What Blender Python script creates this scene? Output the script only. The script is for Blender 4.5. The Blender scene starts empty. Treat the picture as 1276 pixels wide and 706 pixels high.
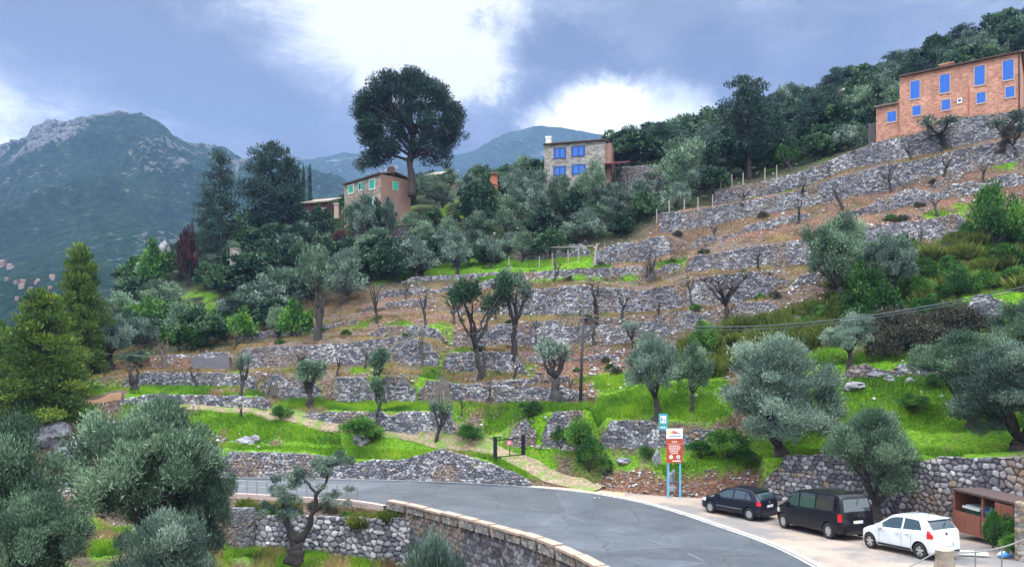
import bpy, bmesh, math, random
import numpy as np
from mathutils import Vector, Matrix, noise as mnoise

R = math.radians
scene = bpy.context.scene
C = scene.collection

# ---------------------------------------------------------------- camera, sky, sun, exposure
F, HX, HY, CZ = 921.0, 638.0, 450.0, 8.0          # focal length (px), principal column, horizon row, eye height
cam_d = bpy.data.cameras.new('camera')
cam = bpy.data.objects.new('camera', cam_d)
C.objects.link(cam)
cam.location = (0, 0, CZ)
cam.rotation_euler = (R(90), 0, 0)
cam_d.sensor_width = 36
cam_d.lens = F / 1276 * 36
cam_d.shift_y = (HY - 353) / 1276
cam_d.clip_start = 0.1
cam_d.clip_end = 9000
scene.camera = cam

SUN_EL, SUN_AZ = 48, -38          # azimuth from +Y towards +X: the sun stands ahead and to the left behind thin cloud
sd = bpy.data.lights.new('sun', 'SUN')
sd.energy = 2.1
sd.angle = R(10)
sd.color = (1.0, 0.93, 0.82)
sun = bpy.data.objects.new('sun', sd)
C.objects.link(sun)
dirv = Vector((math.sin(R(SUN_AZ)) * math.cos(R(SUN_EL)), math.cos(R(SUN_AZ)) * math.cos(R(SUN_EL)), math.sin(R(SUN_EL))))
sun.rotation_euler = dirv.to_track_quat('Z', 'Y').to_euler()

scene.view_settings.view_transform = 'Standard'
scene.view_settings.look = 'None'
scene.view_settings.gamma = 1
scene.view_settings.use_curve_mapping = False
scene.view_settings.exposure = 1.15
scene.cycles.max_bounces = 5
scene.cycles.diffuse_bounces = 2
scene.cycles.transparent_max_bounces = 8
scene.cycles.volume_bounces = 0
scene.cycles.use_denoising = True

def pxdir(px, py):
    return Vector(((px - HX) / F, 1, -(py - HY) / F)).normalized()

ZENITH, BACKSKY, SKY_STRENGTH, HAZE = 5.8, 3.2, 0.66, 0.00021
def build_world():
    w = bpy.data.worlds.new('World')
    scene.world = w
    w.use_nodes = True
    nt = w.node_tree
    nt.nodes.clear()
    N, L = nt.nodes.new, nt.links.new
    def math_(op, a, b=None, c=None, clamp=False):
        n = N('ShaderNodeMath'); n.operation = op; n.use_clamp = clamp
        for i, v in enumerate((a, b, c)):
            if v is None: continue
            if isinstance(v, (int, float)): n.inputs[i].default_value = v
            else: L(v, n.inputs[i])
        return n.outputs[0]
    def mix(f, a, b):
        n = N('ShaderNodeMix'); n.data_type = 'RGBA'
        for s, v in ((0, f), (6, a), (7, b)):
            if isinstance(v, (int, float)): n.inputs[s].default_value = v
            elif isinstance(v, tuple): n.inputs[s].default_value = (*v, 1)
            else: L(v, n.inputs[s])
        return n.outputs[2]
    out = N('ShaderNodeOutputWorld')
    tc = N('ShaderNodeTexCoord')
    sep = N('ShaderNodeSeparateXYZ'); L(tc.outputs['Generated'], sep.inputs[0])
    x, y, z = sep.outputs
    zz = math_('MAXIMUM', z, 0.0)
    den = math_('ADD', zz, 0.16)
    comb = N('ShaderNodeCombineXYZ')
    L(math_('DIVIDE', x, den), comb.inputs[0]); L(math_('DIVIDE', y, den), comb.inputs[1]); comb.inputs[2].default_value = 0.7
    def noise(scale, detail, rough, vec, dist=0.0):
        n = N('ShaderNodeTexNoise'); n.inputs['Scale'].default_value = scale; n.inputs['Detail'].default_value = detail
        n.inputs['Roughness'].default_value = rough; n.inputs['Distortion'].default_value = dist
        L(vec, n.inputs['Vector']); return n.outputs['Fac']
    big = noise(0.8, 6, 0.6, comb.outputs[0], 0.6)
    fine = noise(3.6, 11, 0.70, comb.outputs[0], 0.3)
    wisp = noise(6.0, 8, 0.68, tc.outputs['Generated'], 0.4)
    sky = N('ShaderNodeTexSky'); sky.sky_type = 'NISHITA'; sky.sun_disc = False
    sky.sun_elevation = R(SUN_EL); sky.sun_rotation = R(SUN_AZ); sky.altitude = 200
    # breaks in the cloud and dark cloud masses, each at its own place in the sky
    def blob(px, py, width, sx=1.0, warp=0.0):
        d = pxdir(px, py)
        vm = N('ShaderNodeVectorMath'); vm.operation = 'SUBTRACT'; L(tc.outputs['Generated'], vm.inputs[0]); vm.inputs[1].default_value = d
        sc = N('ShaderNodeVectorMath'); sc.operation = 'MULTIPLY'; L(vm.outputs[0], sc.inputs[0]); sc.inputs[1].default_value = (1 / sx, 1 / sx, 1)
        ln = N('ShaderNodeVectorMath'); ln.operation = 'LENGTH'; L(sc.outputs[0], ln.inputs[0])
        r = ln.outputs['Value']
        if warp:
            r = math_('ADD', r, math_('MULTIPLY', math_('SUBTRACT', wisp, 0.5), warp))
        mr = N('ShaderNodeMapRange'); mr.interpolation_type = 'SMOOTHSTEP'
        L(r, mr.inputs[0]); mr.inputs[1].default_value = width; mr.inputs[2].default_value = width * 0.25
        mr.inputs[3].default_value = 0; mr.inputs[4].default_value = 1
        return mr.outputs[0]
    lightfac = math_('ADD', math_('MULTIPLY', big, 0.55), math_('MULTIPLY', fine, 0.62))
    mr = N('ShaderNodeMapRange'); L(lightfac, mr.inputs[0]); mr.inputs[1].default_value = 0.40; mr.inputs[2].default_value = 1.02; mr.interpolation_type = 'SMOOTHSTEP'
    lf = mr.outputs[0]
    for (px, py, wd, sx, wp, amt) in ((500, 55, .20, 1.6, .34, .55), (560, 50, .13, 1.4, .24, .5), (440, 40, .12, 2.0, .2, .5), (590, 100, .05, 2.4, .12, .4), (0, 175, .11, 2.0, .12, .75), (270, 190, .06, 2.4, .08, .5), (1050, 20, .3, 2.2, .25, .15), (0, 75, .09, 2.2, .12, .4)):
        lf = math_('ADD', lf, math_('MULTIPLY', blob(px, py, wd, sx, wp), amt))
    for (px, py, wd, sx, wp, amt) in ((250, 25, .24, 2.3, .35, .42), (628, 120, .13, 1.35, .34, .7), (840, 110, .16, 1.8, .35, .25), (688, 62, .045, 1.5, .10, .5), (320, 170, .12, 2.6, .25, .2), (90, 60, .16, 2.2, .3, .22), (980, 110, .16, 2.2, .3, .1)):
        lf = math_('SUBTRACT', lf, math_('MULTIPLY', blob(px, py, wd, sx, wp), amt))
    ramp = N('ShaderNodeValToRGB'); L(lf, ramp.inputs[0])
    cr = ramp.color_ramp
    cr.elements[0].position = 0.0; cr.elements[0].color = (0.115, 0.132, 0.158, 1)
    cr.elements[1].position = 1.0; cr.elements[1].color = (0.92, 0.91, 0.90, 1)
    e = cr.elements.new(0.35); e.color = (0.20, 0.222, 0.25, 1)
    e = cr.elements.new(0.62); e.color = (0.34, 0.365, 0.395, 1)
    cloud = ramp.outputs[0]
    hot = math_('ADD', blob(725, 152, .062, 1.4, .12), math_('MULTIPLY', blob(785, 158, .06, 2.0, .12), .8), clamp=True)
    cloud = mix(hot, cloud, (1.3, 1.3, 1.3))
    # nishita sky shows faintly through the cloud sheet
    skys = N('ShaderNodeVectorMath'); skys.operation = 'SCALE'; L(sky.outputs[0], skys.inputs[0]); skys.inputs[3].default_value = 0.08
    col = mix(0.12, cloud, skys.outputs[0])
    # an overcast sky is brighter overhead than near the skyline
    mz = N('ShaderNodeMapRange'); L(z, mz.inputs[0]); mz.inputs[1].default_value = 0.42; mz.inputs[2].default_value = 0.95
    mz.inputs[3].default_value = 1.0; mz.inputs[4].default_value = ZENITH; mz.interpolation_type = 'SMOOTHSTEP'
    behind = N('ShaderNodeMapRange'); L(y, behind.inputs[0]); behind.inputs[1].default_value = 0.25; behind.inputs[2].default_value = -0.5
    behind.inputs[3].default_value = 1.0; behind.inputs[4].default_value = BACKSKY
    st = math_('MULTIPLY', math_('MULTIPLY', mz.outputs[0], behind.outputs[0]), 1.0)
    up = N('ShaderNodeMapRange'); L(z, up.inputs[0]); up.inputs[1].default_value = 0.42; up.inputs[2].default_value = 0.7
    bk = N('ShaderNodeMapRange'); L(y, bk.inputs[0]); bk.inputs[1].default_value = 0.2; bk.inputs[2].default_value = -0.3
    col = mix(math_('MULTIPLY', math_('MAXIMUM', up.outputs[0], bk.outputs[0]), .9), col, (.405, .42, .425))
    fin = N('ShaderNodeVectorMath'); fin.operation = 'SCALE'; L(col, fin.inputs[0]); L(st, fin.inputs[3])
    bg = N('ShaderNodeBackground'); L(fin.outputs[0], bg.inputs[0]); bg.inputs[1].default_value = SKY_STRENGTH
    L(bg.outputs[0], out.inputs[0])
build_world()

# ---------------------------------------------------------------- helpers
rng = np.random.default_rng(7)
def tag(o, label=None, cat=None, group=None, kind=None):
    if label: o['label'] = label
    if cat: o['category'] = cat
    if group: o['group'] = group
    if kind: o['kind'] = kind
    return o
def thing(name, label, cat, loc=(0, 0, 0), rotz=0, group=None):
    o = bpy.data.objects.new(name, None); C.objects.link(o)
    o.empty_display_size = 0.3
    o.location = loc; o.rotation_euler = (0, 0, rotz)
    return tag(o, label, cat, group)
def np_mesh(name, V, Fc, mat=None, smooth=False):
    """V (n,3), Fc (m,k) one polygon size"""
    me = bpy.data.meshes.new(name)
    V = np.ascontiguousarray(V, dtype=np.float32); Fc = np.ascontiguousarray(Fc, dtype=np.int32)
    k = Fc.shape[1]
    me.vertices.add(len(V)); me.vertices.foreach_set('co', V.ravel())
    me.loops.add(Fc.size); me.loops.foreach_set('vertex_index', Fc.ravel())
    me.polygons.add(len(Fc))
    me.polygons.foreach_set('loop_start', np.arange(0, Fc.size, k, dtype=np.int32))
    me.polygons.foreach_set('loop_total', np.full(len(Fc), k, dtype=np.int32))
    if smooth: me.polygons.foreach_set('use_smooth', np.ones(len(Fc), dtype=bool))
    me.update(calc_edges=True)
    if mat: me.materials.append(mat)
    return me
def add_attr(me, name, cols):
    a = me.color_attributes.new(name, 'FLOAT_COLOR', 'POINT')
    c = np.ones((len(cols), 4), dtype=np.float32); cols = np.asarray(cols)
    c[:, :cols.shape[1]] = cols
    a.data.foreach_set('color', c.ravel())
def link(name, me, parent=None, loc=None):
    o = bpy.data.objects.new(name, me); C.objects.link(o)
    if parent: o.parent = parent
    if loc is not None: o.location = loc
    return o
class MB:
    """collects shapes, links them as ONE mesh object"""
    def __init__(s): s.V, s.F, s.M = [], [], []
    def add(s, V, Fc, mi=0):
        b = len(s.V); s.V += [tuple(v) for v in V]; s.F += [tuple(b + i for i in f) for f in Fc]; s.M += [mi] * len(Fc)
    def box(s, x0, x1, y0, y1, z0, z1, mi=0, M=None):
        V = [Vector((x, y, z)) for x in (x0, x1) for y in (y0, y1) for z in (z0, z1)]
        if M: V = [M @ v for v in V]
        s.add(V, [(0, 1, 3, 2), (4, 6, 7, 5), (0, 4, 5, 1), (2, 3, 7, 6), (0, 2, 6, 4), (1, 5, 7, 3)], mi)
    def tube(s, pts, rad, n=8, mi=0, wob=0.0, cap=True, seed=0):
        pts = [Vector(p) for p in pts]
        if isinstance(rad, (int, float)): rad = [rad] * len(pts)
        b = len(s.V); rr = random.Random(seed)
        prev = None
        for i, p in enumerate(pts):
            t = (pts[min(i + 1, len(pts) - 1)] - pts[max(i - 1, 0)]).normalized()
            a = (Vector((1, 0, 0)) if abs(t.x) < 0.9 else Vector((0, 1, 0))) if prev is None else prev
            u = (a - t * a.dot(t)).normalized(); v = t.cross(u); prev = u
            for k in range(n):
                an = 2 * math.pi * k / n
                r = rad[i] * (1 + wob * (rr.random() - 0.5) * 2)
                s.V.append(tuple(p + u * math.cos(an) * r + v * math.sin(an) * r))
        for i in range(len(pts) - 1):
            for k in range(n):
                k2 = (k + 1) % n
                s.F.append((b + i * n + k, b + i * n + k2, b + (i + 1) * n + k2, b + (i + 1) * n + k)); s.M.append(mi)
        if cap:
            s.F.append(tuple(b + k for k in reversed(range(n)))); s.M.append(mi)
            s.F.append(tuple(b + (len(pts) - 1) * n + k for k in range(n))); s.M.append(mi)
    def mesh(s, name, mats, smooth=False):
        me = bpy.data.meshes.new(name); me.from_pydata(s.V, [], s.F)
        for m in (mats if isinstance(mats, (list, tuple)) else [mats]): me.materials.append(m)
        me.polygons.foreach_set('material_index', s.M)
        if smooth: me.polygons.foreach_set('use_smooth', [True] * len(s.F))
        me.update(); return me
    def build(s, name, mats, parent=None, smooth=False):
        return link(name, s.mesh(name, mats, smooth), parent)

# ---------------------------------------------------------------- materials
def new_mat(name):
    m = bpy.data.materials.new(name); m.use_nodes = True
    nt = m.node_tree; bs = nt.nodes['Principled BSDF']
    return m, nt, bs
def nz(nt, scale, detail=4, rough=0.55, vec=None, coord='Object', dist=0):
    n = nt.nodes.new('ShaderNodeTexNoise'); n.inputs['Scale'].default_value = scale
    n.inputs['Detail'].default_value = detail; n.inputs['Roughness'].default_value = rough; n.inputs['Distortion'].default_value = dist
    if vec is None:
        t = nt.nodes.new('ShaderNodeTexCoord'); vec = t.outputs[coord]
    nt.links.new(vec, n.inputs['Vector']); return n.outputs['Fac']
def ramp(nt, fac, stops):
    r = nt.nodes.new('ShaderNodeValToRGB'); nt.links.new(fac, r.inputs[0])
    el = r.color_ramp.elements
    el[0].position, el[0].color = stops[0][0], (*stops[0][1], 1)
    el[1].position, el[1].color = stops[-1][0], (*stops[-1][1], 1)
    for p, c in stops[1:-1]:
        e = el.new(p); e.color = (*c, 1)
    return r.outputs[0]
def mixc(nt, f, a, b, mode='MIX'):
    n = nt.nodes.new('ShaderNodeMix'); n.data_type = 'RGBA'; n.blend_type = mode
    for s, v in ((0, f), (6, a), (7, b)):
        if isinstance(v, (int, float)): n.inputs[s].default_value = v
        elif isinstance(v, tuple): n.inputs[s].default_value = (*v, 1)
        else: nt.links.new(v, n.inputs[s])
    return n.outputs[2]
def mth(nt, op, a, b=0.0, clamp=False):
    n = nt.nodes.new('ShaderNodeMath'); n.operation = op; n.use_clamp = clamp
    for i, v in enumerate((a, b)):
        if isinstance(v, (int, float)): n.inputs[i].default_value = v
        else: nt.links.new(v, n.inputs[i])
    return n.outputs[0]
def bump(nt, bs, h, strength=0.5, dist=0.05):
    b = nt.nodes.new('ShaderNodeBump'); b.inputs['Strength'].default_value = strength; b.inputs['Distance'].default_value = dist
    nt.links.new(h, b.inputs['Height']); nt.links.new(b.outputs[0], bs.inputs['Normal'])
def attr(nt, name):
    a = nt.nodes.new('ShaderNodeAttribute'); a.attribute_name = name; return a
def simple(name, col, rough=0.7, metal=0.0, var=0.12, scale=6, coat=0.0, spec=0.5):
    m, nt, bs = new_mat(name)
    c = mixc(nt, nz(nt, scale, 5), tuple(v * (1 - var) for v in col), tuple(min(1, v * (1 + var)) for v in col))
    nt.links.new(c, bs.inputs['Base Color'])
    bs.inputs['Roughness'].default_value = rough; bs.inputs['Metallic'].default_value = metal
    bs.inputs['Coat Weight'].default_value = coat; bs.inputs['Specular IOR Level'].default_value = spec
    return m
def mat_leaf(name, dark, mid, light, trans=0.25, inst=0.35, rough=0.6):
    """foliage: leaf and shoot colours vary from leaf to leaf and from plant to plant"""
    m, nt, bs = new_mat(name)
    a = attr(nt, 'tint')
    oi = nt.nodes.new('ShaderNodeObjectInfo')
    f = mth(nt, 'ADD', a.outputs['Fac'], mth(nt, 'MULTIPLY', mth(nt, 'SUBTRACT', oi.outputs['Random'], 0.5), inst), True)
    c = ramp(nt, f, [(0.0, dark), (0.5, mid), (1.0, light)])
    nt.links.new(c, bs.inputs['Base Color']); bs.inputs['Roughness'].default_value = rough
    bs.inputs['Specular IOR Level'].default_value = 0.3
    tr = nt.nodes.new('ShaderNodeBsdfTranslucent'); nt.links.new(c, tr.inputs[0])
    mx = nt.nodes.new('ShaderNodeMixShader'); mx.inputs[0].default_value = trans
    nt.links.new(bs.outputs[0], mx.inputs[1]); nt.links.new(tr.outputs[0], mx.inputs[2])
    nt.links.new(mx.outputs[0], nt.nodes['Material Output'].inputs[0])
    return m
def mat_stone(name, cols, joint=(0.035, 0.032, 0.03)):
    """dry stone: 'stone' attribute r = stone tone, g = joint, b = warm/rust/lichen"""
    m, nt, bs = new_mat(name)
    a = attr(nt, 'stone')
    sep = nt.nodes.new('ShaderNodeSeparateColor'); nt.links.new(a.outputs['Color'], sep.inputs[0])
    c = ramp(nt, sep.outputs[0], cols)
    c = mixc(nt, mth(nt, 'MULTIPLY', sep.outputs[2], 0.8), c, (0.26, 0.185, 0.13))
    sp = ramp(nt, nz(nt, 7, 6, 0.7), [(0.3, (0.55, 0.55, 0.56)), (0.7, (1.25, 1.24, 1.22))])
    c = mixc(nt, 1.0, c, sp, 'MULTIPLY')
    c = mixc(nt, sep.outputs[1], c, joint)
    nt.links.new(c, bs.inputs['Base Color']); bs.inputs['Roughness'].default_value = 0.92; bs.inputs['Specular IOR Level'].default_value = 0.2
    bump(nt, bs, nz(nt, 14, 5), 0.5, 0.04)
    return m
GREY_COLS = [(0.0, (0.06, 0.06, 0.075)), (0.45, (0.16, 0.16, 0.195)), (0.75, (0.31, 0.31, 0.345)), (1.0, (0.60, 0.59, 0.61))]
M = {}
M['wall'] = mat_stone('dry_stone', GREY_COLS)
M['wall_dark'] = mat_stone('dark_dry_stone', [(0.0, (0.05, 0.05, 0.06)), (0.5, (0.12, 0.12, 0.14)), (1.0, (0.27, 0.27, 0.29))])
M['wall_pale'] = mat_stone('pale_mortared_stone', [(0.0, (0.14, 0.135, 0.14)), (0.5, (0.26, 0.25, 0.24)), (1.0, (0.46, 0.42, 0.37))], joint=(0.12, 0.11, 0.10))
M['coping'] = simple('coping_stone', (0.34, 0.245, 0.20), 0.9, var=0.45, scale=4)
M['bark'] = simple('olive_bark', (0.038, 0.033, 0.032), 0.95, var=0.6, scale=5)
M['bark_pale'] = simple('pale_bark', (0.09, 0.07, 0.06), 0.95, var=0.5, scale=5)
M['bark_pine'] = simple('pine_bark', (0.06, 0.045, 0.045), 0.95, var=0.5, scale=4)
M['olive'] = mat_leaf('olive_leaves', (0.020, 0.046, 0.030), (0.09, 0.155, 0.10), (0.27, 0.39, 0.25), 0.2, rough=.5)
M['olive_grey'] = mat_leaf('grey_olive_leaves', (0.026, 0.050, 0.040), (0.11, 0.17, 0.135), (0.30, 0.40, 0.32), 0.2, rough=.5)
M['pine'] = mat_leaf('pine_needles', (0.006, 0.022, 0.020), (0.022, 0.058, 0.048), (0.06, 0.125, 0.09), 0.12)
M['pine_bright'] = mat_leaf('bright_pine_needles', (0.014, 0.038, 0.008), (0.06, 0.12, 0.016), (0.22, 0.31, 0.035), 0.2, 0.2)
M['broad'] = mat_leaf('evergreen_leaves', (0.008, 0.026, 0.016), (0.03, 0.075, 0.04), (0.09, 0.17, 0.075), 0.2, 0.5)
M['green'] = mat_leaf('bright_leaves', (0.012, 0.045, 0.010), (0.04, 0.13, 0.02), (0.15, 0.30, 0.05), 0.3, 0.4)
M['dryleaf'] = mat_leaf('dry_shrub_twigs', (0.012, 0.016, 0.012), (0.045, 0.048, 0.032), (0.12, 0.12, 0.07), 0.1)
M['red'] = mat_leaf('russet_leaves', (0.02, 0.01, 0.012), (0.06, 0.022, 0.025), (0.12, 0.05, 0.045), 0.2)
M['grass'] = mat_leaf('grass_blades', (0.025, 0.075, 0.006), (0.12, 0.28, 0.012), (0.36, 0.50, 0.03), 0.35, 0.0)
M['drygrass'] = mat_leaf('dry_grass_blades', (0.06, 0.042, 0.022), (0.24, 0.175, 0.075), (0.50, 0.40, 0.16), 0.25, 0.0)
M['reed'] = mat_leaf('tall_grass_blades', (0.03, 0.05, 0.008), (0.09, 0.13, 0.02), (0.24, 0.27, 0.06), 0.3, 0.3)
# ---------------------------------------------------------------- the lie of the land
def roadz(Y):
    t = np.clip((np.asarray(Y, float) - 28) / 12, 0, 1)
    return -0.6 * t * t * (3 - 2 * t)
def P(px, py, Y):
    return Vector(((px - HX) / F * Y, Y, CZ - (py - HY) / F * Y))
def PZ(px, Y, z=0.0):
    return Vector(((px - HX) / F * Y, Y, z))
def py_of(Y, z): return HY - (z - CZ) * F / Y
PX = np.arange(-320, 1592, 4.0)
near_edge = ([-320, 60, 300, 450, 540, 600, 660, 700, 757, 800, 850, 900, 1000, 1100, 1276, 1592],
             [49, 48.5, 47.5, 45, 40.5, 36.8, 32.8, 29.9, 27, 24.5, 19.5, 16, 11.5, 9.2, 6.9, 6.5])
def tabs(pts):
    a = np.array(pts, float); return lambda x: (np.interp(x, a[:, 0], a[:, 1]), np.interp(x, a[:, 0], a[:, 2]), np.interp(x, a[:, 0], a[:, 3]))
# each row: (px, Y, foot row in the photo, top row in the photo); foot == top where the terrace has no step
ROWS = {}
ROWS['A'] = [(-320, 56, None, 578), (60, 55.8, None, 585), (110, 55.8, None, 582), (200, 55.5, None, 575), (275, 55, None, 563), (376, 54.8, None, 566), (440, 54.3, None, 575), (500, 53.8, None, 574),
             (548, 53.2, None, 560), (605, 52, None, 577), (640, 51.3, None, 590), (668, 51, None, 604.5), (740, 49.5, None, 608), (800, 47.8, None, 608), (850, 46.8, None, 612), (880, 46.6, None, 606),
             (942, 46.2, None, 600), (952, 46, None, 570), (1000, 44.5, None, 568), (1100, 41, None, 568), (1187, 37.5, None, 571), (1265, 34.5, None, 572), (1400, 31.5, None, 570), (1592, 30, None, 560)]
ROWS['A2'] = [(-320, 58, 560, 560), (100, 57.6, 560, 560), (200, 57.5, 545, 545), (275, 57, 555, 555), (500, 56, 560, 560), (600, 54.5, 566, 566), (640, 54, 571, 571), (700, 52.4, 590, 590), (740, 51.5, 597, 597), (770, 50.6, 590, 590), (800, 49.6, 582, 582), (880, 48.3, 574, 574), (940, 48, 568, 568), (1000, 46.3, 559, 559), (1200, 40, 563, 563), (1400, 34, 560, 560), (1592, 32, 550, 550)]
ROWS['B'] = [(-320, 63, 500, 498), (100, 62, 499, 498), (150, 62, 503, 491), (215, 62, 504, 493), (300, 62, 507, 494), (335, 61.5, 508, 496), (350, 61, 512, 508), (376, 60, 521, 514), (440, 59, 531, 514), (500, 58, 541, 514), (565, 57, 543, 514),
             (580, 56.7, 546, 536), (610, 56.2, 550, 546), (624, 56, 552, 544), (640, 55.8, 553, 532), (656, 55.4, 553, 521), (690, 54.8, 555, 514), (735, 54, 562, 511), (745, 53.8, 562, 540), (755, 53.5, 558, 525), (826, 52, 557, 526), (860, 51.3, 552, 532), (930, 50, 552, 544),
             (960, 49.5, 548, 546), (1000, 48, 545, 544), (1100, 45, 545, 544), (1200, 42, 547, 546), (1300, 40, 548, 547), (1592, 38, 540, 540)]
ROWS['C'] = [(-320, 69, 485, 480), (100, 68, 480, 475), (150, 67.8, 484, 468), (180, 67.5, 481, 465), (300, 66, 484, 466), (345, 65.5, 496, 468), (385, 65, 496, 470), (400, 64.8, 494, 478), (420, 64.5, 501, 471), (500, 63.3, 502, 470), (560, 62.5, 502, 478), (600, 62, 502, 481), (700, 60, 501, 484), (735, 59.6, 499, 491),
             (760, 59.3, 492, 491), (800, 59, 480, 479), (900, 57, 475, 474), (960, 55.6, 472, 471), (1050, 52.8, 471, 458), (1075, 52.4, 470, 455), (1165, 51, 468, 455), (1200, 50.5, 467, 462), (1300, 48, 464, 462), (1592, 46, 450, 450)]
ROWS['D'] = [(-320, 75, 500, 498), (0, 75, 495, 494), (100, 74, 472, 470), (150, 74, 463, 450), (200, 73.6, 461, 443), (235, 73, 461, 447), (292, 72.4, 461, 446), (300, 72, 460, 435), (345, 71.5, 455, 433), (400, 71, 455, 430), (450, 70, 454, 426), (500, 69, 454, 419), (545, 68.3, 456, 432), (562, 68, 464, 440), (640, 66, 465, 440), (655, 65.8, 470, 460),
             (700, 65, 471, 469), (740, 64.6, 470, 468), (800, 63.5, 460, 458), (900, 61.8, 447, 446), (1000, 59, 438, 437), (1100, 57, 424, 422), (1190, 55.7, 412, 410), (1198, 55.6, 408, 370), (1250, 54.9, 402, 366), (1300, 54, 396, 364), (1592, 52, 360, 340)]
ROWS['E'] = [(-320, 84, 520, 519), (0, 83, 515, 514), (100, 82, 470, 468), (150, 81, 452, 450), (200, 80, 442, 440), (300, 78, 430, 429), (400, 76, 419, 418), (460, 74.8, 419, 416), (475, 74.6, 425, 408), (545, 73.4, 423, 406), (560, 73, 432, 408), (600, 72, 435, 409), (650, 71, 431, 402), (720, 69.6, 430, 400), (780, 68.8, 428, 397), (840, 68, 415, 389), (870, 67.6, 406, 388),
             (900, 67, 404, 388), (915, 66.7, 403, 378), (960, 65.9, 395, 378), (985, 65.4, 394, 391), (1000, 65, 394, 392), (1100, 63, 384, 383), (1200, 61.5, 360, 359), (1300, 60, 350, 349), (1592, 58, 310, 309)]
ROWS['F'] = [(-320, 92, 540, 539), (0, 92, 535, 534), (100, 90, 466, 465), (150, 89, 430, 429), (200, 87, 416, 415), (300, 84, 410, 409), (400, 82, 400, 399), (470, 80.5, 395, 393), (540, 79.3, 390, 388), (600, 78, 390, 378), (640, 77, 395, 364), (720, 75.2, 394, 356), (800, 74, 390, 363), (830, 73.5, 386, 358), (860, 73, 383, 348), (940, 71.3, 374, 339), (955, 71, 368, 336), (975, 70.6, 356, 345),
             (1000, 70, 346, 344), (1100, 69, 330, 329), (1200, 67.3, 308, 307), (1300, 65.4, 292, 291), (1592, 63, 240, 239)]
ROWS['G'] = [(-320, 100, 545, 544), (0, 100, 540, 539), (100, 98, 462, 461), (150, 96, 407, 406), (200, 95, 387, 386), (300, 91, 378, 377), (400, 89.5, 372, 371), (480, 86.8, 366, 364), (540, 85.5, 362, 360), (600, 84, 362, 360), (640, 82.6, 355, 350), (720, 80.6, 350, 340), (800, 79, 347, 337), (845, 78.2, 343, 335), (860, 77.8, 338, 321), (920, 76.6, 334, 311), (1000, 75, 331, 300), (1030, 74.8, 328, 295), (1060, 74.5, 311, 287), (1100, 73.6, 303, 282),
             (1150, 72.8, 299, 274), (1197, 72, 296, 268), (1230, 71.4, 293, 275), (1300, 70, 280, 265), (1592, 67, 215, 205)]
ROWS['H'] = [(-320, 115, 560, 559), (0, 112, 545, 544), (100, 107, 462, 461), (150, 105, 387, 386), (200, 103.5, 357, 356), (300, 99, 352, 351), (400, 97, 344, 342), (460, 95, 348, 341), (600, 91, 347, 337), (690, 88, 341, 334), (738, 86.6, 335, 320), (742, 86.4, 332, 309), (800, 84.5, 326, 299), (832, 84, 316, 295), (860, 83.3, 312, 306), (900, 82, 304, 302), (1000, 80, 284, 280), (1030, 79.6, 276, 272), (1100, 78, 263, 255), (1150, 76.8, 252, 243), (1200, 75.4, 243, 230), (1276, 73.2, 228, 215), (1592, 70, 150, 140)]
ROWS['I'] = [(-320, 130, 560, 560), (0, 128, 545, 544), (100, 120, 472, 471), (150, 115, 377, 376), (200, 112, 337, 336), (300, 108, 330, 329), (400, 104, 326, 312), (460, 102, 326, 318), (600, 97, 327, 318), (640, 95, 324, 308), (670, 94, 323, 306), (735, 91.5, 320, 305), (780, 90, 312, 304), (815, 88.3, 300, 290), (821, 88, 291, 267), (860, 87, 286, 264), (900, 86.5, 278, 257), (960, 85.7, 266, 246), (1000, 85, 258, 238), (1036, 83.6, 250, 224), (1100, 82, 238, 208), (1150, 80.6, 226, 200), (1200, 78.6, 208, 187), (1276, 75.6, 194, 174), (1592, 72, 110, 90)]
ROWS['J'] = [(-320, 150, 565, 565), (0, 145, 555, 555), (100, 135, 485, 485), (150, 126, 390, 389), (200, 123, 343, 342), (300, 118, 306, 305), (400, 112, 300, 297), (440, 111, 298, 284), (500, 108, 296, 283), (600, 104, 290, 285), (700, 99, 286, 283), (760, 97, 277, 275), (820, 95, 266, 263), (880, 92, 257, 252), (890, 91.5, 256, 237), (940, 90.4, 246, 230), (1000, 89, 235, 215), (1050, 87.4, 212, 195), (1090, 86.2, 204, 179), (1150, 83.6, 195, 166), (1200, 81.6, 180, 148), (1276, 78.6, 166, 139), (1592, 75, 80, 55)]
ROWS['K'] = [(-320, 175, 570, 570), (0, 170, 560, 560), (100, 160, 500, 500), (150, 145, 410, 410), (200, 138, 352, 352), (300, 130, 290, 290), (370, 126, 287, 276), (430, 124, 283, 268), (500, 119, 279, 262), (600, 115, 262, 258), (680, 110, 252, 238), (760, 108, 244, 237), (768, 107.5, 243, 209), (825, 106, 238, 206), (835, 105.5, 236, 232), (900, 102, 214, 212), (1000, 98, 199, 198), (1085, 95, 180, 178), (1200, 93, 150, 148), (1276, 92, 138, 136), (1592, 90, 40, 38)]
ROWS['L'] = [(-320, 210, 575, 575), (0, 205, 565, 565), (100, 190, 530, 530), (150, 175, 440, 440), (200, 160, 372, 372), (300, 150, 292, 292), (400, 145, 268, 268), (500, 138, 246, 245), (600, 133, 232, 231), (680, 128, 222, 222), (760, 124, 212, 212), (820, 122, 200, 200), (900, 118, 182, 182), (1000, 115, 160, 160), (1100, 112, 126, 126), (1200, 110, 100, 100), (1276, 108, 72, 72), (1592, 105, -40, -40)]
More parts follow.
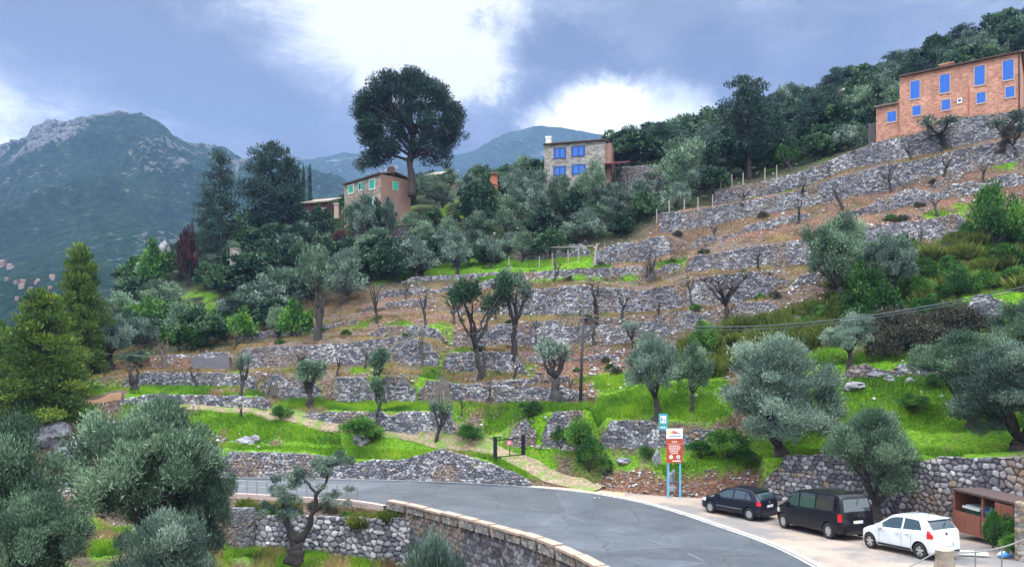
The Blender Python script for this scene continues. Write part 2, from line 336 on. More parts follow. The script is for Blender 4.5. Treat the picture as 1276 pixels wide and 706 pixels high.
ROWS['M'] = [(-320, 250, 575, 575), (0, 245, 565, 565), (150, 220, 500, 500), (200, 200, 430, 430), (300, 190, 320, 320), (400, 175, 280, 280), (500, 165, 250, 250), (600, 160, 236, 236), (700, 155, 212, 212), (800, 150, 188, 188), (900, 145, 165, 165), (1000, 140, 136, 136), (1100, 137, 104, 104), (1200, 135, 66, 66), (1276, 133, 36, 36), (1592, 130, -80, -80)]
ROWK = list('BCDEFGHIJKLM')
def row(name, px):
    a = ROWS[name]
    xs = [p[0] for p in a]
    Y = np.interp(px, xs, [p[1] for p in a])
    top = np.interp(px, xs, [p[3] for p in a])
    if name == 'A': foot = py_of(Y, roadz(Y))
    else: foot = np.interp(px, xs, [p[2] for p in a])
    top = np.minimum(top, foot)
    return Y, CZ - (foot - HY) / F * Y, CZ - (top - HY) / F * (Y + 0.25)
def ynear(px): return np.interp(px, *near_edge)
def vnoise(X, Y, s, seed=0):
    """smooth value noise, vectorised"""
    X = np.asarray(X, float) * s + seed * 17.3; Y = np.asarray(Y, float) * s - seed * 9.1
    xi, yi = np.floor(X).astype(np.int64), np.floor(Y).astype(np.int64)
    fx, fy = X - xi, Y - yi; fx = fx * fx * (3 - 2 * fx); fy = fy * fy * (3 - 2 * fy)
    def h(a, b):
        n = (a * 374761393 + b * 668265263 + seed * 1442695041) & 0xffffffff
        n = ((n ^ (n >> 13)) * 1274126177) & 0xffffffff
        return ((n ^ (n >> 16)) & 0xffff) / 65535.0
    return (h(xi, yi) * (1 - fx) + h(xi + 1, yi) * fx) * (1 - fy) + (h(xi, yi + 1) * (1 - fx) + h(xi + 1, yi + 1) * fx) * fy
def fbm(X, Y, s, o=4, seed=0):
    a, t, w = 0, 0, 1.0
    for i in range(o):
        a = a + w * vnoise(X, Y, s * 2 ** i, seed + i); t += w; w *= 0.5
    return a / t
def build_profiles():
    """for every column a list of (Y, z): strips between control lines are subdivided"""
    cols_Y, cols_Z, kinds = [], [], []
    px = PX
    Yn = ynear(px)
    lines = []          # (Y, z, subdivisions to next, noise weight)
    shelf = np.clip((520 - px) / 60, 0, 1)
    raise_ = np.clip((290 - px) / 60, 0, 1)
    zf = np.where(px < 480, -3.2 + 1.5 * raise_, -3.2 - 0.8 * np.clip((px - 480) / 60, 0, 1))
    g = np.full_like(px, 1.0)
    y0 = np.minimum(6.0, Yn - 0.5)
    lines.append((y0, g * -4.8, 10, 1))
    mid = np.minimum(25, 0.5 * (y0 + Yn)); lines.append((mid, g * -4.3 + 2.7 * np.clip((300 - px) / 140, 0, 1), 10, 1))
    lines.append((Yn + 0.02 - 2.75 * shelf, zf, 1, .4))
    lines.append((Yn + 0.08 - 2.7 * shelf, np.where(shelf > 0, -1.3 * shelf + (1 - shelf) * -0.8, -0.8), 3, 0.2))
    lines.append((Yn + 0.15, roadz(Yn) - 0.05, 1, 0))
    lines.append((Yn + .25, roadz(Yn) - 0.05, 12, 0))
    YA, zA, tA = row('A', px)
    lines.append((YA, roadz(YA) - 0.05, 1, 0))
    lines.append((YA + 0.25, tA, 4, 1))
    for nm, ns in zip(['A2'] + ROWK, [9, 8, 8, 8, 8, 8, 8, 8, 8, 8, 8, 8, 8]):
        Y, zb, zt = row(nm, px)
        lines.append((Y, zb, 1, 1)); lines.append((Y + 0.25, zt, ns, 1))
    YM = lines[-1][0]
    lines.append((YM + 60, lines[-1][1] - 8 - 10 * (px > 500), 4, 1))
    lines.append((YM + 140, np.full_like(px, -20.0) + 30 * np.clip((px - 300) / 800, 0, 1), 1, 1))
    Ys, Zs, W = [], [], []
    for i, (Y, z, n, w) in enumerate(lines):
        if i + 1 < len(lines):
            Y2, z2, _, w2 = lines[i + 1]
            for k in range(n):
                t = k / n
                Yk = Y + (Y2 - Y) * t; zk = z + (z2 - z) * t
                if i == 5: zk = roadz(Yk) - 0.05
                Ys.append(Yk); Zs.append(zk); W.append(0 if (w == 0 or (w2 == 0 and t > .6)) else (0.08 if (k == 0 or n == 1) else 1.0) * w)
        else:
            Ys.append(Y); Zs.append(z); W.append(0)
    Ys, Zs, W = np.array(Ys), np.array(Zs), np.array(W)
    X = (PX[None, :] - HX) / F * Ys
    n = (fbm(X, Ys, 0.35, 4, 3) - 0.5) * 0.75 + (fbm(X, Ys, 1.7, 3, 5) - 0.5) * 0.30
    far = np.clip((Ys - 100) / 60, 0, 1)
    n = n * (1 + 3 * far)
    Zs = Zs + n * W[:, None]
    return X, Ys, Zs, W[:, None] * np.ones_like(Ys)
TX, TY, TZ, TW = build_profiles()
NR = TX.shape[0]
def zground(x, y):
    px = HX + F * x / y
    c = (px - PX[0]) / 4.0
    c = min(max(c, 0), len(PX) - 1.001); i = int(c); f = c - i
    return float(np.interp(y, TY[:, i], TZ[:, i]) * (1 - f) + np.interp(y, TY[:, i + 1], TZ[:, i + 1]) * f)
def gz(px, Y): return zground((px - HX) / F * Y, Y)
def hit(px, py, ymin=7.0):
    """the ground point seen at this place of the photograph"""
    i = int(round((px - PX[0]) / 4.0)); i = min(max(i, 0), len(PX) - 1)
    Y, z = TY[:, i], TZ[:, i]
    q = py_of(Y, z)
    for k in range(len(Y) - 1):
        if Y[k + 1] < ymin: continue
        if q[k] >= py >= q[k + 1]:
            t = (q[k] - py) / max(q[k] - q[k + 1], 1e-6)
            yy = Y[k] + (Y[k + 1] - Y[k]) * t
            return Vector(((px - HX) / F * yy, yy, zground((px - HX) / F * yy, yy)))
    k = int(np.argmin(np.abs(q - py) + (Y < ymin) * 1e4))
    return Vector(((px - HX) / F * Y[k], Y[k], float(z[k])))

# where grass grows, where bare red earth and where dry stalks lie (photo columns/rows of the ground they cover)
GREEN = [(190, 640, 512, 592, 1.0), (100, 420, 478, 494, .85), (340, 420, 498, 512, 1.0), (400, 745, 503, 516, 1.3), (560, 760, 516, 600, .75), (740, 905, 465, 528, 1.5), (740, 960, 528, 590, .9),
         (930, 1300, 430, 572, 1.1), (455, 740, 318, 348, 1.4), (220, 280, 365, 398, 1.0), (1050, 1300, 325, 440, .8), (1180, 1300, 250, 340, .7), (60, 160, 495, 530, .7), (270, 480, 672, 720, .8), (-320, 270, 600, 760, .4),
         (560, 700, 470, 480, .6), (410, 700, 462, 474, .5), (940, 960, 250, 262, .6), (820, 870, 325, 333, .7), (390, 450, 296, 310, .9), (515, 600, 255, 275, .9), (560, 640, 500, 540, .3), (1240, 1300, 190, 205, .8), (330, 400, 395, 415, .35), (900, 1276, 200, 215, .15)]
GREEN += [(560, 660, 434, 441, .55), (640, 800, 474, 484, .6), (300, 420, 462, 470, .5), (420, 560, 404, 410, .4), (600, 760, 384, 392, .3), (860, 1000, 400, 412, .6), (700, 830, 345, 352, .35), (470, 600, 452, 462, .5), (1060, 1250, 262, 272, .35), (960, 1100, 240, 250, .35)]
EARTH = [(930, 1276, 490, 560, .35), (745, 950, 578, 625, 1.3), (665, 800, 436, 492, .9), (800, 1276, 215, 300, .6), (190, 340, 440, 462, .5), (430, 620, 345, 420, .55), (600, 900, 300, 345, .35), (500, 700, 560, 610, .5), (110, 240, 440, 480, .6), (30, 130, 560, 600, .7), (270, 350, 540, 560, .6), (860, 1010, 380, 470, .3)]
def boxes(px, py, L, sx=14, sy=5):
    o = np.zeros_like(px)
    for (a, b, c, d, s) in L:
        f = 1 / (1 + np.exp(-(px - a) / sx * 2)) * 1 / (1 + np.exp((px - b) / sx * 2)) * 1 / (1 + np.exp(-(py - c) / sy * 2)) * 1 / (1 + np.exp((py - d) / sy * 2))
        o = np.maximum(o, f * s)
    return o
def cover(X, Y, Z):
    px = HX + F * X / Y; py = py_of(Y, Z)
    g = boxes(px, py, GREEN); e = boxes(px, py, EARTH)
    n1 = fbm(X, Y, 0.45, 4, 11); n2 = fbm(X, Y, 0.8, 4, 23)
    g = np.clip((g + (n1 - 0.5) * 2.3 - 0.38) * 2.2, 0, 1) * (boxes(px, py, GREEN) > 0.05)
    e = np.clip((e + (n2 - 0.5) * 1.4 - 0.3) * 2.0, 0, 1) * (1 - g * 0.8)
    return g, e
GMAP, EMAP = cover(TX, TY, TZ)
def green_at(p):
    j = min(max(int(round((HX + F * p.x / p.y - PX[0]) / 4)), 0), len(PX) - 1)
    return GMAP[int(np.argmin(np.abs(TY[:, j] - p.y))), j]
def mat_ground():
    m, nt, bs = new_mat('hillside_ground')
    a = attr(nt, 'cover'); sep = nt.nodes.new('ShaderNodeSeparateColor'); nt.links.new(a.outputs['Color'], sep.inputs[0])
    n1, n2, n3 = nz(nt, 0.9, 8, 0.7), nz(nt, 4.5, 8, 0.75), nz(nt, 0.25, 4)
    base = ramp(nt, n2, [(0.32, (0.025, 0.022, 0.02)), (0.45, (0.075, 0.060, 0.045)), (0.56, (0.165, 0.13, 0.08)), (0.70, (0.40, 0.31, 0.18))])
    base = mixc(nt, ramp(nt, n1, [(0.42, (0, 0, 0)), (0.6, (1, 1, 1))]), base, ramp(nt, n2, [(0.35, (0.04, 0.027, 0.03)), (0.55, (0.135, 0.09, 0.085)), (0.75, (0.38, 0.29, 0.27))]))
    earth = ramp(nt, n2, [(0.3, (0.045, 0.022, 0.018)), (0.5, (0.15, 0.078, 0.055)), (0.72, (0.36, 0.24, 0.17))])
    grass = ramp(nt, n2, [(0.3, (0.03, 0.075, 0.006)), (0.5, (0.09, 0.23, 0.010)), (0.7, (0.26, 0.42, 0.025))])
    grass = mixc(nt, ramp(nt, n1, [(0.55, (0, 0, 0)), (0.72, (0.7, 0.7, 0.7))]), grass, (0.26, 0.19, 0.045))
    c = mixc(nt, sep.outputs[1], base, earth)
    e2 = mth(nt, 'ADD', sep.outputs[0], mth(nt, 'MULTIPLY', mth(nt, 'SUBTRACT', n2, 0.5), 1.2), True)
    c = mixc(nt, mth(nt, 'MULTIPLY', e2, mth(nt, 'GREATER_THAN', sep.outputs[0], 0.03)), c, grass)
    wood = ramp(nt, n1, [(0.35, (0.010, 0.022, 0.010)), (0.65, (0.045, 0.065, 0.03))])
    c = mixc(nt, sep.outputs[2], c, wood)
    nt.links.new(c, bs.inputs['Base Color']); bs.inputs['Roughness'].default_value = 0.95; bs.inputs['Specular IOR Level'].default_value = 0.15
    bump(nt, bs, n2, 0.9, 0.25)
    return m
def grid_faces(nr, nc):
    i = np.arange(nr - 1)[:, None] * nc + np.arange(nc - 1)[None, :]
    return np.stack([i, i + 1, i + nc + 1, i + nc], -1).reshape(-1, 4)
def build_terrain():
    V = np.stack([TX, TY, TZ], -1).reshape(-1, 3)
    me = np_mesh('hillside', V, grid_faces(NR, len(PX)), mat_ground(), True)
    g, e = cover(TX, TY, TZ)
    px = HX + F * TX / TY; py = py_of(TY, TZ)
    w = np.clip((TY - 86) / 8, 0, 1) * ((px < 730) | (TY > 89)) * (px < 1085)
    w = np.maximum(w, np.clip((TY - 96) / 6, 0, 1))
    w = np.maximum(w, np.clip((TY - 62) / 8, 0, 1) * np.clip((160 - px) / 60, 0, 1))
    w = np.maximum(w, np.clip((TY - 74) / 6, 0, 1) * np.clip((360 - px) / 40, 0, 1))
    w = w * (1 - g)
    cols = np.stack([g, e, w], -1).reshape(-1, 3)
    add_attr(me, 'cover', cols)
    o = link('hillside', me); tag(o, 'terraced hillside of dry grass, red earth and green ledges', 'hillside', kind='structure')
build_terrain()

# ground behind and under the viewpoint, down to the valley
gm = simple('valley_soil', (0.09, 0.10, 0.045), 0.95, var=0.4, scale=0.3)
b = MB(); b.add([(-4000, -3000, -22), (4000, -3000, -22), (4000, 9000, -22), (-4000, 9000, -22)], [(0, 1, 2, 3)])
tag(b.build('ground', gm), 'low ground stretching away beneath the hills', 'ground', kind='structure')
b = MB()
V, nn = [], 14
for j in range(nn):
    for i in range(nn):
        x = -60 + 120 * i / (nn - 1); y = -60 + 66.2 * j / (nn - 1)
        V.append((x, y, -4.8 + 0.2 * math.sin(i * 1.7) * math.cos(j * 2.1) * (j < nn - 1)))
b.add(V, [(j * nn + i, j * nn + i + 1, (j + 1) * nn + i + 1, (j + 1) * nn + i) for j in range(nn - 1) for i in range(nn - 1)])
tag(b.build('orchard_ground', gm), 'earth ground of the orchard under the viewpoint', 'ground', kind='structure')

# ---------------------------------------------------------------- road, track, lot
def mat_asphalt():
    m, nt, bs = new_mat('asphalt')
    n1, n2, n3 = nz(nt, 0.35, 5, 0.6), nz(nt, 30, 4, 0.8), nz(nt, 3, 5)
    c = ramp(nt, n1, [(0.3, (0.036, 0.047, 0.066)), (0.7, (0.072, 0.086, 0.110))])
    c = mixc(nt, 1.0, c, ramp(nt, n2, [(0.3, (0.7, 0.7, 0.7)), (0.7, (1.25, 1.25, 1.25))]), 'MULTIPLY')
    c = mixc(nt, 1.0, c, ramp(nt, n3, [(0.35, (0.85, 0.85, 0.85)), (0.7, (1.1, 1.1, 1.08))]), 'MULTIPLY')
    # tar-sealed cracks and repaired patches
    v = nt.nodes.new('ShaderNodeTexVoronoi'); v.feature = 'DISTANCE_TO_EDGE'; v.inputs['Scale'].default_value = .22
    tc = nt.nodes.new('ShaderNodeTexCoord'); wv = nt.nodes.new('ShaderNodeVectorMath'); wv.operation = 'ADD'
    nn = nt.nodes.new('ShaderNodeTexNoise'); nn.inputs['Scale'].default_value = .8; nn.inputs['Detail'].default_value = 5; nt.links.new(tc.outputs['Object'], nn.inputs['Vector'])
    nt.links.new(tc.outputs['Object'], wv.inputs[0]); nt.links.new(nn.outputs['Color'], wv.inputs[1]); nt.links.new(wv.outputs[0], v.inputs['Vector'])
    c = mixc(nt, mth(nt, 'MULTIPLY', ramp(nt, v.outputs['Distance'], [(0.004, (1, 1, 1)), (0.012, (0, 0, 0))]), .75), c, (0.025, 0.028, 0.033))
    p = nt.nodes.new('ShaderNodeTexVoronoi'); p.inputs['Scale'].default_value = .16; nt.links.new(tc.outputs['Object'], p.inputs['Vector'])
    ps = nt.nodes.new('ShaderNodeSeparateColor'); nt.links.new(p.outputs['Color'], ps.inputs[0])
    c = mixc(nt, 1.0, c, ramp(nt, ps.outputs[0], [(0.2, (.80, .80, .81)), (0.8, (1.14, 1.13, 1.12))]), 'MULTIPLY')
    grit = nz(nt, 1.3, 9, .8)
    c = mixc(nt, mth(nt, 'MULTIPLY', ramp(nt, grit, [(0.58, (0, 0, 0)), (0.72, (1, 1, 1))]), .35), c, (0.22, 0.19, 0.15))
    nt.links.new(c, bs.inputs['Base Color']); bs.inputs['Roughness'].default_value = 0.75
    bump(nt, bs, n2, 0.3, 0.01)
    return m
def mat_lot():
    m, nt, bs = new_mat('lot_concrete')
    n1, n2 = nz(nt, 0.22, 6, 0.65), nz(nt, 9, 8, 0.75)
    c = ramp(nt, n1, [(0.42, (0.15, 0.145, 0.15)), (0.52, (0.27, 0.22, 0.19)), (0.65, (0.31, 0.255, 0.22))])
    c = mixc(nt, 1.0, c, ramp(nt, n2, [(0.3, (0.75, 0.74, 0.72)), (0.7, (1.18, 1.18, 1.18))]), 'MULTIPLY')
    nt.links.new(c, bs.inputs['Base Color']); bs.inputs['Roughness'].default_value = 0.85
    bump(nt, bs, n2, 0.3, 0.02)
    return m
def far_edge_pts():
    L = []
    for (px, py) in ((-320, 590.5), (-100, 591), (60, 591.5), (180, 592.5), (300, 594), (400, 595.5), (480, 597), (540, 598.5), (600, 601), (663, 605.5), (700, 608.5), (740, 612.5), (780, 619), (820, 628), (850, 638), (885, 649), (920, 660), (950, 671), (985, 686), (1020, 705)):
        Y = 50.0
        for _ in range(30): Y = (CZ - float(roadz(Y))) * F / (py - HY)
        L.append((( px - HX) / F * Y, Y))
    L += [(12.2, 24.5), (12.3, 20), (12.0, 12), (11.5, 6), (11, -2), (10.8, -10)]
    return L
def resample(L, step=0.8):
    out = [Vector(L[0])]
    for a, c in zip(L[:-1], L[1:]):
        a, c = Vector(a), Vector(c); n = max(1, int((c - a).length / step))
        for k in range(1, n + 1): out.append(a + (c - a) * k / n)
    return out
def smooth2(L, it=6):
    L = [Vector(p) for p in L]
    for _ in range(it):
        L = [L[0]] + [(L[i - 1] + L[i] * 2 + L[i + 1]) / 4 for i in range(1, len(L) - 1)] + [L[-1]]
    return L
FE = smooth2(resample(far_edge_pts(), 1.0), 8)
NE = []
for px in (-320, -100, 60, 180, 300, 380, 450, 500, 540, 570, 600, 630, 660, 700, 730, 757, 800, 850, 900, 1000, 1100):
    y = float(ynear(px)); NE.append(((px - HX) / F * y, y))
NE += [(5.0, 6.5), (5.4, 0), (5.5, -10)]
NE = smooth2(resample(NE, 1.0), 8)
def arc_resample(L, n):
    d = [0]
    for a, c in zip(L[:-1], L[1:]): d.append(d[-1] + (c - a).length)
    t = np.linspace(0, d[-1], n)
    return np.stack([np.interp(t, d, [p.x for p in L]), np.interp(t, d, [p.y for p in L])], -1)
def strip_mesh(name, A, Bp, n, m, dz, mat):
    a, c = arc_resample(A, n), arc_resample(Bp, n)
    t = np.linspace(0, 1, m)[None, :, None]
    Q = a[:, None, :] * (1 - t) + c[:, None, :] * t
    Z = roadz(np.clip(Q[..., 1], 0, 60)) + dz
    V = np.concatenate([Q, Z[..., None]], -1).reshape(-1, 3)
    return link(name, np_mesh(name, V, grid_faces(n, m), mat))
tag(strip_mesh('road', NE, FE, 160, 14, 0.0, mat_asphalt()), 'grey asphalt road curving across below the terraces', 'road', kind='structure')
def offset(L, d):
    out = []
    for i, p in enumerate(L):
        t = (L[min(i + 1, len(L) - 1)] - L[max(i - 1, 0)]).normalized()
        out.append(p + Vector((-t.y, t.x)) * d)
    return out
# lot and dirt verge between the road edge and the foot of the bank
AE = []
for px in (-320, -100, 60, 200, 300, 440, 500, 548, 605, 640, 668, 700, 740, 800, 850, 880, 942, 1000, 1100, 1187, 1265, 1400, 1560):
    y = float(row('A', px)[0]) + 0.15; AE.append(((px - HX) / F * y, y))
AE += [(30, 20), (26, 0), (24, -10)]
AE = resample(AE, 1.0)
i0 = min(range(len(AE)), key=lambda i: abs(AE[i].x - 7)); j0 = min(range(len(FE)), key=lambda i: (FE[i] - Vector((7.2, 46.6))).length)
tag(strip_mesh('roadside_verge', offset(FE[:j0 + 1], 0.02), AE[:i0 + 1], 110, 5, 0.008, simple('verge_dirt', (0.36, 0.25, 0.17), 0.95, var=0.35, scale=2.5)), 'pale sandy verge between the road and the walls', 'verge', kind='structure')
tag(strip_mesh('parking_lot', offset(FE[j0:], 0.02), AE[i0:], 80, 26, 0.010, mat_lot()), 'worn concrete parking strip under the cars', 'parking lot', kind='structure')
paint, nt, bs = new_mat('worn_road_paint')
nt.links.new(mixc(nt, ramp(nt, nz(nt, 5, 6, 0.7), [(0.42, (0, 0, 0)), (0.6, (1, 1, 1))]), (0.25, 0.26, 0.27), (0.62, 0.60, 0.57)), bs.inputs['Base Color'])
tag(strip_mesh('edge_line', offset(FE, -0.30), offset(FE, -0.16), 200, 2, 0.006, paint), 'white painted line along the far edge of the road', 'road marking', kind='structure')
tag(strip_mesh('concrete_gutter', offset(FE[j0 - 6:], -0.10), offset(FE[j0 - 6:], 0.20), 80, 2, 0.016, simple('gutter_concrete', (0.36, 0.33, 0.31), 0.9, var=0.2, scale=2)), 'pale concrete strip between road and parking lot', 'gutter', kind='structure')
faint = simple('faded_road_paint', (0.11, 0.125, 0.14), 0.85, var=0.25, scale=6)
mid = smooth2([(Vector(a) + Vector(c)) / 2 for a, c in zip(arc_resample(FE, 160), arc_resample(NE, 160))], 6)
b = MB()
for k in range(6, 150, 5):
    a = mid[k:k + 3]; o1, o2 = offset(mid, -0.05)[k:k + 3], offset(mid, 0.05)[k:k + 3]
    for q in range(2):
        b.add([(o1[q].x, o1[q].y, float(roadz(o1[q].y)) + .007), (o1[q + 1].x, o1[q + 1].y, float(roadz(o1[q + 1].y)) + .007), (o2[q + 1].x, o2[q + 1].y, float(roadz(o2[q + 1].y)) + .007), (o2[q].x, o2[q].y, float(roadz(o2[q].y)) + .007)], [(0, 1, 2, 3)])
tag(b.build('centre_line', faint), 'faded dashes down the middle of the road', 'road marking', kind='structure')

# dirt track up the hillside: follows the ground
TRACKS = []
def track(name, ctrl, w, mat, label, ruts=False):
    pts = [hit(px, py, 45) for px, py in ctrl]
    L = smooth2(resample([(p.x, p.y) for p in pts], 0.5), 10)
    TRACKS.extend([(p.x, p.y, w / 2 + .12) for p in L])
    a, c = offset(L, w / 2), offset(L, -w / 2)
    n, m = len(L), 9
    t = np.linspace(0, 1, m)
    V = []
    for i in range(n):
        wob = 0.12 * math.sin(i * 0.7) + 0.1 * math.sin(i * 0.23)
        for k in range(m):
            q = a[i] * (1 - t[k]) + c[i] * t[k]
            dz = 0.14 - (0.09 if k in (0, m - 1) else 0)
            V.append((q.x + wob * 0.3, q.y + wob, zground(q.x + wob * .3, q.y + wob) + dz))
    tag(link(name, np_mesh(name, np.array(V), grid_faces(n, m), mat, True)), label, 'track', kind='structure')
def mat_track():
    m, nt, bs = new_mat('track_dirt')
    n2 = nz(nt, 5, 7, 0.7); n1 = nz(nt, 1.0, 4)
    c = ramp(nt, n2, [(0.3, (0.09, 0.068, 0.042)), (0.5, (0.23, 0.175, 0.115)), (0.7, (0.38, 0.31, 0.225))])
    c = mixc(nt, ramp(nt, n1, [(0.46, (0, 0, 0)), (0.60, (0.8, 0.8, 0.8))]), c, (0.10, 0.19, 0.02))
    nt.links.new(c, bs.inputs['Base Color']); bs.inputs['Roughness'].default_value = 0.95; bump(nt, bs, n2, 0.4, 0.05)
    return m
mt = mat_track()
track('dirt_track', [(748, 611), (715, 603), (680, 590), (655, 577), (630, 566), (600, 555), (560, 549.5), (520, 546.5)], 1.5, mt, 'pale dirt track climbing from the road past the gate')
track('wheel_rut', [(530, 547.5), (480, 542), (420, 534.5), (370, 526), (345, 520.5), (325, 514.5), (300, 511), (255, 509.5), (215, 509)], 0.62, mt, 'pale lower wheel track along the green terrace')
track('wheel_rut', [(530, 544.5), (480, 538), (420, 530), (375, 522.5), (350, 516), (335, 511.5)], 0.56, mt, 'pale upper wheel track along the green terrace')
track('earth_track', [(75, 496), (85, 500), (100, 503), (125, 501), (150, 499)], 0.28, simple('orange_earth', (0.30, 0.17, 0.10), 0.95, var=0.2, scale=2), 'orange earth path beside the bright green pine')
# ---------------------------------------------------------------- dry stone walls: every stone is modelled in relief
def stone_cells(u, v, su, sv, seed):
    """nearest and second nearest stone centre in a jittered coursed grid"""
    u = u / su; v = v / sv
    j0 = np.floor(v).astype(np.int64)
    f1 = np.full(u.shape, 9.0); f2 = np.full(u.shape, 9.0); idn = np.zeros(u.shape)
    for dj in (-1, 0, 1):
        j = j0 + dj
        sh = (j % 2) * 0.5
        i0 = np.floor(u - sh).astype(np.int64)
        for di in (-1, 0, 1):
            i = i0 + di
            n = (i * 374761393 + j * 668265263 + seed * 974711) & 0xffffffff
            n = ((n ^ (n >> 13)) * 1274126177) & 0xffffffff
            n = n ^ (n >> 16)
            r1 = (n & 0xff) / 255.0; r2 = ((n >> 8) & 0xff) / 255.0; r3 = ((n >> 16) & 0xff) / 255.0
            cx = i + sh + 0.15 + 0.7 * r1; cy = j + 0.18 + 0.64 * r2
            d = np.hypot(u - cx, (v - cy) * (0.8 + 0.5 * r3))
            c = d < f1
            f2 = np.where(c, f1, np.minimum(f2, d)); idn = np.where(c, r3 + r1 * 0.37, idn); f1 = np.where(c, d, f1)
    return f1, f2, idn
def stone_wall(name, pts, res=0.1, su=0.36, sv=0.23, depth=0.11, thick=0.5, mat='wall', seed=1, rag=0.12, warm=0.05, parent=None, joint=0.17, batter=0.06, clean=False):
    """pts: (x, y, z foot, z top) along the wall, left to right as seen from the road; its face looks to that side"""
    pts = np.array(pts, float)
    seg = np.hypot(np.diff(pts[:, 0]), np.diff(pts[:, 1])); d = np.concatenate([[0], np.cumsum(seg)])
    n = max(3, int(d[-1] / res)); t = np.linspace(0, d[-1], n)
    x, y, z0, z1 = [np.interp(t, d, pts[:, k]) for k in range(4)]
    hmax = float((z1 - z0).max()); m = max(4, int(hmax / res) + 1)
    tx, ty = np.gradient(x, t), np.gradient(y, t); ln = np.hypot(tx, ty); tx, ty = tx / ln, ty / ln
    ox, oy = ty, -tx
    # ragged top: whole stones missing here and there
    f = vnoise(t, t * 0 + seed, 1 / su, seed) ; g = vnoise(t, t * 0, 0.5, seed + 4)
    top = z1 + (np.round(f * 3) / 3 - 0.5) * rag * (0.6 if clean else 1) - np.clip(g - 0.70, 0, 1) * (0 if clean else 2.0) * np.minimum(z1 - z0, 1.2)
    top = np.maximum(top, z0 + 0.08)
    if not clean:
        ed = np.minimum(t / (.6 + .7 * f[0]), (d[-1] - t) / (.6 + .7 * f[-1])); top = z0 + (top - z0) * np.clip(.5 + .5 * ed + (f - .5) * .25 * (ed < 1), .2, 1)
    v = np.linspace(0, 1, m)[None, :] * np.ones((n, 1))
    Z = z0[:, None] - 0.12 + (top - z0 + 0.12)[:, None] * v
    U = t[:, None] * np.ones((1, m))
    wu = U + (vnoise(U, Z, 1.3, seed) - .5) * 0.25; wv = Z + (vnoise(U, Z, 0.9, seed + 2) - .5) * 0.28
    big = vnoise(U, Z, 0.35, seed + 9)
    f1, f2, idn = stone_cells(wu, wv, su, sv, seed)
    e = np.clip((f2 - f1) / 0.28, 0, 1)
    rel = (e ** 0.55 - 0.65) * depth + (idn % 1 - 0.5) * depth * 0.5 + (big - 0.5) * 0.08
    rel = rel - (Z - z0[:, None]) * batter
    X = x[:, None] + ox[:, None] * rel; Yy = y[:, None] + oy[:, None] * rel
    tone = np.clip(0.15 + 0.75 * (idn % 1) + (vnoise(U, Z, 0.5, seed + 5) - .5) * 0.35, 0, 1)
    gap = np.clip((joint - (f2 - f1)) / joint * 1.6, 0, 1)
    wm = np.clip((vnoise(U, Z, 0.45, seed + 7) - 0.62) * 3, 0, 1) * (0.3 + (idn * 7 % 1)) + (((idn * 13) % 1) > (1 - warm))
    fr = np.stack([X, Yy, Z], -1); col = np.stack([tone, gap, np.clip(wm, 0, 1)], -1)
    tb = (thick + (vnoise(t, t * 0, 2.0, seed + 3) - .5) * 0.1)
    capv = np.stack([x - ox * tb, y - oy * tb, top - 0.02], -1)[:, None, :]
    midc = np.stack([x - ox * tb * .5, y - oy * tb * .5, top + 0.03 * (f - .5)], -1)[:, None, :]
    back = np.stack([x - ox * tb, y - oy * tb, z0 - 0.1], -1)[:, None, :]
    A = np.concatenate([fr, midc, capv, back], 1)
    cc = np.concatenate([col, col[:, -1:, :], col[:, -1:, :] * [1, .6, 1], col[:, -1:, :] * [1, .6, 1]], 1)
    nm = A.shape[1]
    V = A.reshape(-1, 3); Fc = grid_faces(n, nm)
    # end faces
    nE = len(V); ends, ecol = [], []
    cap = []
    for side in (0, n - 1):
        b0 = side * nm
        for k in range(m - 1):
            # quad from front edge to back wall line
            pass
        zs = fr[side, :, 2]
        bx, by = capv[side, 0, 0], capv[side, 0, 1]
        st = nE + len(ends)
        for k in range(m):
            ends.append((bx, by, zs[k])); ecol.append(col[side, k])
        for k in range(m - 1):
            cap.append((b0 + k, st + k, st + k + 1, b0 + k + 1))
    V = np.concatenate([V, np.array(ends)]); cc = np.concatenate([cc.reshape(-1, 3), np.array(ecol)])
    Fc = np.concatenate([Fc, np.array(cap)])
    me = np_mesh(name, V, Fc, M[mat], True)
    add_attr(me, 'stone', cc)
    return link(name, me, parent)
def row_wall(rn, p0, p1, label, name='stone_wall', extra=0.1, step=6, **kw):
    pts = []
    for px in np.arange(p0, p1 + 0.1, step):
        Y, zb, zt = row(rn, px)
        Y = float(Y) - 0.05
        pts.append(((px - HX) / F * Y, Y, float(zb) - 0.15, float(zt) + extra))
    o = stone_wall(name, pts, **kw)
    tag(o, label, 'stone wall', 'dry stone terrace walls', 'thing')
    return o
W = row_wall
# along the road
W('A', 268, 664, 'low grey stone wall holding the grass bank directly above the far side of the road', res=.07, seed=3, su=.3, sv=.2, mat='wall', warm=.05)
W('A', 952, 1330, 'high wall of rounded stones behind the parked cars', res=.055, seed=5, su=.36, sv=.30, depth=.13, warm=.05, rag=.14, joint=.19)
W('B', 745, 836, 'grey wall behind the brown information board, below the lone round olive', res=.065, seed=8, su=.3, sv=.24)
W('B', 842, 926, 'low broken wall tapering away to the right of the information board', res=.065, seed=9)
W('B', 376, 568, 'wall of small stones just above the wheel tracks', res=.07, seed=10)
W('B', 150, 336, 'low wall of white and grey stones over the bend of the dirt track', res=.075, seed=11, warm=.06)
W('B', 632, 672, 'pyramid shaped piece of wall behind the metal gate', res=.065, seed=12)
W('B', 676, 736, 'sloping broken wall right of the gate, above the track', res=.065, seed=13)
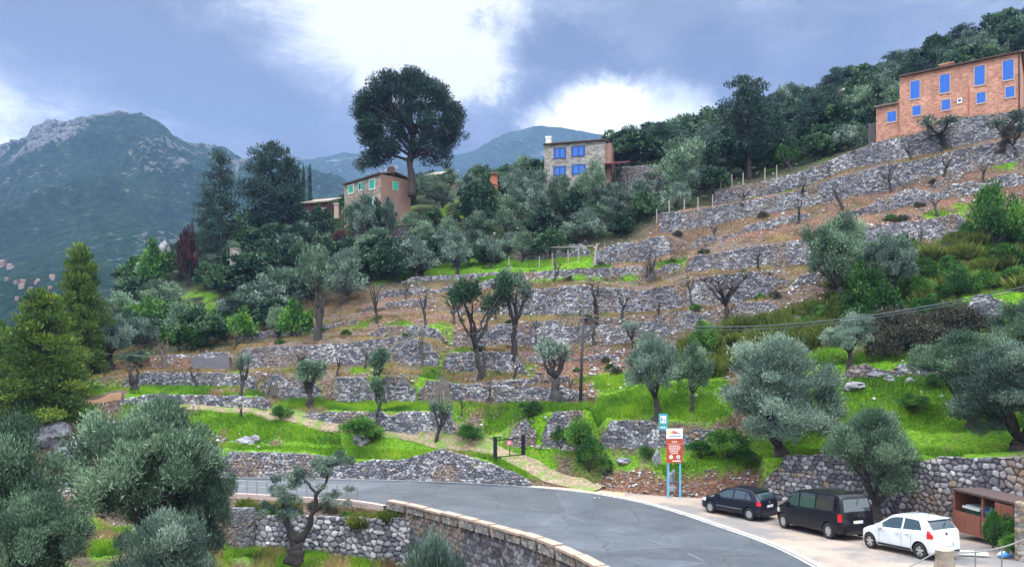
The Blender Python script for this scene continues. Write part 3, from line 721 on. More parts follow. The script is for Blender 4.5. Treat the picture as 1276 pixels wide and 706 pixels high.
# second and third terraces
W('C', 152, 322, 'grey wall with brown tufts on top below the smooth concrete wall', res=.072, seed=14, su=.30, sv=.19)
W('C', 328, 404, 'wall of pale stones behind the small round olive and the leaning canes', res=.072, seed=15, su=.30, sv=.19)
W('C', 410, 520, 'tall tight wall behind the leaning ball shaped tree', res=.072, seed=16, warm=.05, rag=.08, su=.30, sv=.19)
W('C', 520, 735, 'long low wall of mixed pale stones running to the utility pole', res=.072, seed=17, warm=.08, su=.30, sv=.19)
W('C', 1050, 1172, 'low tumbled wall of pale boulders on the green slope above the white car', res=.072, seed=18, su=.42, sv=.3, warm=.08)
W('D', 294, 549, 'long straight grey wall above the small round olive, its top rising to the right', res=.072, seed=20, warm=.06, rag=.1, su=.30, sv=.19)
W('D', 553, 664, 'mossy wall behind the forked dark green tree', res=.072, seed=21, su=.30, sv=.19)
W('D', 1198, 1252, 'steep bit of blue grey wall beyond the brambles at the right', res=.072, seed=22, su=.4, sv=.26, rag=.1)
W('E', 455, 556, 'tumbled light stones topping the long straight wall', res=.072, seed=24, warm=.1, su=.30, sv=.19)
W('E', 562, 652, 'pale wall behind the trunk of the forked dark green tree', res=.072, seed=25, warm=.1, su=.30, sv=.19)
W('E', 654, 908, 'long pale wall crossing behind the top of the utility pole', res=.072, seed=26, warm=.08, su=.30, sv=.19)
W('E', 912, 984, 'rough heap-like wall under the bare pruned tree', res=.072, seed=27, warm=.06, su=.30, sv=.19)
W('F', 622, 850, 'terrace wall of bright stones midway up the brown slope, with niches at its left end', res=.072, seed=29, warm=.1, su=.30, sv=.19)
W('F', 854, 990, 'smooth grey wall behind the wide bare pruned tree', res=.072, seed=30, warm=.04, rag=.08, su=.30, sv=.19)
W('G', 855, 1056, 'tall pale wall of two merged courses left of the lime topped olive', res=.072, seed=32, warm=.05, rag=.1, su=.30, sv=.19)
W('G', 1060, 1215, 'long even wall with a pale straight top above the green bush', res=.072, seed=33, warm=.05, rag=.06, su=.30, sv=.19)
W('H', 740, 836, 'grey wall sloping up from the right end of the upper lawn', res=.072, seed=34, warm=.05, rag=.08, su=.30, sv=.19)
W('H', 1030, 1276, 'broken brown terrace wall under the red house slope', res=.072, seed=35, warm=.07, su=.30, sv=.19)
W('I', 640, 738, 'shaded wall along the back of the upper lawn', res=.072, seed=36, su=.30, sv=.19)
W('I', 821, 1290, 'immense grey wall sweeping up beneath the red house', res=.072, seed=37, warm=.05, rag=.06, clean=True, su=.30, sv=.19)
W('J', 890, 1290, 'uppermost grey wall carrying the red house', res=.072, seed=38, warm=.05, rag=.08, clean=True, su=.30, sv=.19)
W('J', 438, 520, 'pale garden wall below the house with green shutters', res=.072, seed=39, su=.30, sv=.19)
W('K', 766, 828, 'brownish wall right of the house with four blue windows', res=.072, seed=40, warm=.3, su=.30, sv=.19)
W('I', 385, 420, 'short shaded wall at the left edge of the upper olive grove', res=.072, seed=41, su=.30, sv=.19)

def px_wall(ctrl, h, label, seed, **kw):
    xs = np.arange(ctrl[0][0], ctrl[-1][0] + 1, 6.0); ys = np.interp(xs, [c[0] for c in ctrl], [c[1] for c in ctrl])
    pts = [hit(a, c, 45) for a, c in zip(xs, ys)]
    Y = np.array([p.y for p in pts]); k = np.ones(7) / 7; Ys = np.convolve(np.pad(Y, 3, 'edge'), k, 'valid')
    P_ = []
    for a, y in zip(xs, Ys):
        x = (a - HX) / F * y; z = zground(x, y); P_.append((x, y, z - .3, z + h))
    o = stone_wall('stone_wall', P_, seed=seed, **kw); return tag(o, label, 'stone wall', 'dry stone terrace walls', 'thing')
for ctrl, h, lab, sd_ in (
    ([(470, 372), (540, 366), (628, 356)], .9, 'low tumbled wall on the upper brown slope left of the bright stone wall', 101),
    ([(500, 352), (560, 348), (640, 344)], .6, 'thin line of stones just under the left half of the upper lawn', 102),
    ([(640, 350), (700, 346), (790, 342), (850, 338)], .9, 'broken stones edging the terrace above the bright stone wall', 103),
    ([(860, 308), (930, 290), (1010, 272)], .8, 'low broken wall across the brown band below the great grey wall', 104),
    ([(836, 292), (900, 277), (980, 262)], .5, 'line of rust coloured stones at the foot of the great grey wall', 105),
    ([(1080, 262), (1150, 240), (1200, 222)], .8, 'short brown wall beneath the leafless branching tree', 106),
    ([(1190, 216), (1276, 200)], 1.2, 'blue grey wall at the right edge below the great grey wall', 107),
    ([(300, 424), (380, 416), (455, 404)], .7, 'mossy line of stones at the foot of the dark wood', 108),
    ([(985, 402), (1045, 394)], .9, 'stone patch under the lime topped olive', 109),
    ([(985, 360), (1030, 348)], .9, 'narrow stepped wall left of the lime topped olive', 110),
    ([(560, 486), (640, 480), (720, 476)], .5, 'low line of stones beneath the mossy wall', 111),
    ([(655, 452), (720, 450), (780, 446)], .55, 'faint line of stones across the bare earth slope right of the leaning olive', 112),
    ([(190, 424), (240, 420)], .7, 'short wall half lost in the bushes at the wood edge', 113),
    ([(200, 448), (290, 444)], .5, 'top course of stones over the smooth rendered wall', 114),
    ([(560, 392), (640, 386)], .6, 'small terrace edge behind the forked dark green tree', 116),
    ([(455, 388), (540, 380)], .8, 'short terrace edge right of the reddish pruned trunk', 117)):
    px_wall(ctrl, h, lab, sd_, su=.3, sv=.19, res=.072, warm=.06)

# smooth rendered wall and rock outcrops
def slab_wall(rn, p0, p1, mat, label, name='concrete_wall'):
    b = MB(); pts = []
    for px in np.arange(p0, p1 + .1, 8):
        Y, zb, zt = row(rn, px); Y = float(Y) - 0.12
        pts.append(((px - HX) / F * Y, Y, float(zb) - .3, float(zt) + .08))
    for (x, y, z, w), (x2, y2, z2, w2) in zip(pts[:-1], pts[1:]):
        b.add([(x, y, z), (x2, y2, z2), (x2, y2, w2), (x, y, w), (x, y + .35, z), (x2, y2 + .35, z2), (x2, y2 + .35, w2), (x, y + .35, w)],
              [(0, 1, 2, 3), (3, 2, 6, 7), (5, 4, 7, 6)])
    return tag(b.build(name, mat), label, 'wall', kind='thing')
slab_wall('D', 238, 290, simple('grey_render', (0.13, 0.125, 0.15), .9, var=.35, scale=1.5), 'smooth grey rendered wall between two stone walls at the wood edge')

def rock(name, loc, s, seed, mat, label, cat='rock', group=None, sub=3):
    bm = bmesh.new(); bmesh.ops.create_icosphere(bm, subdivisions=sub, radius=1)
    for v in bm.verts:
        n = mnoise.noise(v.co * 1.1 + Vector((seed * 3.1, 0, 0))); n2 = mnoise.noise(v.co * 2.7 + Vector((0, seed, 5)))
        q = v.co * (1 + 0.45 * n + 0.22 * n2)
        c = mnoise.cell(v.co * 1.6 + Vector((seed, seed, 0)))
        q *= 0.92 + 0.14 * c
        v.co = Vector((q.x * s[0], q.y * s[1], q.z * s[2]))
    me = bpy.data.meshes.new(name); bm.to_mesh(me); bm.free()
    me.materials.append(mat)
    o = link(name, me, None, loc); o.rotation_euler.z = seed * 1.3
    return tag(o, label, cat, group)
M['rock'] = None
m, nt, bs = new_mat('limestone_rock')
n1, n2 = nz(nt, 1.6, 8, 0.7), nz(nt, 6, 6, 0.7)
c = ramp(nt, n1, [(0.3, (0.08, 0.08, 0.10)), (0.5, (0.24, 0.24, 0.28)), (0.7, (0.42, 0.41, 0.43))])
c = mixc(nt, ramp(nt, n2, [(0.6, (0, 0, 0)), (0.75, (0.5, 0.5, 0.5))]), c, (0.3, 0.2, 0.12))
nt.links.new(c, bs.inputs['Base Color']); bs.inputs['Roughness'].default_value = .95; bump(nt, bs, n1, 1.0, 0.3)
M['rock'] = m
for i, (px, py, w, h, lab) in enumerate([
    (188, 545, 55, 26, 'large grey boulder beside the track left of the big olive crown'), (62, 548, 60, 30, 'low grey rock slab under the bright green pine'),
    (78, 575, 36, 22, 'pale cracked rock just above the road at the far left'), (95, 560, 26, 14, 'smaller pale rock above the cracked one'),
    (112, 600, 20, 10, 'flat stone at the verge behind the big olive'), (757, 588, 14, 12, 'small pale boulder on the red bank left of the board'),
    (838, 597, 11, 14, 'white rock seen between the blue legs of the board'), (839, 610, 9, 9, 'little white rock below the one between the blue legs'), (818, 578, 11, 22, 'upright pale rock left of the board'),
    (775, 575, 20, 7, 'flat grey rock in the grass left of the board'), (206, 316, 15, 20, 'domed layered rock on the wooded spur'), (884, 448, 18, 12, 'dark rock with a white face in the overgrown bank'),
    (915, 445, 8, 22, 'narrow upright rock in the tall grass bank'), (1066, 484, 30, 10, 'flat grey boulder beside the dark olive stump'), (1108, 474, 16, 8, 'white boulder fallen from the low tumbled wall'),
    (1090, 470, 18, 9, 'pale rock under the dark olive'), (1133, 476, 14, 7, 'pale rock lying on the green slope'),
    (305, 553, 22, 12, 'white broken rock in the earth patch over the road'), (318, 549, 12, 9, 'small white rock in the same earth patch'), (449, 551, 24, 12, 'cluster of white rock in the grass below the wheel tracks'),
    (224, 385, 9, 9, 'purple grey rock in the little clearing'), (294, 318, 9, 10, 'single pale standing rock in the wood')]):
    if py < 400: Y = {224: 100, 206: 112, 294: 108}[px]; g = P(px, py, Y)
    else: g = hit(px, py, 45 if px > 30 else 45)
    k = g.y / F
    rock('rock', (g.x, g.y, g.z + h * k * 0.2), (w * k * .5, w * k * .45, h * k * .62), i + 2, M['rock'], lab)

# rubble: loose stones lying on the bare slopes, too many to count
def rubble():
    r = np.random.default_rng(5)
    V, Fc, A = [], [], []
    base = np.array([[0, 0, 1], [1, 0, 0], [0, 1, 0], [-1, 0, 0], [0, -1, 0], [0, 0, -1]], float)
    f = np.array([[0, 1, 2], [0, 2, 3], [0, 3, 4], [0, 4, 1], [5, 2, 1], [5, 3, 2], [5, 4, 3], [5, 1, 4]])
    zones = [(440, 1276, 300, 500, 6500, .17), (560, 1276, 200, 300, 1800, .2), (735, 800, 435, 490, 500, .22), (640, 720, 515, 560, 250, .2), (740, 950, 585, 622, 420, .13), (270, 340, 540, 560, 130, .18),
             (180, 440, 430, 500, 500, .15), (930, 1250, 450, 560, 260, .14), (60, 280, 520, 600, 300, .22), (530, 640, 515, 560, 220, .17), (60, 260, 610, 690, 400, .18), (855, 990, 375, 410, 350, .2), (900, 1040, 330, 420, 450, .2)]
    for a, b_, c, d, n, s in zones:
        for k in range(n):
            px, py = r.uniform(a, b_), r.uniform(c, d)
            cl = vnoise(px * .06, py * .12, 1, 3)
            if cl < 0.45 and r.random() < .75: continue
            p = hit(px, py, 40)
            if green_at(p) > .4 and r.random() < .85: continue
            if p.y < 44 and px > 500: continue
            q = base * (s * r.uniform(.35, 1.2)) * r.uniform([.7, .7, .45], [1.3, 1.3, .8]); an = r.uniform(0, 6.28)
            rot = np.array([[math.cos(an), -math.sin(an), 0], [math.sin(an), math.cos(an), 0], [0, 0, 1]])
            q = q @ rot.T + r.uniform(-.03, .03, (6, 3)) + [p.x, p.y, p.z + .03]
            Fc.append(f + 6 * len(V)); V.append(q); A += [(r.uniform(.3, 1.0), 0.0, 1.0 if r.random() < .2 else 0.0)] * 6
    me = np_mesh('rubble', np.concatenate(V), np.concatenate(Fc), M['wall']); add_attr(me, 'stone', np.array(A))
    tag(link('rubble', me), 'loose fallen stones scattered over the terraces', 'rubble', kind='stuff')
rubble()

# ---------------------------------------------------------------- the wall under the road and its parapet
def near_pts(p0, p1, n, dy=0.0):
    out = []
    for px in np.linspace(p0, p1, n):
        y = float(ynear(px)) + dy; out.append(((px - HX) / F * y, y))
    return out
def parapet():
    root = thing('roadside_parapet', 'curved stone parapet with pale coping blocks along the near side of the road', 'parapet', (near_pts(600, 600, 1)[0][0], near_pts(600, 600, 1)[0][1], -4))
    inv = Vector(root.location)
    def loc(o): o.location = -inv; return o
    L = [p for p in offset(resample(NE, .35), -0.30) if HX + F * p.x / p.y > 478 and p.y > 17]
    pts = [(p.x, p.y, -4.6, float(roadz(p.y)) + 0.2) for p in L]
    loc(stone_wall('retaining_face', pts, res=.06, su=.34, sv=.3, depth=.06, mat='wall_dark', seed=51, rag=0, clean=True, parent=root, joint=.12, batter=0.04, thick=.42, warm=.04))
    d = 0.0; k = 0; blocks = []; cur = [L[0]]
    for a, c in zip(L[:-1], L[1:]):
        d += (c - a).length; cur.append(c)
        if d > 1.35:
            blocks.append(cur); cur = [c]; d = 0
    blocks.append(cur)
    rr = random.Random(4)
    for bi, bl in enumerate(blocks):
        if len(bl) < 3: continue
        bl = bl[:]; 
        h = 0.46 + 0.07 * rr.random()
        if bi % 1 == 0:
            t = (bl[1] - bl[0]).normalized(); bl[-1] = bl[-1] - t * 0.17
        pp = [(p.x, p.y, float(roadz(p.y)) + 0.2, float(roadz(p.y)) + h) for p in bl]
        o = loc(stone_wall('parapet_block', pp, res=.045, su=.33, sv=.26, depth=.035, mat='wall_pale', seed=60 + bi, rag=0, clean=True, parent=root, joint=.14, batter=0, thick=.36, warm=.1))
        b = MB()
        inn, out_ = offset(bl, 0.40), offset(bl, -0.06 - .03 * rr.random())
        V = []
        for p, q in zip(out_, inn):
            z = float(roadz(p.y)) + h
            V += [(p.x, p.y, z), (p.x, p.y, z + .11), (q.x, q.y, z + .11), (q.x, q.y, z)]
        n = len(bl); Fq = []
        for i in range(n - 1):
            for e in range(4): Fq.append((i * 4 + e, (i + 1) * 4 + e, (i + 1) * 4 + (e + 1) % 4, i * 4 + (e + 1) % 4))
        Fq += [(0, 1, 2, 3), tuple(reversed([(n - 1) * 4 + e for e in range(4)]))]
        b.add(V, Fq)
        c = b.build('coping', M['coping'], o)
    return root
parapet()
L = near_pts(150, 546, 60, -2.62)
pts = []
for px in np.linspace(284, 546, 44):
    sh = float(np.clip((520 - px) / 60, 0, 1)); y = float(ynear(px)) - 0.12 - 2.80 * sh
    zt = CZ - (np.interp(px, [150, 290, 330, 430, 546], [640, 638, 640, 642, 650]) - HY) / F * y
    zt = np.interp(px, [150, 300, 546], [-1.25, -1.2, -0.75])
    pts.append(((px - HX) / F * y, y, -4.2, zt))
tag(stone_wall('stone_wall', pts, res=.06, su=.42, sv=.30, depth=.14, mat='wall', seed=71, joint=.17, rag=.12, warm=.03, clean=True), 'lower wall of big rounded grey stones under the road at the left', 'stone wall', kind='thing')
y = float(ynear(297)) - 3.15; xa, xb = (284 - HX) / F * y, (318 - HX) / F * y; zb_ = CZ - (632 - HY) / F * y
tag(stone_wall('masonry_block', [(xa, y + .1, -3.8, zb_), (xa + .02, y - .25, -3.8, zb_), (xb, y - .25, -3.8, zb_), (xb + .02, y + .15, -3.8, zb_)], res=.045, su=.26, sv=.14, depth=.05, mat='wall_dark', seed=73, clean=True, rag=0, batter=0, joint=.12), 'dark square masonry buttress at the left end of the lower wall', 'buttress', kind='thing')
# kerb below the railing
L = smooth2(resample(near_pts(40, 480, 40, -0.12), 0.5), 4)
b = MB(); a, c = offset(L, .14), offset(L, -.14); V = []
for p, q in zip(c, a):
    z = float(roadz(p.y)); V += [(p.x, p.y, z - .3), (p.x, p.y, z + .16), (q.x, q.y, z + .16), (q.x, q.y, z - .3)]
b.add(V, [(i * 4 + e, (i + 1) * 4 + e, (i + 1) * 4 + (e + 1) % 4, i * 4 + (e + 1) % 4) for i in range(len(L) - 1) for e in range(3)])
tag(b.build('kerb', simple('pinkish_kerb', (0.40, 0.31, 0.29), .9, var=.25, scale=3)), 'low pinkish kerb carrying the metal railing', 'kerb', kind='structure')
steel = simple('galvanised_steel', (0.30, 0.31, 0.33), .45, .7, .15)
def railing(p0, p1, posts, label):
    r = thing('road_railing', label, 'railing', (near_pts(p0, p0, 1)[0][0], near_pts(p0, p0, 1)[0][1], -0.6))
    LL = [Vector(p) for p in near_pts(p0, p1, posts, -0.12)]
    off = Vector(r.location)
    b = MB()
    for hh in (.62, .98): b.tube([Vector((p.x, p.y, float(roadz(p.y)) + hh)) - off for p in LL], .022, 6)
    b.build('rail', steel, r)
    for p in LL:
        b = MB(); z = float(roadz(p.y)); b.tube([Vector((p.x, p.y, z + .1)) - off, Vector((p.x, p.y, z + 1.0)) - off], .025, 6); b.build('post', steel, r)
railing(270, 445, 15, 'thin grey metal railing along the near side of the road behind the forked olive')
railing(60, 90, 3, 'short piece of thin railing seen between the left olives')
# ---------------------------------------------------------------- the far mountain and hills
def mountain(name, label, prof, sky, seed, rough, mat, pxr=(-420, 1000), step=3.0, rock_from=0.0):
    """prof: list of (Y, fraction of the way from the foot row to the skyline row); sky: skyline in photo columns/rows"""
    px = np.arange(pxr[0], pxr[1], step)
    sk = np.interp(px, [p[0] for p in sky], [p[1] for p in sky])
    Ys, Zs, Ts = [], [], []
    n = 110
    Yp = np.interp(np.linspace(0, 1, n), np.linspace(0, 1, len(prof)), [p[0] for p in prof])
    fr = np.interp(np.linspace(0, 1, n), np.linspace(0, 1, len(prof)), [p[1] for p in prof])
    foot = 470
    for Y, f in zip(Yp, fr):
        py = foot + (sk - foot) * f
        Ys.append(np.full_like(px, Y)); Zs.append(CZ - (py - HY) / F * Y); Ts.append(np.full_like(px, f))
    Ys, Zs, Ts = np.array(Ys), np.array(Zs), np.array(Ts)
    X = (px[None, :] - HX) / F * Ys
    r = 0; a = 1.0; tot = 0
    for o in range(6):
        v = 1 - np.abs(2 * vnoise(X, Ys, 0.0045 * 2 ** o, seed + o) - 1)
        r = r + a * v * v; tot += a; a *= 0.55
    r = r / tot
    amp = rough * np.clip((Ts - 0.05) * 3, 0, 1) * (0.35 + 0.65 * np.clip((Ts - 0.4) * 2.5, 0, 1)) * (1 - 0.55 * np.clip((Ts - .93) / .07, 0, 1))
    Zs = Zs + (r - 0.45) * amp
    Ys2 = Ys - (r - .45) * amp * 0.6
    V = np.stack([(px[None, :] - HX) / F * Ys, Ys2, Zs], -1).reshape(-1, 3)
    me = np_mesh(name, V, grid_faces(n, len(px)), mat, True)
    zz = Zs + 0; gy, gx = np.gradient(zz)
    crag = np.clip((r - 0.38) * 3.2, 0, 1) * np.clip((Ts - .58) * 2.8, 0, 1) * np.clip((300 - px[None, :]) / 60, .25, 1) + np.clip((vnoise(X, Ys, 0.012, seed + 30) - .72) * 5, 0, 1) * np.clip((Ts - .25) * 3, 0, 1) * .8
    add_attr(me, 'crag', np.stack([np.clip(crag, 0, 1), Ts, Ts * 0], -1).reshape(-1, 3))
    o = link(name, me); tag(o, label, 'mountain', kind='structure')
    return o
def mat_mountain():
    m, nt, bs = new_mat('mountain_forest_and_rock')
    a = attr(nt, 'crag'); sep = nt.nodes.new('ShaderNodeSeparateColor'); nt.links.new(a.outputs['Color'], sep.inputs[0])
    n1, n2, n3 = nz(nt, 0.018, 9, 0.75), nz(nt, 0.10, 8, 0.8), nz(nt, 0.35, 4, 0.7)
    forest = ramp(nt, n2, [(0.35, (0.008, 0.022, 0.018)), (0.5, (0.02, 0.048, 0.03)), (0.68, (0.055, 0.09, 0.055))])
    rockc = ramp(nt, n3, [(0.3, (0.07, 0.075, 0.09)), (0.5, (0.19, 0.19, 0.20)), (0.7, (0.36, 0.345, 0.34))])
    k = mth(nt, 'ADD', sep.outputs[0], mth(nt, 'MULTIPLY', mth(nt, 'SUBTRACT', n1, 0.5), 2.4))
    k2 = mth(nt, 'ADD', k, mth(nt, 'MULTIPLY', mth(nt, 'SUBTRACT', n2, 0.5), 5.5))
    f = ramp(nt, k2, [(0.68, (0, 0, 0)), (1.0, (.85, .85, .85))])
    c = mixc(nt, f, forest, rockc)
    nt.links.new(c, bs.inputs['Base Color']); bs.inputs['Roughness'].default_value = 1.0; bs.inputs['Specular IOR Level'].default_value = 0
    bump(nt, bs, n2, 1.0, 9.0)
    return m
mm = mat_mountain()
mountain('mountain', 'craggy limestone mountain with forested flanks closing the valley at the left',
         [(300, 0.0), (360, .22), (430, .34), (520, .44), (640, .55), (780, .67), (900, .80), (980, .90), (1030, .97), (1060, 1.0), (1120, .97), (1300, .7)],
         [(-420, 230), (-200, 215), (-80, 205), (0, 192), (18, 181), (40, 174), (62, 163), (85, 160), (112, 152), (130, 146), (150, 145), (175, 147), (195, 152), (206, 158), (216, 170), (235, 181), (258, 188), (268, 193), (290, 199), (330, 208), (420, 235), (560, 262), (1000, 300)],
         5, 85, mm, pxr=(-420, 640))
mountain('distant_hills', 'low blue wooded hills far beyond the green-shuttered house',
         [(1200, 0.0), (1400, .35), (1600, .6), (1800, .8), (1950, .94), (2050, 1.0), (2300, .8)],
         [(-420, 240), (200, 215), (330, 200), (372, 196), (420, 194), (450, 195), (500, 198), (550, 195), (590, 183), (615, 172), (640, 164), (668, 159), (700, 158), (730, 162), (770, 168), (820, 185), (1000, 230), (1300, 260)],
         9, 60, mm, pxr=(100, 1100))
# ---------------------------------------------------------------- plants: crowns are clouds of separate leaves round limbs
def leaf_cloud(lobes, n, L, Wd, up=0.4, out=0.8, seed=0, flat=1.0, shell=0.45, lobe_tint=0.2, fold=True, spray=.3):
    """lobes: (x,y,z, rx,ry,rz, weight). Each leaf is a small pointed blade"""
    r = np.random.default_rng(seed)
    lob = np.array([l[:6] for l in lobes], float)
    w = np.array([l[6] if len(l) > 6 else l[3] * l[5] for l in lobes], float); w /= w.sum()
    k = r.choice(len(lob), n, p=w)
    d = r.normal(size=(n, 3)); d /= np.linalg.norm(d, axis=1)[:, None]
    rad = r.random(n) ** shell
    rad = rad * (1 + spray * r.random(n) ** 4)
    c = lob[k, :3] + d * lob[k, 3:] * rad[:, None]
    cen = lob[:, :3].mean(0); oc = c - cen; oc /= (np.linalg.norm(oc, axis=1)[:, None] + 1e-6)
    ax = d * out * 0.6 + oc * out * 0.5 + np.array([0, 0, up]) + r.normal(size=(n, 3)) * 0.45
    ax /= np.linalg.norm(ax, axis=1)[:, None]
    sd_ = np.cross(ax, r.normal(size=(n, 3))); sd_ /= np.linalg.norm(sd_, axis=1)[:, None]
    s = r.uniform(0.6, 1.3, n)[:, None]
    a, b = c - ax * L * s * 0.5, c + ax * L * s * 0.5
    m1, m2 = c + sd_ * Wd * s, c - sd_ * Wd * s
    V = np.stack([a, m1, b, m2], 1).reshape(-1, 3)
    Fc = np.arange(n * 4).reshape(-1, 4)
    lt = r.normal(size=len(lob)) * lobe_tint
    t = np.clip(0.42 + lt[k] + r.normal(size=n) * 0.16 + 0.10 * (r.random(n) < .12), 0, 1)
    return V, Fc, np.repeat(t, 4)
def crown_mesh(name, lobes, n, L, Wd, mat, **kw):
    V, Fc, t = leaf_cloud(lobes, n, L, Wd, **kw)
    me = np_mesh(name, V, Fc, mat)
    add_attr(me, 'tint', np.stack([t, t, t], -1))
    return me
def shell_lobes(R3, n, r0, r1, seed, zmin=-0.5, fill=0.25, skip=None, cen=(0, 0, 0)):
    """small foliage masses spread over and inside an ellipsoid, leaving gaps"""
    rr = random.Random(seed); out = []
    for i in range(n):
        while True:
            d = Vector((rr.gauss(0, 1), rr.gauss(0, 1), rr.gauss(0, 1))).normalized()
            if d.z > zmin: break
        q = 0.45 + 0.5 * rr.random() if rr.random() < fill else 0.72 + 0.28 * rr.random()
        s = rr.uniform(r0, r1)
        out.append((cen[0] + d.x * R3[0] * q, cen[1] + d.y * R3[1] * q, cen[2] + d.z * R3[2] * q, s * rr.uniform(.9, 1.4), s * rr.uniform(.9, 1.4), s * rr.uniform(.6, 1.0)))
    return out
def limbs(b, base, top, targets, r, seed, thin=0.25, mi=0, wig=0.15):
    rr = random.Random(seed)
    for i, t in enumerate(targets):
        t = Vector(t); s = Vector(top)
        a = s.lerp(t, 0.35) + Vector((rr.uniform(-1, 1), rr.uniform(-1, 1), rr.uniform(-.3, .8))) * wig
        c = s.lerp(t, 0.7) + Vector((rr.uniform(-1, 1), rr.uniform(-1, 1), rr.uniform(-.3, .8))) * wig
        b.tube([s, a, c, t], [r, r * .7, r * .45, r * thin], 5, mi, .15, seed=seed + i)
def gnarl(b, pts, rad, seed, n=9, wob=.22, sub=3, j=.06):
    rr = random.Random(seed); P2, R2 = [], []
    for i in range(len(pts) - 1):
        for k in range(sub):
            t = k / sub
            p = Vector(pts[i]).lerp(Vector(pts[i + 1]), t)
            if i or k: p += Vector((rr.uniform(-1, 1), rr.uniform(-1, 1), 0)) * j
            P2.append(p); R2.append((rad[i] + (rad[i + 1] - rad[i]) * t) * (1 + .18 * (rr.random() - .5)))
    P2.append(Vector(pts[-1])); R2.append(rad[-1])
    b.tube(P2, R2, n, 0, wob, seed=seed)
VAR = {}          # kind -> list of (width, height, trunk mesh, crown mesh, name)
def add_var(kind, name, w, h, trunk, crown): VAR.setdefault(kind, []).append((w, h, trunk, crown, name))
def make_olive(kind, seed, leaves, L, Wd, mat='olive', H=5.0, Rw=2.6, nl=46, trunk_h=1.5, lean=0.2, bark='bark', r0=.42, r1=.75, low=-.45, skirt=0):
    rr = random.Random(seed)
    cz = trunk_h + (H - trunk_h) * 0.48; rz = (H - trunk_h) * 0.52
    off = (lean * rr.uniform(-1, 1), lean * rr.uniform(-1, 1))
    lobes = []; km = rr.choice((5, 6, 7))
    for i in range(km):
        a = i * 6.283 / km + rr.uniform(-.4, .4); q = rr.uniform(.38, .62) * Rw; rm = Rw * rr.uniform(.36, .52)
        lobes += shell_lobes((rm, rm, rz * rr.uniform(.5, .72)), nl // (km + 1), r0 * .85, r1 * .85, seed * 31 + i, low, cen=(off[0] + math.cos(a) * q, off[1] + math.sin(a) * q, cz + rz * rr.uniform(-.42, .25)))
    lobes += shell_lobes((Rw * .45, Rw * .45, rz * .55), nl // (km + 1), r0, r1, seed + 77, -.3, cen=(off[0], off[1], cz + rz * .42))
    b = MB()
    fork = (off[0] * .5, off[1] * .5, trunk_h * .85)
    gnarl(b, [(0, 0, -.4), (0.05, 0, .25), (off[0] * .2 + .12, 0.05, trunk_h * .45), fork], [.42, .30, .23, .22], seed)
    tg = [(l[0] * .85 + 0, l[1] * .85, l[2]) for l in rr.sample(lobes, 9)]
    limbs(b, None, fork, tg, .12, seed, wig=.22)
    tr = b.mesh(kind + '_trunk', M[bark], True)
    cr = crown_mesh(kind + '_crown', lobes, leaves, L, Wd, M[mat], up=.85, seed=seed, spray=.75)
    add_var(kind, 'olive_tree', 2 * (Rw + .35), H + .2, tr, cr)
for s in (1, 2, 3): make_olive('olive_near', s, 80000, .14, .018, 'olive_grey' if s == 2 else 'olive', nl=125, r0=.32, r1=.62, low=-.95, trunk_h=(1.0, .5, 1.2)[s - 1], Rw=(2.6, 2.5, 2.4)[s - 1])
for s in (4, 5, 6): make_olive('olive_mid', s, 17000, .19, .034, 'olive' if s == 5 else 'olive_grey', nl=80, r0=.38, r1=.66, low=-.7)
for s in (7, 8, 9, 10): make_olive('olive_far', s, 3200, .32, .065, 'olive_grey' if s % 2 else 'olive', nl=34, low=-.8, r0=.5, r1=.85, trunk_h=.9)
def make_bush(kind, name, seed, leaves, L, Wd, mat, nl=26, R3=(1.5, 1.5, 1.2), up=.3):
    lobes = shell_lobes(R3, nl, .35, .65, seed, -.2, cen=(0, 0, R3[2] * .75))
    b = MB(); rr = random.Random(seed)
    limbs(b, None, (0, 0, -.2), [(l[0] * .7, l[1] * .7, l[2] * .8) for l in rr.sample(lobes, 6)], .06, seed)
    add_var(kind, name, 2 * R3[0] + .7, R3[2] * 1.75 + .3, b.mesh(kind + '_stems', M['bark'], True), crown_mesh(kind + '_crown', lobes, leaves, L, Wd, M[mat], up=up, seed=seed))
for s in (21, 22, 23): make_bush('broad_far', 'evergreen_tree', s, 3000, .34, .10, 'broad', R3=(1.9, 1.9, 2.0), nl=34)
for s in (24, 25): make_bush('broad_near', 'shrub', s, 6000, .17, .045, 'green')
for s in (26, 27): make_bush('green_far', 'shrub', s, 1800, .26, .085, 'green')
for s in (28, 29): make_bush('bramble', 'bramble', s, 4000, .20, .035, 'dryleaf', R3=(1.7, 1.4, 1.0))
make_bush('red_far', 'russet_shrub', 30, 1800, .26, .09, 'red')
def make_grassy(kind, name, seed, mat, n=1500, H=1.0, Rr=.8, w=.02, lean=.5):
    r = np.random.default_rng(seed)
    th = r.uniform(0, 6.28, n); rad = Rr * np.sqrt(r.random(n)); x, y = rad * np.cos(th), rad * np.sin(th)
    h = H * r.uniform(.5, 1.1, n) * (1 - .4 * rad / Rr)
    lx, ly = r.normal(size=n) * lean * h * .5 + x * .3, r.normal(size=n) * lean * h * .5 + y * .3
    a = r.uniform(0, 3.14, n); dx, dy = np.cos(a) * w, np.sin(a) * w
    V = np.stack([np.stack([x - dx, y - dy, x * 0 - .05], -1), np.stack([x + dx, y + dy, x * 0 - .05], -1), np.stack([x + lx * .4 + dx * .7, y + ly * .4 + dy * .7, h * .6], -1), np.stack([x + lx, y + ly, h], -1)], 1).reshape(-1, 3)
    me = np_mesh(name, V, np.arange(n * 4).reshape(-1, 4), M[mat])
    t = np.repeat(np.clip(r.normal(.45, .22, n), 0, 1), 4); add_attr(me, 'tint', np.stack([t, t, t], -1))
    add_var(kind, name, 2 * Rr, H, None, me)
for s in (31, 32): make_grassy('reed', 'tall_grass_clump', s, 'reed', 1300, 1.4, 1.0, .022)
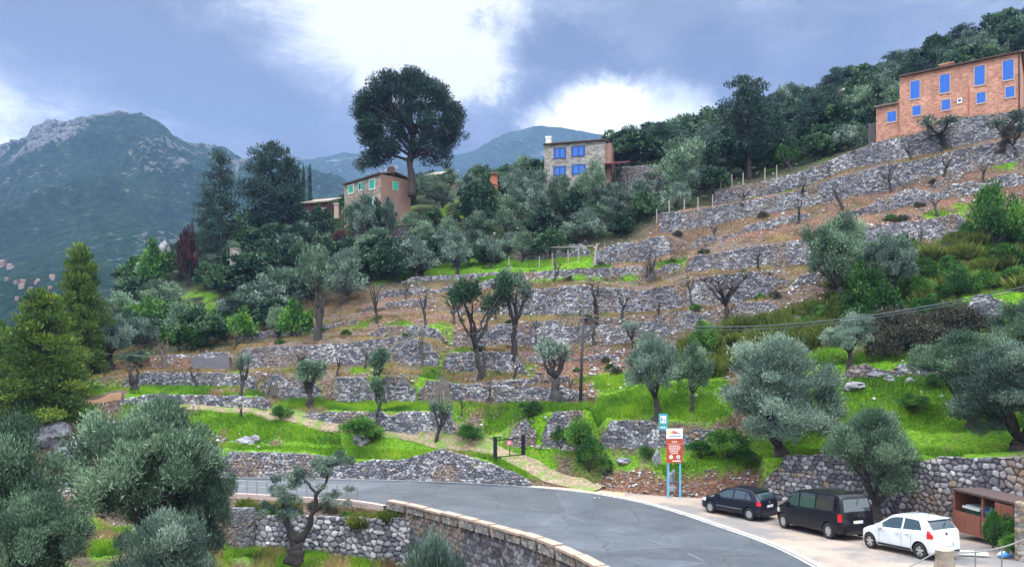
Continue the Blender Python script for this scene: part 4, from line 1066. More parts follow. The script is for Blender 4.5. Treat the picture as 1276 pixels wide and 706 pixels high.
make_grassy('tuft', 'grass_clump', 33, 'grass', 700, .6, .5, .018)
# pines
def make_pine(kind, seed, H, Rw, clear, n, L, Wd, mat, tiers=26, r0=.6, r1=1.1, shape='dome', bark='bark_pine', trunk_r=.28, name='pine_tree'):
    rr = random.Random(seed); lobes = []; b = MB()
    tx, ty = rr.uniform(-.3, .3), rr.uniform(-.3, .3)
    path = [(0, 0, -.5), (tx * .3, ty * .3, H * .33), (tx, ty, H * .66), (tx * .8, ty, H * .93)]
    gnarl(b, path, [trunk_r, trunk_r * .8, trunk_r * .5, trunk_r * .12], seed, 8, .08, 4, .04)
    for i in range(tiers):
        t = (i + rr.random()) / tiers
        z = clear + (H - clear) * t
        if shape == 'cone': rad = Rw * (1 - t) ** .55 * rr.uniform(.6, 1.1) + .15
        else: rad = Rw * math.sqrt(max(0.04, 1 - (abs(t - .42) / .62) ** 2)) * rr.uniform(.45, 1.05)
        a = i * 2.39996 + rr.uniform(-.4, .4)
        e = (math.cos(a) * rad + tx * t, math.sin(a) * rad + ty * t, z + rr.uniform(-.2, .3))
        s = rr.uniform(r0, r1) * (.65 + .5 * (1 - t))
        b.tube([(tx * t, ty * t, z - .25 * rad), ((e[0]) * .5, (e[1]) * .5, z - .1 * rad), e], [.09, .06, .025], 5)
        lobes.append((*e, s * 1.25, s * 1.25, s * .55))
        if rad > s * 1.1: lobes.append((e[0] * .55 + tx * t * .4, e[1] * .55 + ty * t * .4, e[2] - .05, s * 1.0, s * 1.0, s * .5))
    lobes.append((tx * .8, ty, H - r0 * .4, r0 * .7, r0 * .7, r0 * .8))
    tr = b.mesh(kind + '_trunk', M[bark], True)
    cr = crown_mesh(kind + '_crown', lobes, n, L, Wd, M[mat], up=.5, seed=seed, shell=.5, lobe_tint=.16)
    add_var(kind, name, 2 * (Rw + r0 * .6), H, tr, cr)
for s in (41, 42): make_pine('pine_bright', s, 10, 3.6, .5, 42000, .36, .042, 'pine_bright', 95, .6, 1.05, 'cone')
for s in (43, 44, 45): make_pine('pine_far', s, 10, 3.0, 2.6, 11000, .42, .055, 'pine', 52, .7, 1.15, 'dome')
make_pine('pine_cone_far', 46, 10, 2.6, 1.2, 7000, .42, .045, 'pine', 44, .7, 1.1, 'cone')
# cypress
def make_cypress(seed):
    lobes = [(math.cos(i * 2.4) * .12, math.sin(i * 2.4) * .12, .6 + i * .3, .42 * (1 - (i / 17) ** 3) + .08, .42 * (1 - (i / 17) ** 3) + .08, .4) for i in range(17)]
    b = MB(); b.tube([(0, 0, -.4), (0, 0, 2), (0, 0, 5)], [.12, .09, .03], 6)
    add_var('cypress', 'cypress_tree', 1.0, 6.0, b.mesh('cypress_trunk', M['bark'], True), crown_mesh('cypress_crown', lobes, 2200, .3, .05, M['pine'], up=1.6, seed=seed, out=.3))
make_cypress(50)
# pruned olives: thick dark trunk, stubby limbs, a few shoots
def make_bare(kind, seed, H=3.0, spread=1.2, nb=5, leaf=0, twigs=30, bark='bark', tr=.2, mat='olive', lean=(0.3, 0), crown_r=.35):
    rr = random.Random(seed); b = MB()
    fork = (lean[0] * H * .5, lean[1] * H * .5, H * .5)
    gnarl(b, [(0, 0, -.3), (lean[0] * .15, 0, H * .12), (lean[0] * H * .22, lean[1] * .2, H * .3), fork], [tr * 1.5, tr * 1.05, tr * .85, tr * .8], seed, 8, .3, 3, .07)
    tips = []
    for i in range(nb):
        a = i * 6.283 / nb + rr.uniform(-.7, .7)
        f0 = Vector(fork) - Vector((lean[0] * .12, lean[1] * .12, 1)) * H * rr.uniform(0, .16)
        t = Vector((fork[0] + math.cos(a) * spread * rr.uniform(.5, 1), fork[1] + math.sin(a) * spread * rr.uniform(.5, 1), H * rr.uniform(.75, 1.0)))
        m_ = Vector(fork).lerp(t, .5) + Vector((rr.uniform(-.2, .2), rr.uniform(-.2, .2), -.1))
        gnarl(b, [f0, f0.lerp(m_, .55) + Vector((rr.uniform(-.15, .15), rr.uniform(-.15, .15), rr.uniform(-.15, .05))), m_, t], [tr * .62, tr * .5, tr * .4, tr * .18], seed * 7 + i, 6, .2, 2, .05)
        tips.append(t); tips.append(m_)
    for k in range(twigs):
        s = rr.choice(tips); e = s + Vector((rr.uniform(-1, 1), rr.uniform(-1, 1), rr.uniform(-.1, 1.1))) * .55
        b.tube([s, s.lerp(e, .5) + Vector((rr.uniform(-.06, .06), 0, .03)), e], [.022, .016, .006], 4)
    tm = b.mesh(kind + '_trunk', M[bark], True); cm = None
    if leaf:
        lobes = [(t.x, t.y, t.z + .15, crown_r, crown_r, crown_r * .9) for t in tips[::2]] + [(t.x * .9, t.y * .9, t.z + .3, crown_r * .8, crown_r * .8, crown_r * .8) for t in tips[::2]]
        cm = crown_mesh(kind + '_crown', lobes, leaf, .2, .036, M[mat], up=.7, seed=seed)
    add_var(kind, 'olive_tree', 2 * spread + .6, H + .2, tm, cm)
make_bare('bare', 61); make_bare('bare', 62, spread=.8, nb=3, lean=(-.3, .1)); make_bare('bare', 63, nb=4, twigs=45, lean=(.1, .2))
make_bare('bare_wide', 64, H=3.2, spread=2.0, nb=9, twigs=200, lean=(0, 0), tr=.17)
make_bare('sparse', 65, leaf=1300, spread=1.0, nb=6, crown_r=.5, twigs=60, mat='olive_grey'); make_bare('sparse', 66, leaf=1000, spread=.9, nb=5, lean=(-.4, 0), crown_r=.48, twigs=50, mat='olive_grey')
make_bare('dark_fork', 67, H=4.6, spread=1.9, nb=7, leaf=5200, twigs=40, mat='broad', tr=.15, crown_r=.6, lean=(-.15, 0))
make_bare('stump', 68, H=1.6, spread=.5, nb=3, twigs=14, tr=.33); make_bare('stump', 69, H=1.9, spread=.6, nb=3, twigs=20, tr=.28, bark='bark_pale')
make_bare('leafy', 70, H=3.4, spread=.8, nb=6, leaf=3800, tr=.2, crown_r=.55, lean=(.05, 0)); make_bare('leafy', 71, H=3.6, spread=.55, nb=5, leaf=2600, tr=.14, crown_r=.5, lean=(-.3, 0))

def plant(kind, px, Y, top, width, label, cat='tree', group=None, var=None, py=None, rot=None, z=None, sink=0.0, name=None):
    """stand one plant on the ground: column px, distance Y, top row and width as seen"""
    L = VAR[kind]; v = L[(int(px * 7 + (Y or 0) * 3) if var is None else var) % len(L)]
    if Y is None: g = hit(px, py, 40 if px > 480 else 8); Y = g.y
    x = (px - HX) / F * Y; zb = zground(x, Y) if z is None else z
    zt = CZ - (top - HY) / F * Y
    h = max(0.3, zt - zb + sink); w = width / F * Y
    if cat == 'bush': h = max(h, .6 * w)
    t = thing(name or v[4], label, cat, (x, Y, zb - sink), (px * 1.7 + Y) % 6.28 if rot is None else rot, group)
    sc = (w / v[0], w / v[0], h / v[1])
    for nm, me in (('trunk', v[2]), ('crown', v[3])):
        if me is None: continue
        if v[2] is None: nm = 'blades'
        if v[3] is None and nm == 'trunk': nm = 'trunk'
        o = link(nm, me, t)
    t.scale = sc
    return t
# ---------------------------------------------------------------- planting, one tree after another
# olives close to the viewpoint and along the road
for a in [
    ('olive_near', 182, 33, 493, 225, 'biggest olive at the left, its wide crown hiding part of the road', 0),
    ('olive_near', 250, 34.5, 545, 100, 'lower olive crown leaning out to the right of the biggest olive', 2),
    ('olive_near', 2, 30, 516, 175, 'olive cut by the left edge of the picture just above the road', 2),
    ('olive_near', 38, 27, 612, 175, 'olive in the lower left corner in front of the road', 0),
    ('olive_near', 216, 26, 630, 165, 'pale young olive at the bottom edge in front of the biggest olive', 1),
    ('olive_near', 530, 22, 658, 150, 'olive top rising at the bottom edge before the curved parapet', 1),
    ('olive_near', 975, 46.2, 414, 178, 'largest olive of the green slope, spreading above the two black vehicles', 1),
    ('olive_near', 1093, 39.3, 506, 128, 'olive standing against the high wall of rounded stones behind the black van', 0),
    ('olive_near', 1212, 43.5, 410, 150, 'olive with thick twisted black trunk on the green slope at the right', 0),
    ('olive_near', 1272, 38.5, 425, 170, 'pale olive cut by the right edge above the wooden shelter', 1),
    ('olive_near', 1282, 46, 365, 100, 'grey leaved olive high at the right edge behind the pale one', 0),
    ('olive_mid', 818, 52.8, 412, 92, 'lone round olive on the bright green terrace behind the information board', 0),
    ('olive_mid', 862, 53.5, 425, 56, 'small crown touching the right side of the lone round olive', 1),
    ('olive_mid', 1058, 53, 388, 74, 'olive on a split dark stump at the top of the green slope', 2)]:
    k, px, Y, top, w, lab, v = a
    if px in (975, 1093, 1212, 862): zb = None
    t = plant(k, px, Y, top, w, lab, 'olive tree', var=v)
# tree with a forked leaning trunk in the orchard below the road
def forked():
    Y = 38; g = P(366, 694, Y); t = thing('olive_tree', 'olive with forked leaning trunk and thin crowns before the lower stone wall', 'olive tree', g)
    b = MB(); k = Y / F
    def q(px, py, dy=0): return ((px - 366) * k, dy, (694 - py) * k)
    gnarl(b, [q(366, 700), q(367, 684), q(370, 672)], [.50, .38, .30], 3, 12, .22, 5, .07)
    gnarl(b, [q(370, 675), q(360, 660), q(352, 640, .3), q(348, 622, .4)], [.24, .17, .12, .07], 4, 7, .2)
    gnarl(b, [q(370, 675), q(385, 655), q(391, 640, -.2), q(396, 615, -.2), q(408, 600, -.3), q(409, 575, -.2)], [.26, .17, .13, .10, .08, .04], 5, 7, .2)
    gnarl(b, [q(396, 615, -.2), q(385, 603, 0), q(372, 590, .1)], [.08, .06, .03], 6, 6, .2)
    gnarl(b, [q(391, 640, -.2), q(400, 630, -.6), q(415, 618, -.8)], [.08, .06, .03], 7, 6, .2)
    b.build('trunk', M['bark'], t, True)
    r = random.Random(8); lobes = []
    for (a, c, w, h, n, wt) in ((350, 612, 24, 34, 16, 1), (357, 632, 26, 16, 8, 1), (410, 577, 26, 20, 17, 1), (372, 590, 16, 12, 6, .8), (416, 620, 18, 12, 7, .7), (395, 600, 12, 10, 3, .4)):
        for i in range(n):
            lobes.append((*q(a + r.gauss(0, w * .4), c + r.gauss(0, h * .38), r.gauss(0, .7)), .32, .32, .22, wt / n * 8 if False else .1 * wt))
    link('crown', crown_mesh('forked_crown', lobes, 15000, .14, .021, M['olive_grey'], up=.5, seed=9), t)
forked()

# pruned olives and stumps on the terraces: (kind, column, foot row, top row, width, label)
for a in [
    ('leafy', 386, 508, 455, 46, 'small round olive on a short dark trunk beside the wheel tracks', 0),
    ('leafy', 480, 504, 440, 30, 'leaning thin olive with a ball shaped head', 1),
    ('leafy', 466, 541, 476, 20, 'narrow upright olive standing in the grass below the wheel tracks', 1),
    ('sparse', 543, 551, 502, 34, 'dark stump with a tuft of leaves beside the track, left of the gate', 0),
    ('dark_fork', 598, 474, 350, 100, 'forked dark green tree leaning over the middle terraces', 0),
    ('sparse', 640, 440, 342, 46, 'thin tall crown right of the forked dark green tree', 0),
    ('sparse', 692, 502, 428, 64, 'leaning olive with a bent black trunk left of the utility pole', 1),
    ('bare_wide', 905, 402, 336, 76, 'bare pruned tree with a wide fan of twigs before the smooth grey wall', 0),
    ('bare', 862, 382, 340, 12, 'thin dead stem left of the bare fan shaped tree', 1),
    ('stump', 396, 424, 350, 22, 'tall gnarled stump under the dark crown at the wood edge', 0),
    ('bare', 470, 402, 344, 26, 'reddish pruned trunk at the left end of the upper brown slope', 0),
    ('bare', 530, 412, 352, 24, 'knotty pruned trunk above the long straight wall', 2),
    ('stump', 527, 455, 405, 14, 'black trunk in front of the long straight wall', 1),
    ('bare', 743, 398, 350, 34, 'arching bare trunk before the wall of bright stones', 1),
    ('bare', 668, 428, 395, 24, 'short curved dead branch left of the pole top', 2),
    ('stump', 740, 428, 400, 12, 'dark post-like stump just right of the utility pole', 0),
    ('stump', 812, 350, 312, 22, 'hollow black stump with one raised branch on the brown terrace', 0),
    ('stump', 372, 457, 430, 28, 'pruned olive head with reddish cuts against the long straight wall', 1),
    ('sparse', 300, 494, 444, 26, 'shaggy pruned olive before the mixed pale wall at the left', 0),
    ('stump', 168, 488, 448, 24, 'gnarled brown trunk at the left end of the terraces', 0),
    ('stump', 206, 452, 418, 22, 'low twisted olive trunk at the foot of the wood', 1),
    ('bare', 292, 436, 412, 26, 'pale sprouting stump above the grey rendered wall', 0),
    ('stump', 300, 520, 502, 8, 'very small dark stump beside the wheel track', 0),
    ('bare', 806, 345, 322, 12, 'broken grey stem beside the hollow black stump', 1),
    ('bare', 995, 278, 246, 20, 'thin bare tree on the brown band under the great wall', 1),
    ('bare', 1110, 238, 203, 26, 'leafless branching tree before the great grey wall', 2),
    ('bare', 1176, 222, 190, 24, 'small leafless tree right of the branching one before the great wall', 0),
    ('bare', 1168, 270, 238, 18, 'bent dark stem above the long even wall', 1),
    ('bare', 1148, 308, 278, 14, 'short crooked stem in front of the long even wall', 2),
    ('sparse', 1180, 184, 148, 60, 'old olive with red brown forked trunk under the windows of the red house', 0),
    ('sparse', 1245, 198, 150, 56, 'spreading pale olive at the right under the red house', 1),
    ('bare', 925, 254, 232, 34, 'low dead branching trunk on top of the great grey wall', 0),
    ('bare', 985, 214, 190, 28, 'pale forked dead trunk near the fence posts on the ridge', 2),
    ('bare', 1034, 222, 200, 12, 'small brown stem at the left end of the upper terrace', 1),
    ('sparse', 1268, 196, 155, 34, 'thin olive cut by the right edge below the red house', 0),
    ('stump', 610, 502, 470, 10, 'tiny black stump before the long low wall', 0),
    ('bare', 604, 470, 430, 14, 'slim dark sapling beside the forked dark green tree', 1),
    ('stump', 693, 336, 318, 9, 'grey stump standing in the upper lawn', 1),
    ('bare', 566, 404, 372, 22, 'small bare tree above the forked dark green tree', 2), ('bare', 618, 398, 374, 20, 'small bare tree behind the thin tall crown', 0), ('bare', 690, 352, 326, 20, 'bare sapling under the upper lawn', 1),
    ('bare', 775, 396, 362, 26, 'bare twisted tree before the right part of the bright stone wall', 0), ('bare', 822, 398, 368, 20, 'slender bare tree left of the thin dead stem', 2), ('sparse', 790, 432, 402, 26, 'small leafy pruned olive right of the utility pole top', 0),
    ('bare', 640, 472, 446, 20, 'bare stub tree before the mossy wall', 1), ('bare', 455, 460, 430, 20, 'bare stub tree before the left part of the long straight wall', 2), ('bare', 420, 468, 438, 18, 'crooked stub tree above the small round olive', 0),
    ('bare', 246, 482, 456, 20, 'bare bush-like tree before the wall below the rendered wall', 1), ('bare', 945, 336, 308, 24, 'bare tree on the ledge above the smooth grey wall', 2), ('bare', 890, 300, 274, 18, 'little bare tree on the brown band near the great grey wall', 0),
    ('bare', 1050, 262, 232, 22, 'bare tree halfway along the brown band', 1), ('bare', 1225, 226, 198, 22, 'bare tree at the right end of the brown band', 2), ('bare', 505, 372, 348, 18, 'tiny bare tree left of the knotty pruned trunk', 0), ('bare', 850, 262, 240, 16, 'bare tree behind the fence posts of the great grey wall', 2),
    ('bare', 710, 500, 470, 14, 'thin bare stem beside the foot of the utility pole', 1), ('bare', 575, 520, 492, 14, 'thin bare stem above the track', 2), ('bare', 1000, 246, 222, 18, 'bare shrub-like tree on top of the great grey wall', 1), ('bare', 1135, 200, 172, 20, 'bare tree below the annex of the red house', 0),
    ('bare', 1060, 392, 362, 30, 'fallen dark branch on the brown patch under the lime topped olive', 0)]:
    k, px, py, top, w, lab, v = a
    plant(k, px, None, top, w, lab, 'olive tree' if k in ('leafy', 'sparse') else 'tree', py=py, var=v, sink=.1)

# bright olive and scrub on the right-hand slope
for a in [
    ('olive_mid', 1045, 64, 262, 92, 'lime topped olive on the right-hand slope', 1), ('olive_mid', 1112, 62.5, 288, 78, 'grey green olive right of the lime topped one', 0),
    ('broad_near', 1085, 60.5, 330, 70, 'dense bush under the grey green olive', None), ('broad_near', 1240, 66, 225, 70, 'bright green bush high at the right edge under the terraces', None)]:
    plant(a[0], a[1], a[2], a[3], a[4], a[5], 'tree' if 'olive' in a[0] else 'bush', var=a[6])
r = random.Random(77)
def scatter(kinds, n, pxr, Yr, hpx, wf, label, group, cat='bush', ok=None, seed=1, sink=.2, mind=1.6):
    r = random.Random(seed); got = []; tries = 0
    while len(got) < n and tries < n * 60:
        tries += 1
        px, Y = r.uniform(*pxr), r.uniform(*Yr)
        if ok and not ok(px, Y): continue
        x = (px - HX) / F * Y
        if any((x - a) ** 2 + (Y - c) ** 2 < mind ** 2 for a, c in got): continue
        got.append((x, Y)); h = r.uniform(*hpx)          # height in metres
        kd = r.choice(kinds); v = VAR[kd]; i = r.randrange(len(v))
        z = gz(px, Y); w = h * wf * r.uniform(.85, 1.25)
        t = thing(v[i][4], label[kd] if isinstance(label, dict) else label, cat if not isinstance(cat, dict) else cat[kd], (x, Y, z - sink), r.uniform(0, 6.28), group[kd] if isinstance(group, dict) else group)
        t.scale = (w / v[i][0], w / v[i][0], (h + sink) / v[i][1])
        if v[i][2] is None: link('blades', v[i][3], t)
        else: link('trunk', v[i][2], t); link('crown', v[i][3], t)
    return got
def prow(px, Y): return py_of(Y, gz(px, Y))
# scrub on the right-hand slope
scatter(['broad_near', 'green_far', 'broad_near'], 46, (990, 1300), (55.5, 71), (1.0, 2.4), 1.3, 'green bush in the overgrown slope right of the lime topped olive', 'bushes of the overgrown right-hand slope', seed=3, mind=1.3,
        ok=lambda px, Y: prow(px, Y) > 312 - (px - 1100) * .45 and prow(px, Y) < 415 and not (px < 1060 and Y > 64) and not (1190 < px < 1256 and Y < 57.5))
scatter(['reed'], 60, (1030, 1300), (55.5, 70), (.9, 1.7), 1.2, 'tall green grass clump among the bushes of the overgrown right-hand slope', 'tall grass clumps of the right-hand slope', 'grass clump', seed=4, mind=1.0,
        ok=lambda px, Y: prow(px, Y) > 322 - (px - 1100) * .45 and prow(px, Y) < 430 and not (1190 < px < 1256 and Y < 57.5))
scatter(['reed'], 52, (858, 1040), (59, 65.5), (1.0, 1.9), 1.1, 'yellowish tall grass clump on the bank below the rough heap-like wall', 'tall grass clumps behind the largest olive', 'grass clump', seed=5, mind=.9)
scatter(['bramble'], 12, (1095, 1195), (53, 56), (1.8, 2.8), 1.5, 'grey tangle of bare bramble stems above the green slope', 'bramble thicket at the right', 'bramble', seed=6, mind=1.2)
plant('broad_near', 877, 61.5, 396, 40, 'dark ivy clump on the bank behind the lone round olive', 'bush')
# plants by the road
for px, Y, top, w, lab in ((722, 53.3, 517, 42, 'dark bush at the foot of the utility pole'), (735, 52.3, 540, 40, 'bush left of the flat grey rock on the roadside bank'), (700, 54.6, 530, 30, 'small bush in the gap of the sloping broken wall'), (752, 51.3, 565, 28, 'spiky green clump left of the board'),
                           (806, 50.9, 566, 26, 'spiky green clump directly beside the board'), (660, 55.9, 520, 36, 'green bush over the pyramid shaped wall'), (905, 48.3, 545, 66, 'dark bush above the black hatchback'), (872, 49, 562, 40, 'ivy on the red bank behind the board'), (930, 47.6, 560, 36, 'bush at the left end of the high wall of rounded stones'),
                           (585, 56.4, 552, 40, 'green bush left of the gate above the low roadside wall'), (1010, 49, 500, 60, 'low bush under the largest olive of the slope'), (1140, 47, 492, 44, 'grey low bush in the middle of the green slope'), (1165, 49, 466, 30, 'round green bush above the grey low bush'),
                           (350, 60, 555, 30, 'bush over the roadside wall left of the forked olive crown'), (450, 57, 558, 60, 'scrub at the top of the roadside wall'), (95, 51, 598, 40, 'green bush at the road edge beside the thin railing')):
    plant('broad_near', px, Y, top, w, lab, 'bush')
for px, Y, top, w, lab in ((1255, 31.2, 640, 44, 'leafy plant hanging before the wooden shelter'), (1238, 32.4, 632, 26, 'small plant sprouting over the shelter front'), (1260, 30.4, 662, 30, 'lower leaves in front of the stone gatepost')):
    plant('broad_near', px, Y, top, w, lab, 'bush')
# scrub on the shelf under the road, left
scatter(['broad_near', 'bramble', 'reed'], 20, (200, 530), (42.2, 46.5), (.4, .8), 1.8, 'low scrub growing on the shelf above the lower stone wall', 'scrub under the road', seed=8, mind=1.1, ok=lambda px, Y: Y < ynear(px) - .9 and Y > ynear(px) - 2.3)

# bright green pines at the left and the dark trees behind them
for a in (('pine_bright', 52, 60, 364, 118, 'bright green pine at the left with branches down to the ground', 0), ('pine_bright', 100, 72, 309, 80, 'taller bright pine behind the one with low branches', 1), ('pine_bright', -12, 62, 385, 60, 'dark pine cut by the left edge', 1),
          ('pine_bright', -70, 60, 350, 110, 'pine beyond the left edge', 0)):
    plant(a[0], a[1], a[2], a[3], a[4], a[5], 'pine', var=a[6], sink=.3)
for px, Y, top, w, k, lab in ((138, 74, 385, 62, 'olive_mid', 'pale grey olive right of the bright pine'), (112, 78, 400, 46, 'broad_far', 'dark tree between the bright pine and the pale grey olive'), (172, 73, 436, 36, 'olive_mid', 'small grey olive above the gnarled brown trunk'), (30, 72, 410, 60, 'broad_far', 'dark tree behind the bright pine'),
                              (12, 66, 480, 60, 'broad_far', 'dark bush under the pine at the left edge'), (60, 80, 430, 60, 'broad_far', 'dark tree hidden between the two bright pines')):
    plant(k, px, Y, top, w, lab, 'tree')

# the wood on the spur, the olive grove under the houses, the wooded ridge
SK = {'olive_far': 'grey leaved olive', 'broad_far': 'dark rounded evergreen', 'green_far': 'bright green shrub', 'red_far': 'russet shrub', 'pine_far': 'dark pine'}
def labs(place): return {k: v + ' ' + place for k, v in SK.items()}
def grps(place): return {k: v + 's ' + place for k, v in SK.items()}
CAT = {'olive_far': 'olive tree', 'broad_far': 'tree', 'green_far': 'bush', 'red_far': 'bush', 'pine_far': 'pine'}
def notclear(px, Y):
    p = prow(px, Y)
    return not (215 < px < 275 and 360 < p < 400) and not (190 < px < 222 and 290 < p < 330)
scatter(['olive_far', 'broad_far', 'olive_far', 'broad_far', 'green_far'], 74, (120, 372), (76, 128), (3.2, 5.2), 1.15, labs('in the wood on the spur left of the terraces'), grps('in the wood on the spur'), CAT, seed=11, mind=3.0, ok=lambda px, Y: notclear(px, Y) and prow(px, Y) < 436)
scatter(['olive_far', 'broad_far', 'olive_far', 'olive_far'], 26, (330, 480), (79, 112), (3.2, 4.8), 1.2, labs('between the spur wood and the upper lawn'), grps('left of the upper lawn'), CAT, seed=12, mind=3.4,
        ok=lambda px, Y: prow(px, Y) < 400 - (px - 330) * .35 and not (390 < px < 460 and 285 < prow(px, Y) < 318))
scatter(['olive_far', 'olive_far', 'olive_far', 'broad_far'], 50, (455, 735), (92.5, 108), (3.0, 4.4), 1.25, labs('in the grove between the upper lawn and the houses'), grps('in the upper olive grove'), CAT, seed=13, mind=3.1,
        ok=lambda px, Y: not (655 < px < 765 and Y > 103.5) and not (430 < px < 510 and Y > 104))
scatter(['olive_far', 'olive_far', 'broad_far'], 26, (728, 900), (91, 104), (3.0, 4.4), 1.2, labs('above the posts at the left end of the great grey wall'), grps('right of the blue windowed house'), CAT, seed=14, mind=3.2)
scatter(['broad_far', 'olive_far', 'pine_far', 'broad_far'], 64, (762, 1085), (104, 142), (3.6, 6.5), 1.1, labs('on the wooded ridge right of the blue windowed house'), grps('on the wooded ridge'), CAT, seed=15, mind=3.4,
        ok=lambda px, Y: Y > 96 + (px < 840) * 11)
scatter(['broad_far', 'olive_far', 'broad_far', 'green_far'], 24, (880, 1085), (93, 104), (2.8, 4.6), 1.1, labs('at the foot of the wooded ridge left of the red house'), grps('below the wooded ridge'), CAT, seed=16, mind=3.0, ok=lambda px, Y: prow(px, Y) < 232 - (px - 880) * .22)
scatter(['broad_far', 'olive_far', 'broad_far', 'pine_far'], 52, (1085, 1400), (101, 134), (3.4, 6.0), 1.1, labs('on the hilltop behind the red house'), grps('behind the red house'), CAT, seed=17, mind=3.4)
scatter(['olive_far', 'broad_far', 'olive_far'], 40, (510, 790), (112, 150), (3.2, 5.0), 1.2, labs('behind the blue windowed house'), grps('behind the blue windowed house'), CAT, seed=18, mind=4.0, ok=lambda px, Y: not (660 < px < 770 and Y < 118))
scatter(['olive_far', 'broad_far', 'green_far'], 20, (300, 520), (115, 150), (2.6, 4.0), 1.2, labs('round the green-shuttered house'), grps('round the green-shuttered house'), CAT, seed=19, mind=4.0, ok=lambda px, Y: not (415 < px < 515 and Y < 124) and not (360 < px < 425 and Y < 133))
# single trees one can pick out
for a in [
    ('pine_cone_far', 274, 108, 188, 62, 'tall ragged pine at the left end of the spur skyline', 'pine'), ('pine_far', 336, 112, 178, 74, 'broad topped pine right of the ragged one on the spur skyline', 'pine'),
    ('pine_far', 362, 114, 200, 40, 'small pine leaning against the broad topped one', 'pine'), ('pine_cone_far', 258, 104, 232, 50, 'dark lower pine under the ragged one', 'pine'),
    ('cypress', 378, 128, 200, 5, 'left one of two slim cypresses beyond the spur pines', 'cypress'), ('cypress', 386, 128, 201, 6, 'right one of two slim cypresses beyond the spur pines', 'cypress'),
    ('pine_far', 934, 94.5, 98, 78, 'large dark pine standing over the ridge above the fence posts', 'pine'), ('pine_far', 966, 97, 128, 46, 'second pine against the right side of the large ridge pine', 'pine'),
    ('pine_far', 1010, 100, 118, 56, 'dark pine halfway between the ridge pine and the red house', 'pine'), ('broad_far', 1040, 98, 118, 60, 'rounded dark tree near the small stone hut', 'tree'),
    ('cypress', 1169, 104, 50, 6, 'left one of two cypresses above the red house roof', 'cypress'), ('cypress', 1189, 104, 54, 6, 'right one of two cypresses above the red house roof', 'cypress'),
    ('red_far', 234, 101, 276, 26, 'dark russet tree in the spur wood', 'tree'), ('red_far', 425, 104, 284, 22, 'russet shrub below the green-shuttered house', 'bush'), ('green_far', 192, 104, 298, 40, 'bright green bush at the spur edge', 'bush'),
    ('olive_far', 455, 107, 236, 34, 'olive before the long wall of the green-shuttered house', 'olive tree'), ('olive_far', 486, 106, 240, 30, 'olive before the corner of the green-shuttered house', 'olive tree'),
    ('broad_far', 598, 108, 224, 58, 'dark tree between the giant pine and the blue windowed house', 'tree'), ('olive_far', 850, 99, 168, 78, 'large grey tree right of the maroon awning', 'tree'), ('broad_far', 905, 97, 160, 60, 'dark tree under the large ridge pine', 'tree'),
    ('olive_far', 742, 101, 196, 40, 'tall olive at the right corner of the blue windowed house', 'olive tree'), ('olive_far', 700, 101, 214, 44, 'low olive under the left windows of the house with four blue windows', 'olive tree'), ('olive_far', 728, 100.5, 216, 40, 'low olive under the right windows of the house with four blue windows', 'olive tree'), ('olive_far', 672, 102, 206, 40, 'olive at the left corner of the house with four blue windows', 'olive tree'),
    ('broad_far', 470, 108, 246, 30, 'dark bush hiding the foot of the green-shuttered house', 'bush'), ('olive_far', 440, 109, 250, 30, 'olive at the left foot of the green-shuttered house', 'olive tree'), ('broad_far', 400, 112, 254, 34, 'dark bush before the low outbuilding', 'bush'),
    ('broad_far', 790, 110, 162, 60, 'bushy tree behind the maroon awning', 'tree'), ('olive_far', 395, 86, 300, 60, 'dark crowned olive over the tall gnarled stump', 'olive tree'), ('olive_far', 432, 86, 318, 60, 'dark crowned olive left of the reddish pruned trunk', 'olive tree'),
    ('olive_far', 520, 92, 288, 48, 'olive at the left end of the upper lawn', 'olive tree'), ('olive_far', 570, 92, 286, 44, 'second olive along the back of the upper lawn', 'olive tree'), ('olive_far', 612, 92, 290, 44, 'third olive along the back of the upper lawn', 'olive tree'),
    ('broad_far', 248, 79, 378, 66, 'dark bush at the foot of the spur wood above the grey rendered wall', 'bush'), ('green_far', 228, 78, 398, 60, 'brighter bush left of the dark one above the grey rendered wall', 'bush'), ('olive_far', 300, 84, 358, 60, 'grey olive above the pale sprouting stump', 'olive tree'), ('broad_far', 340, 83, 378, 54, 'dark tree left of the tall gnarled stump', 'tree')]:
    plant(a[0], a[1], a[2], a[3], a[4], a[5], a[6])
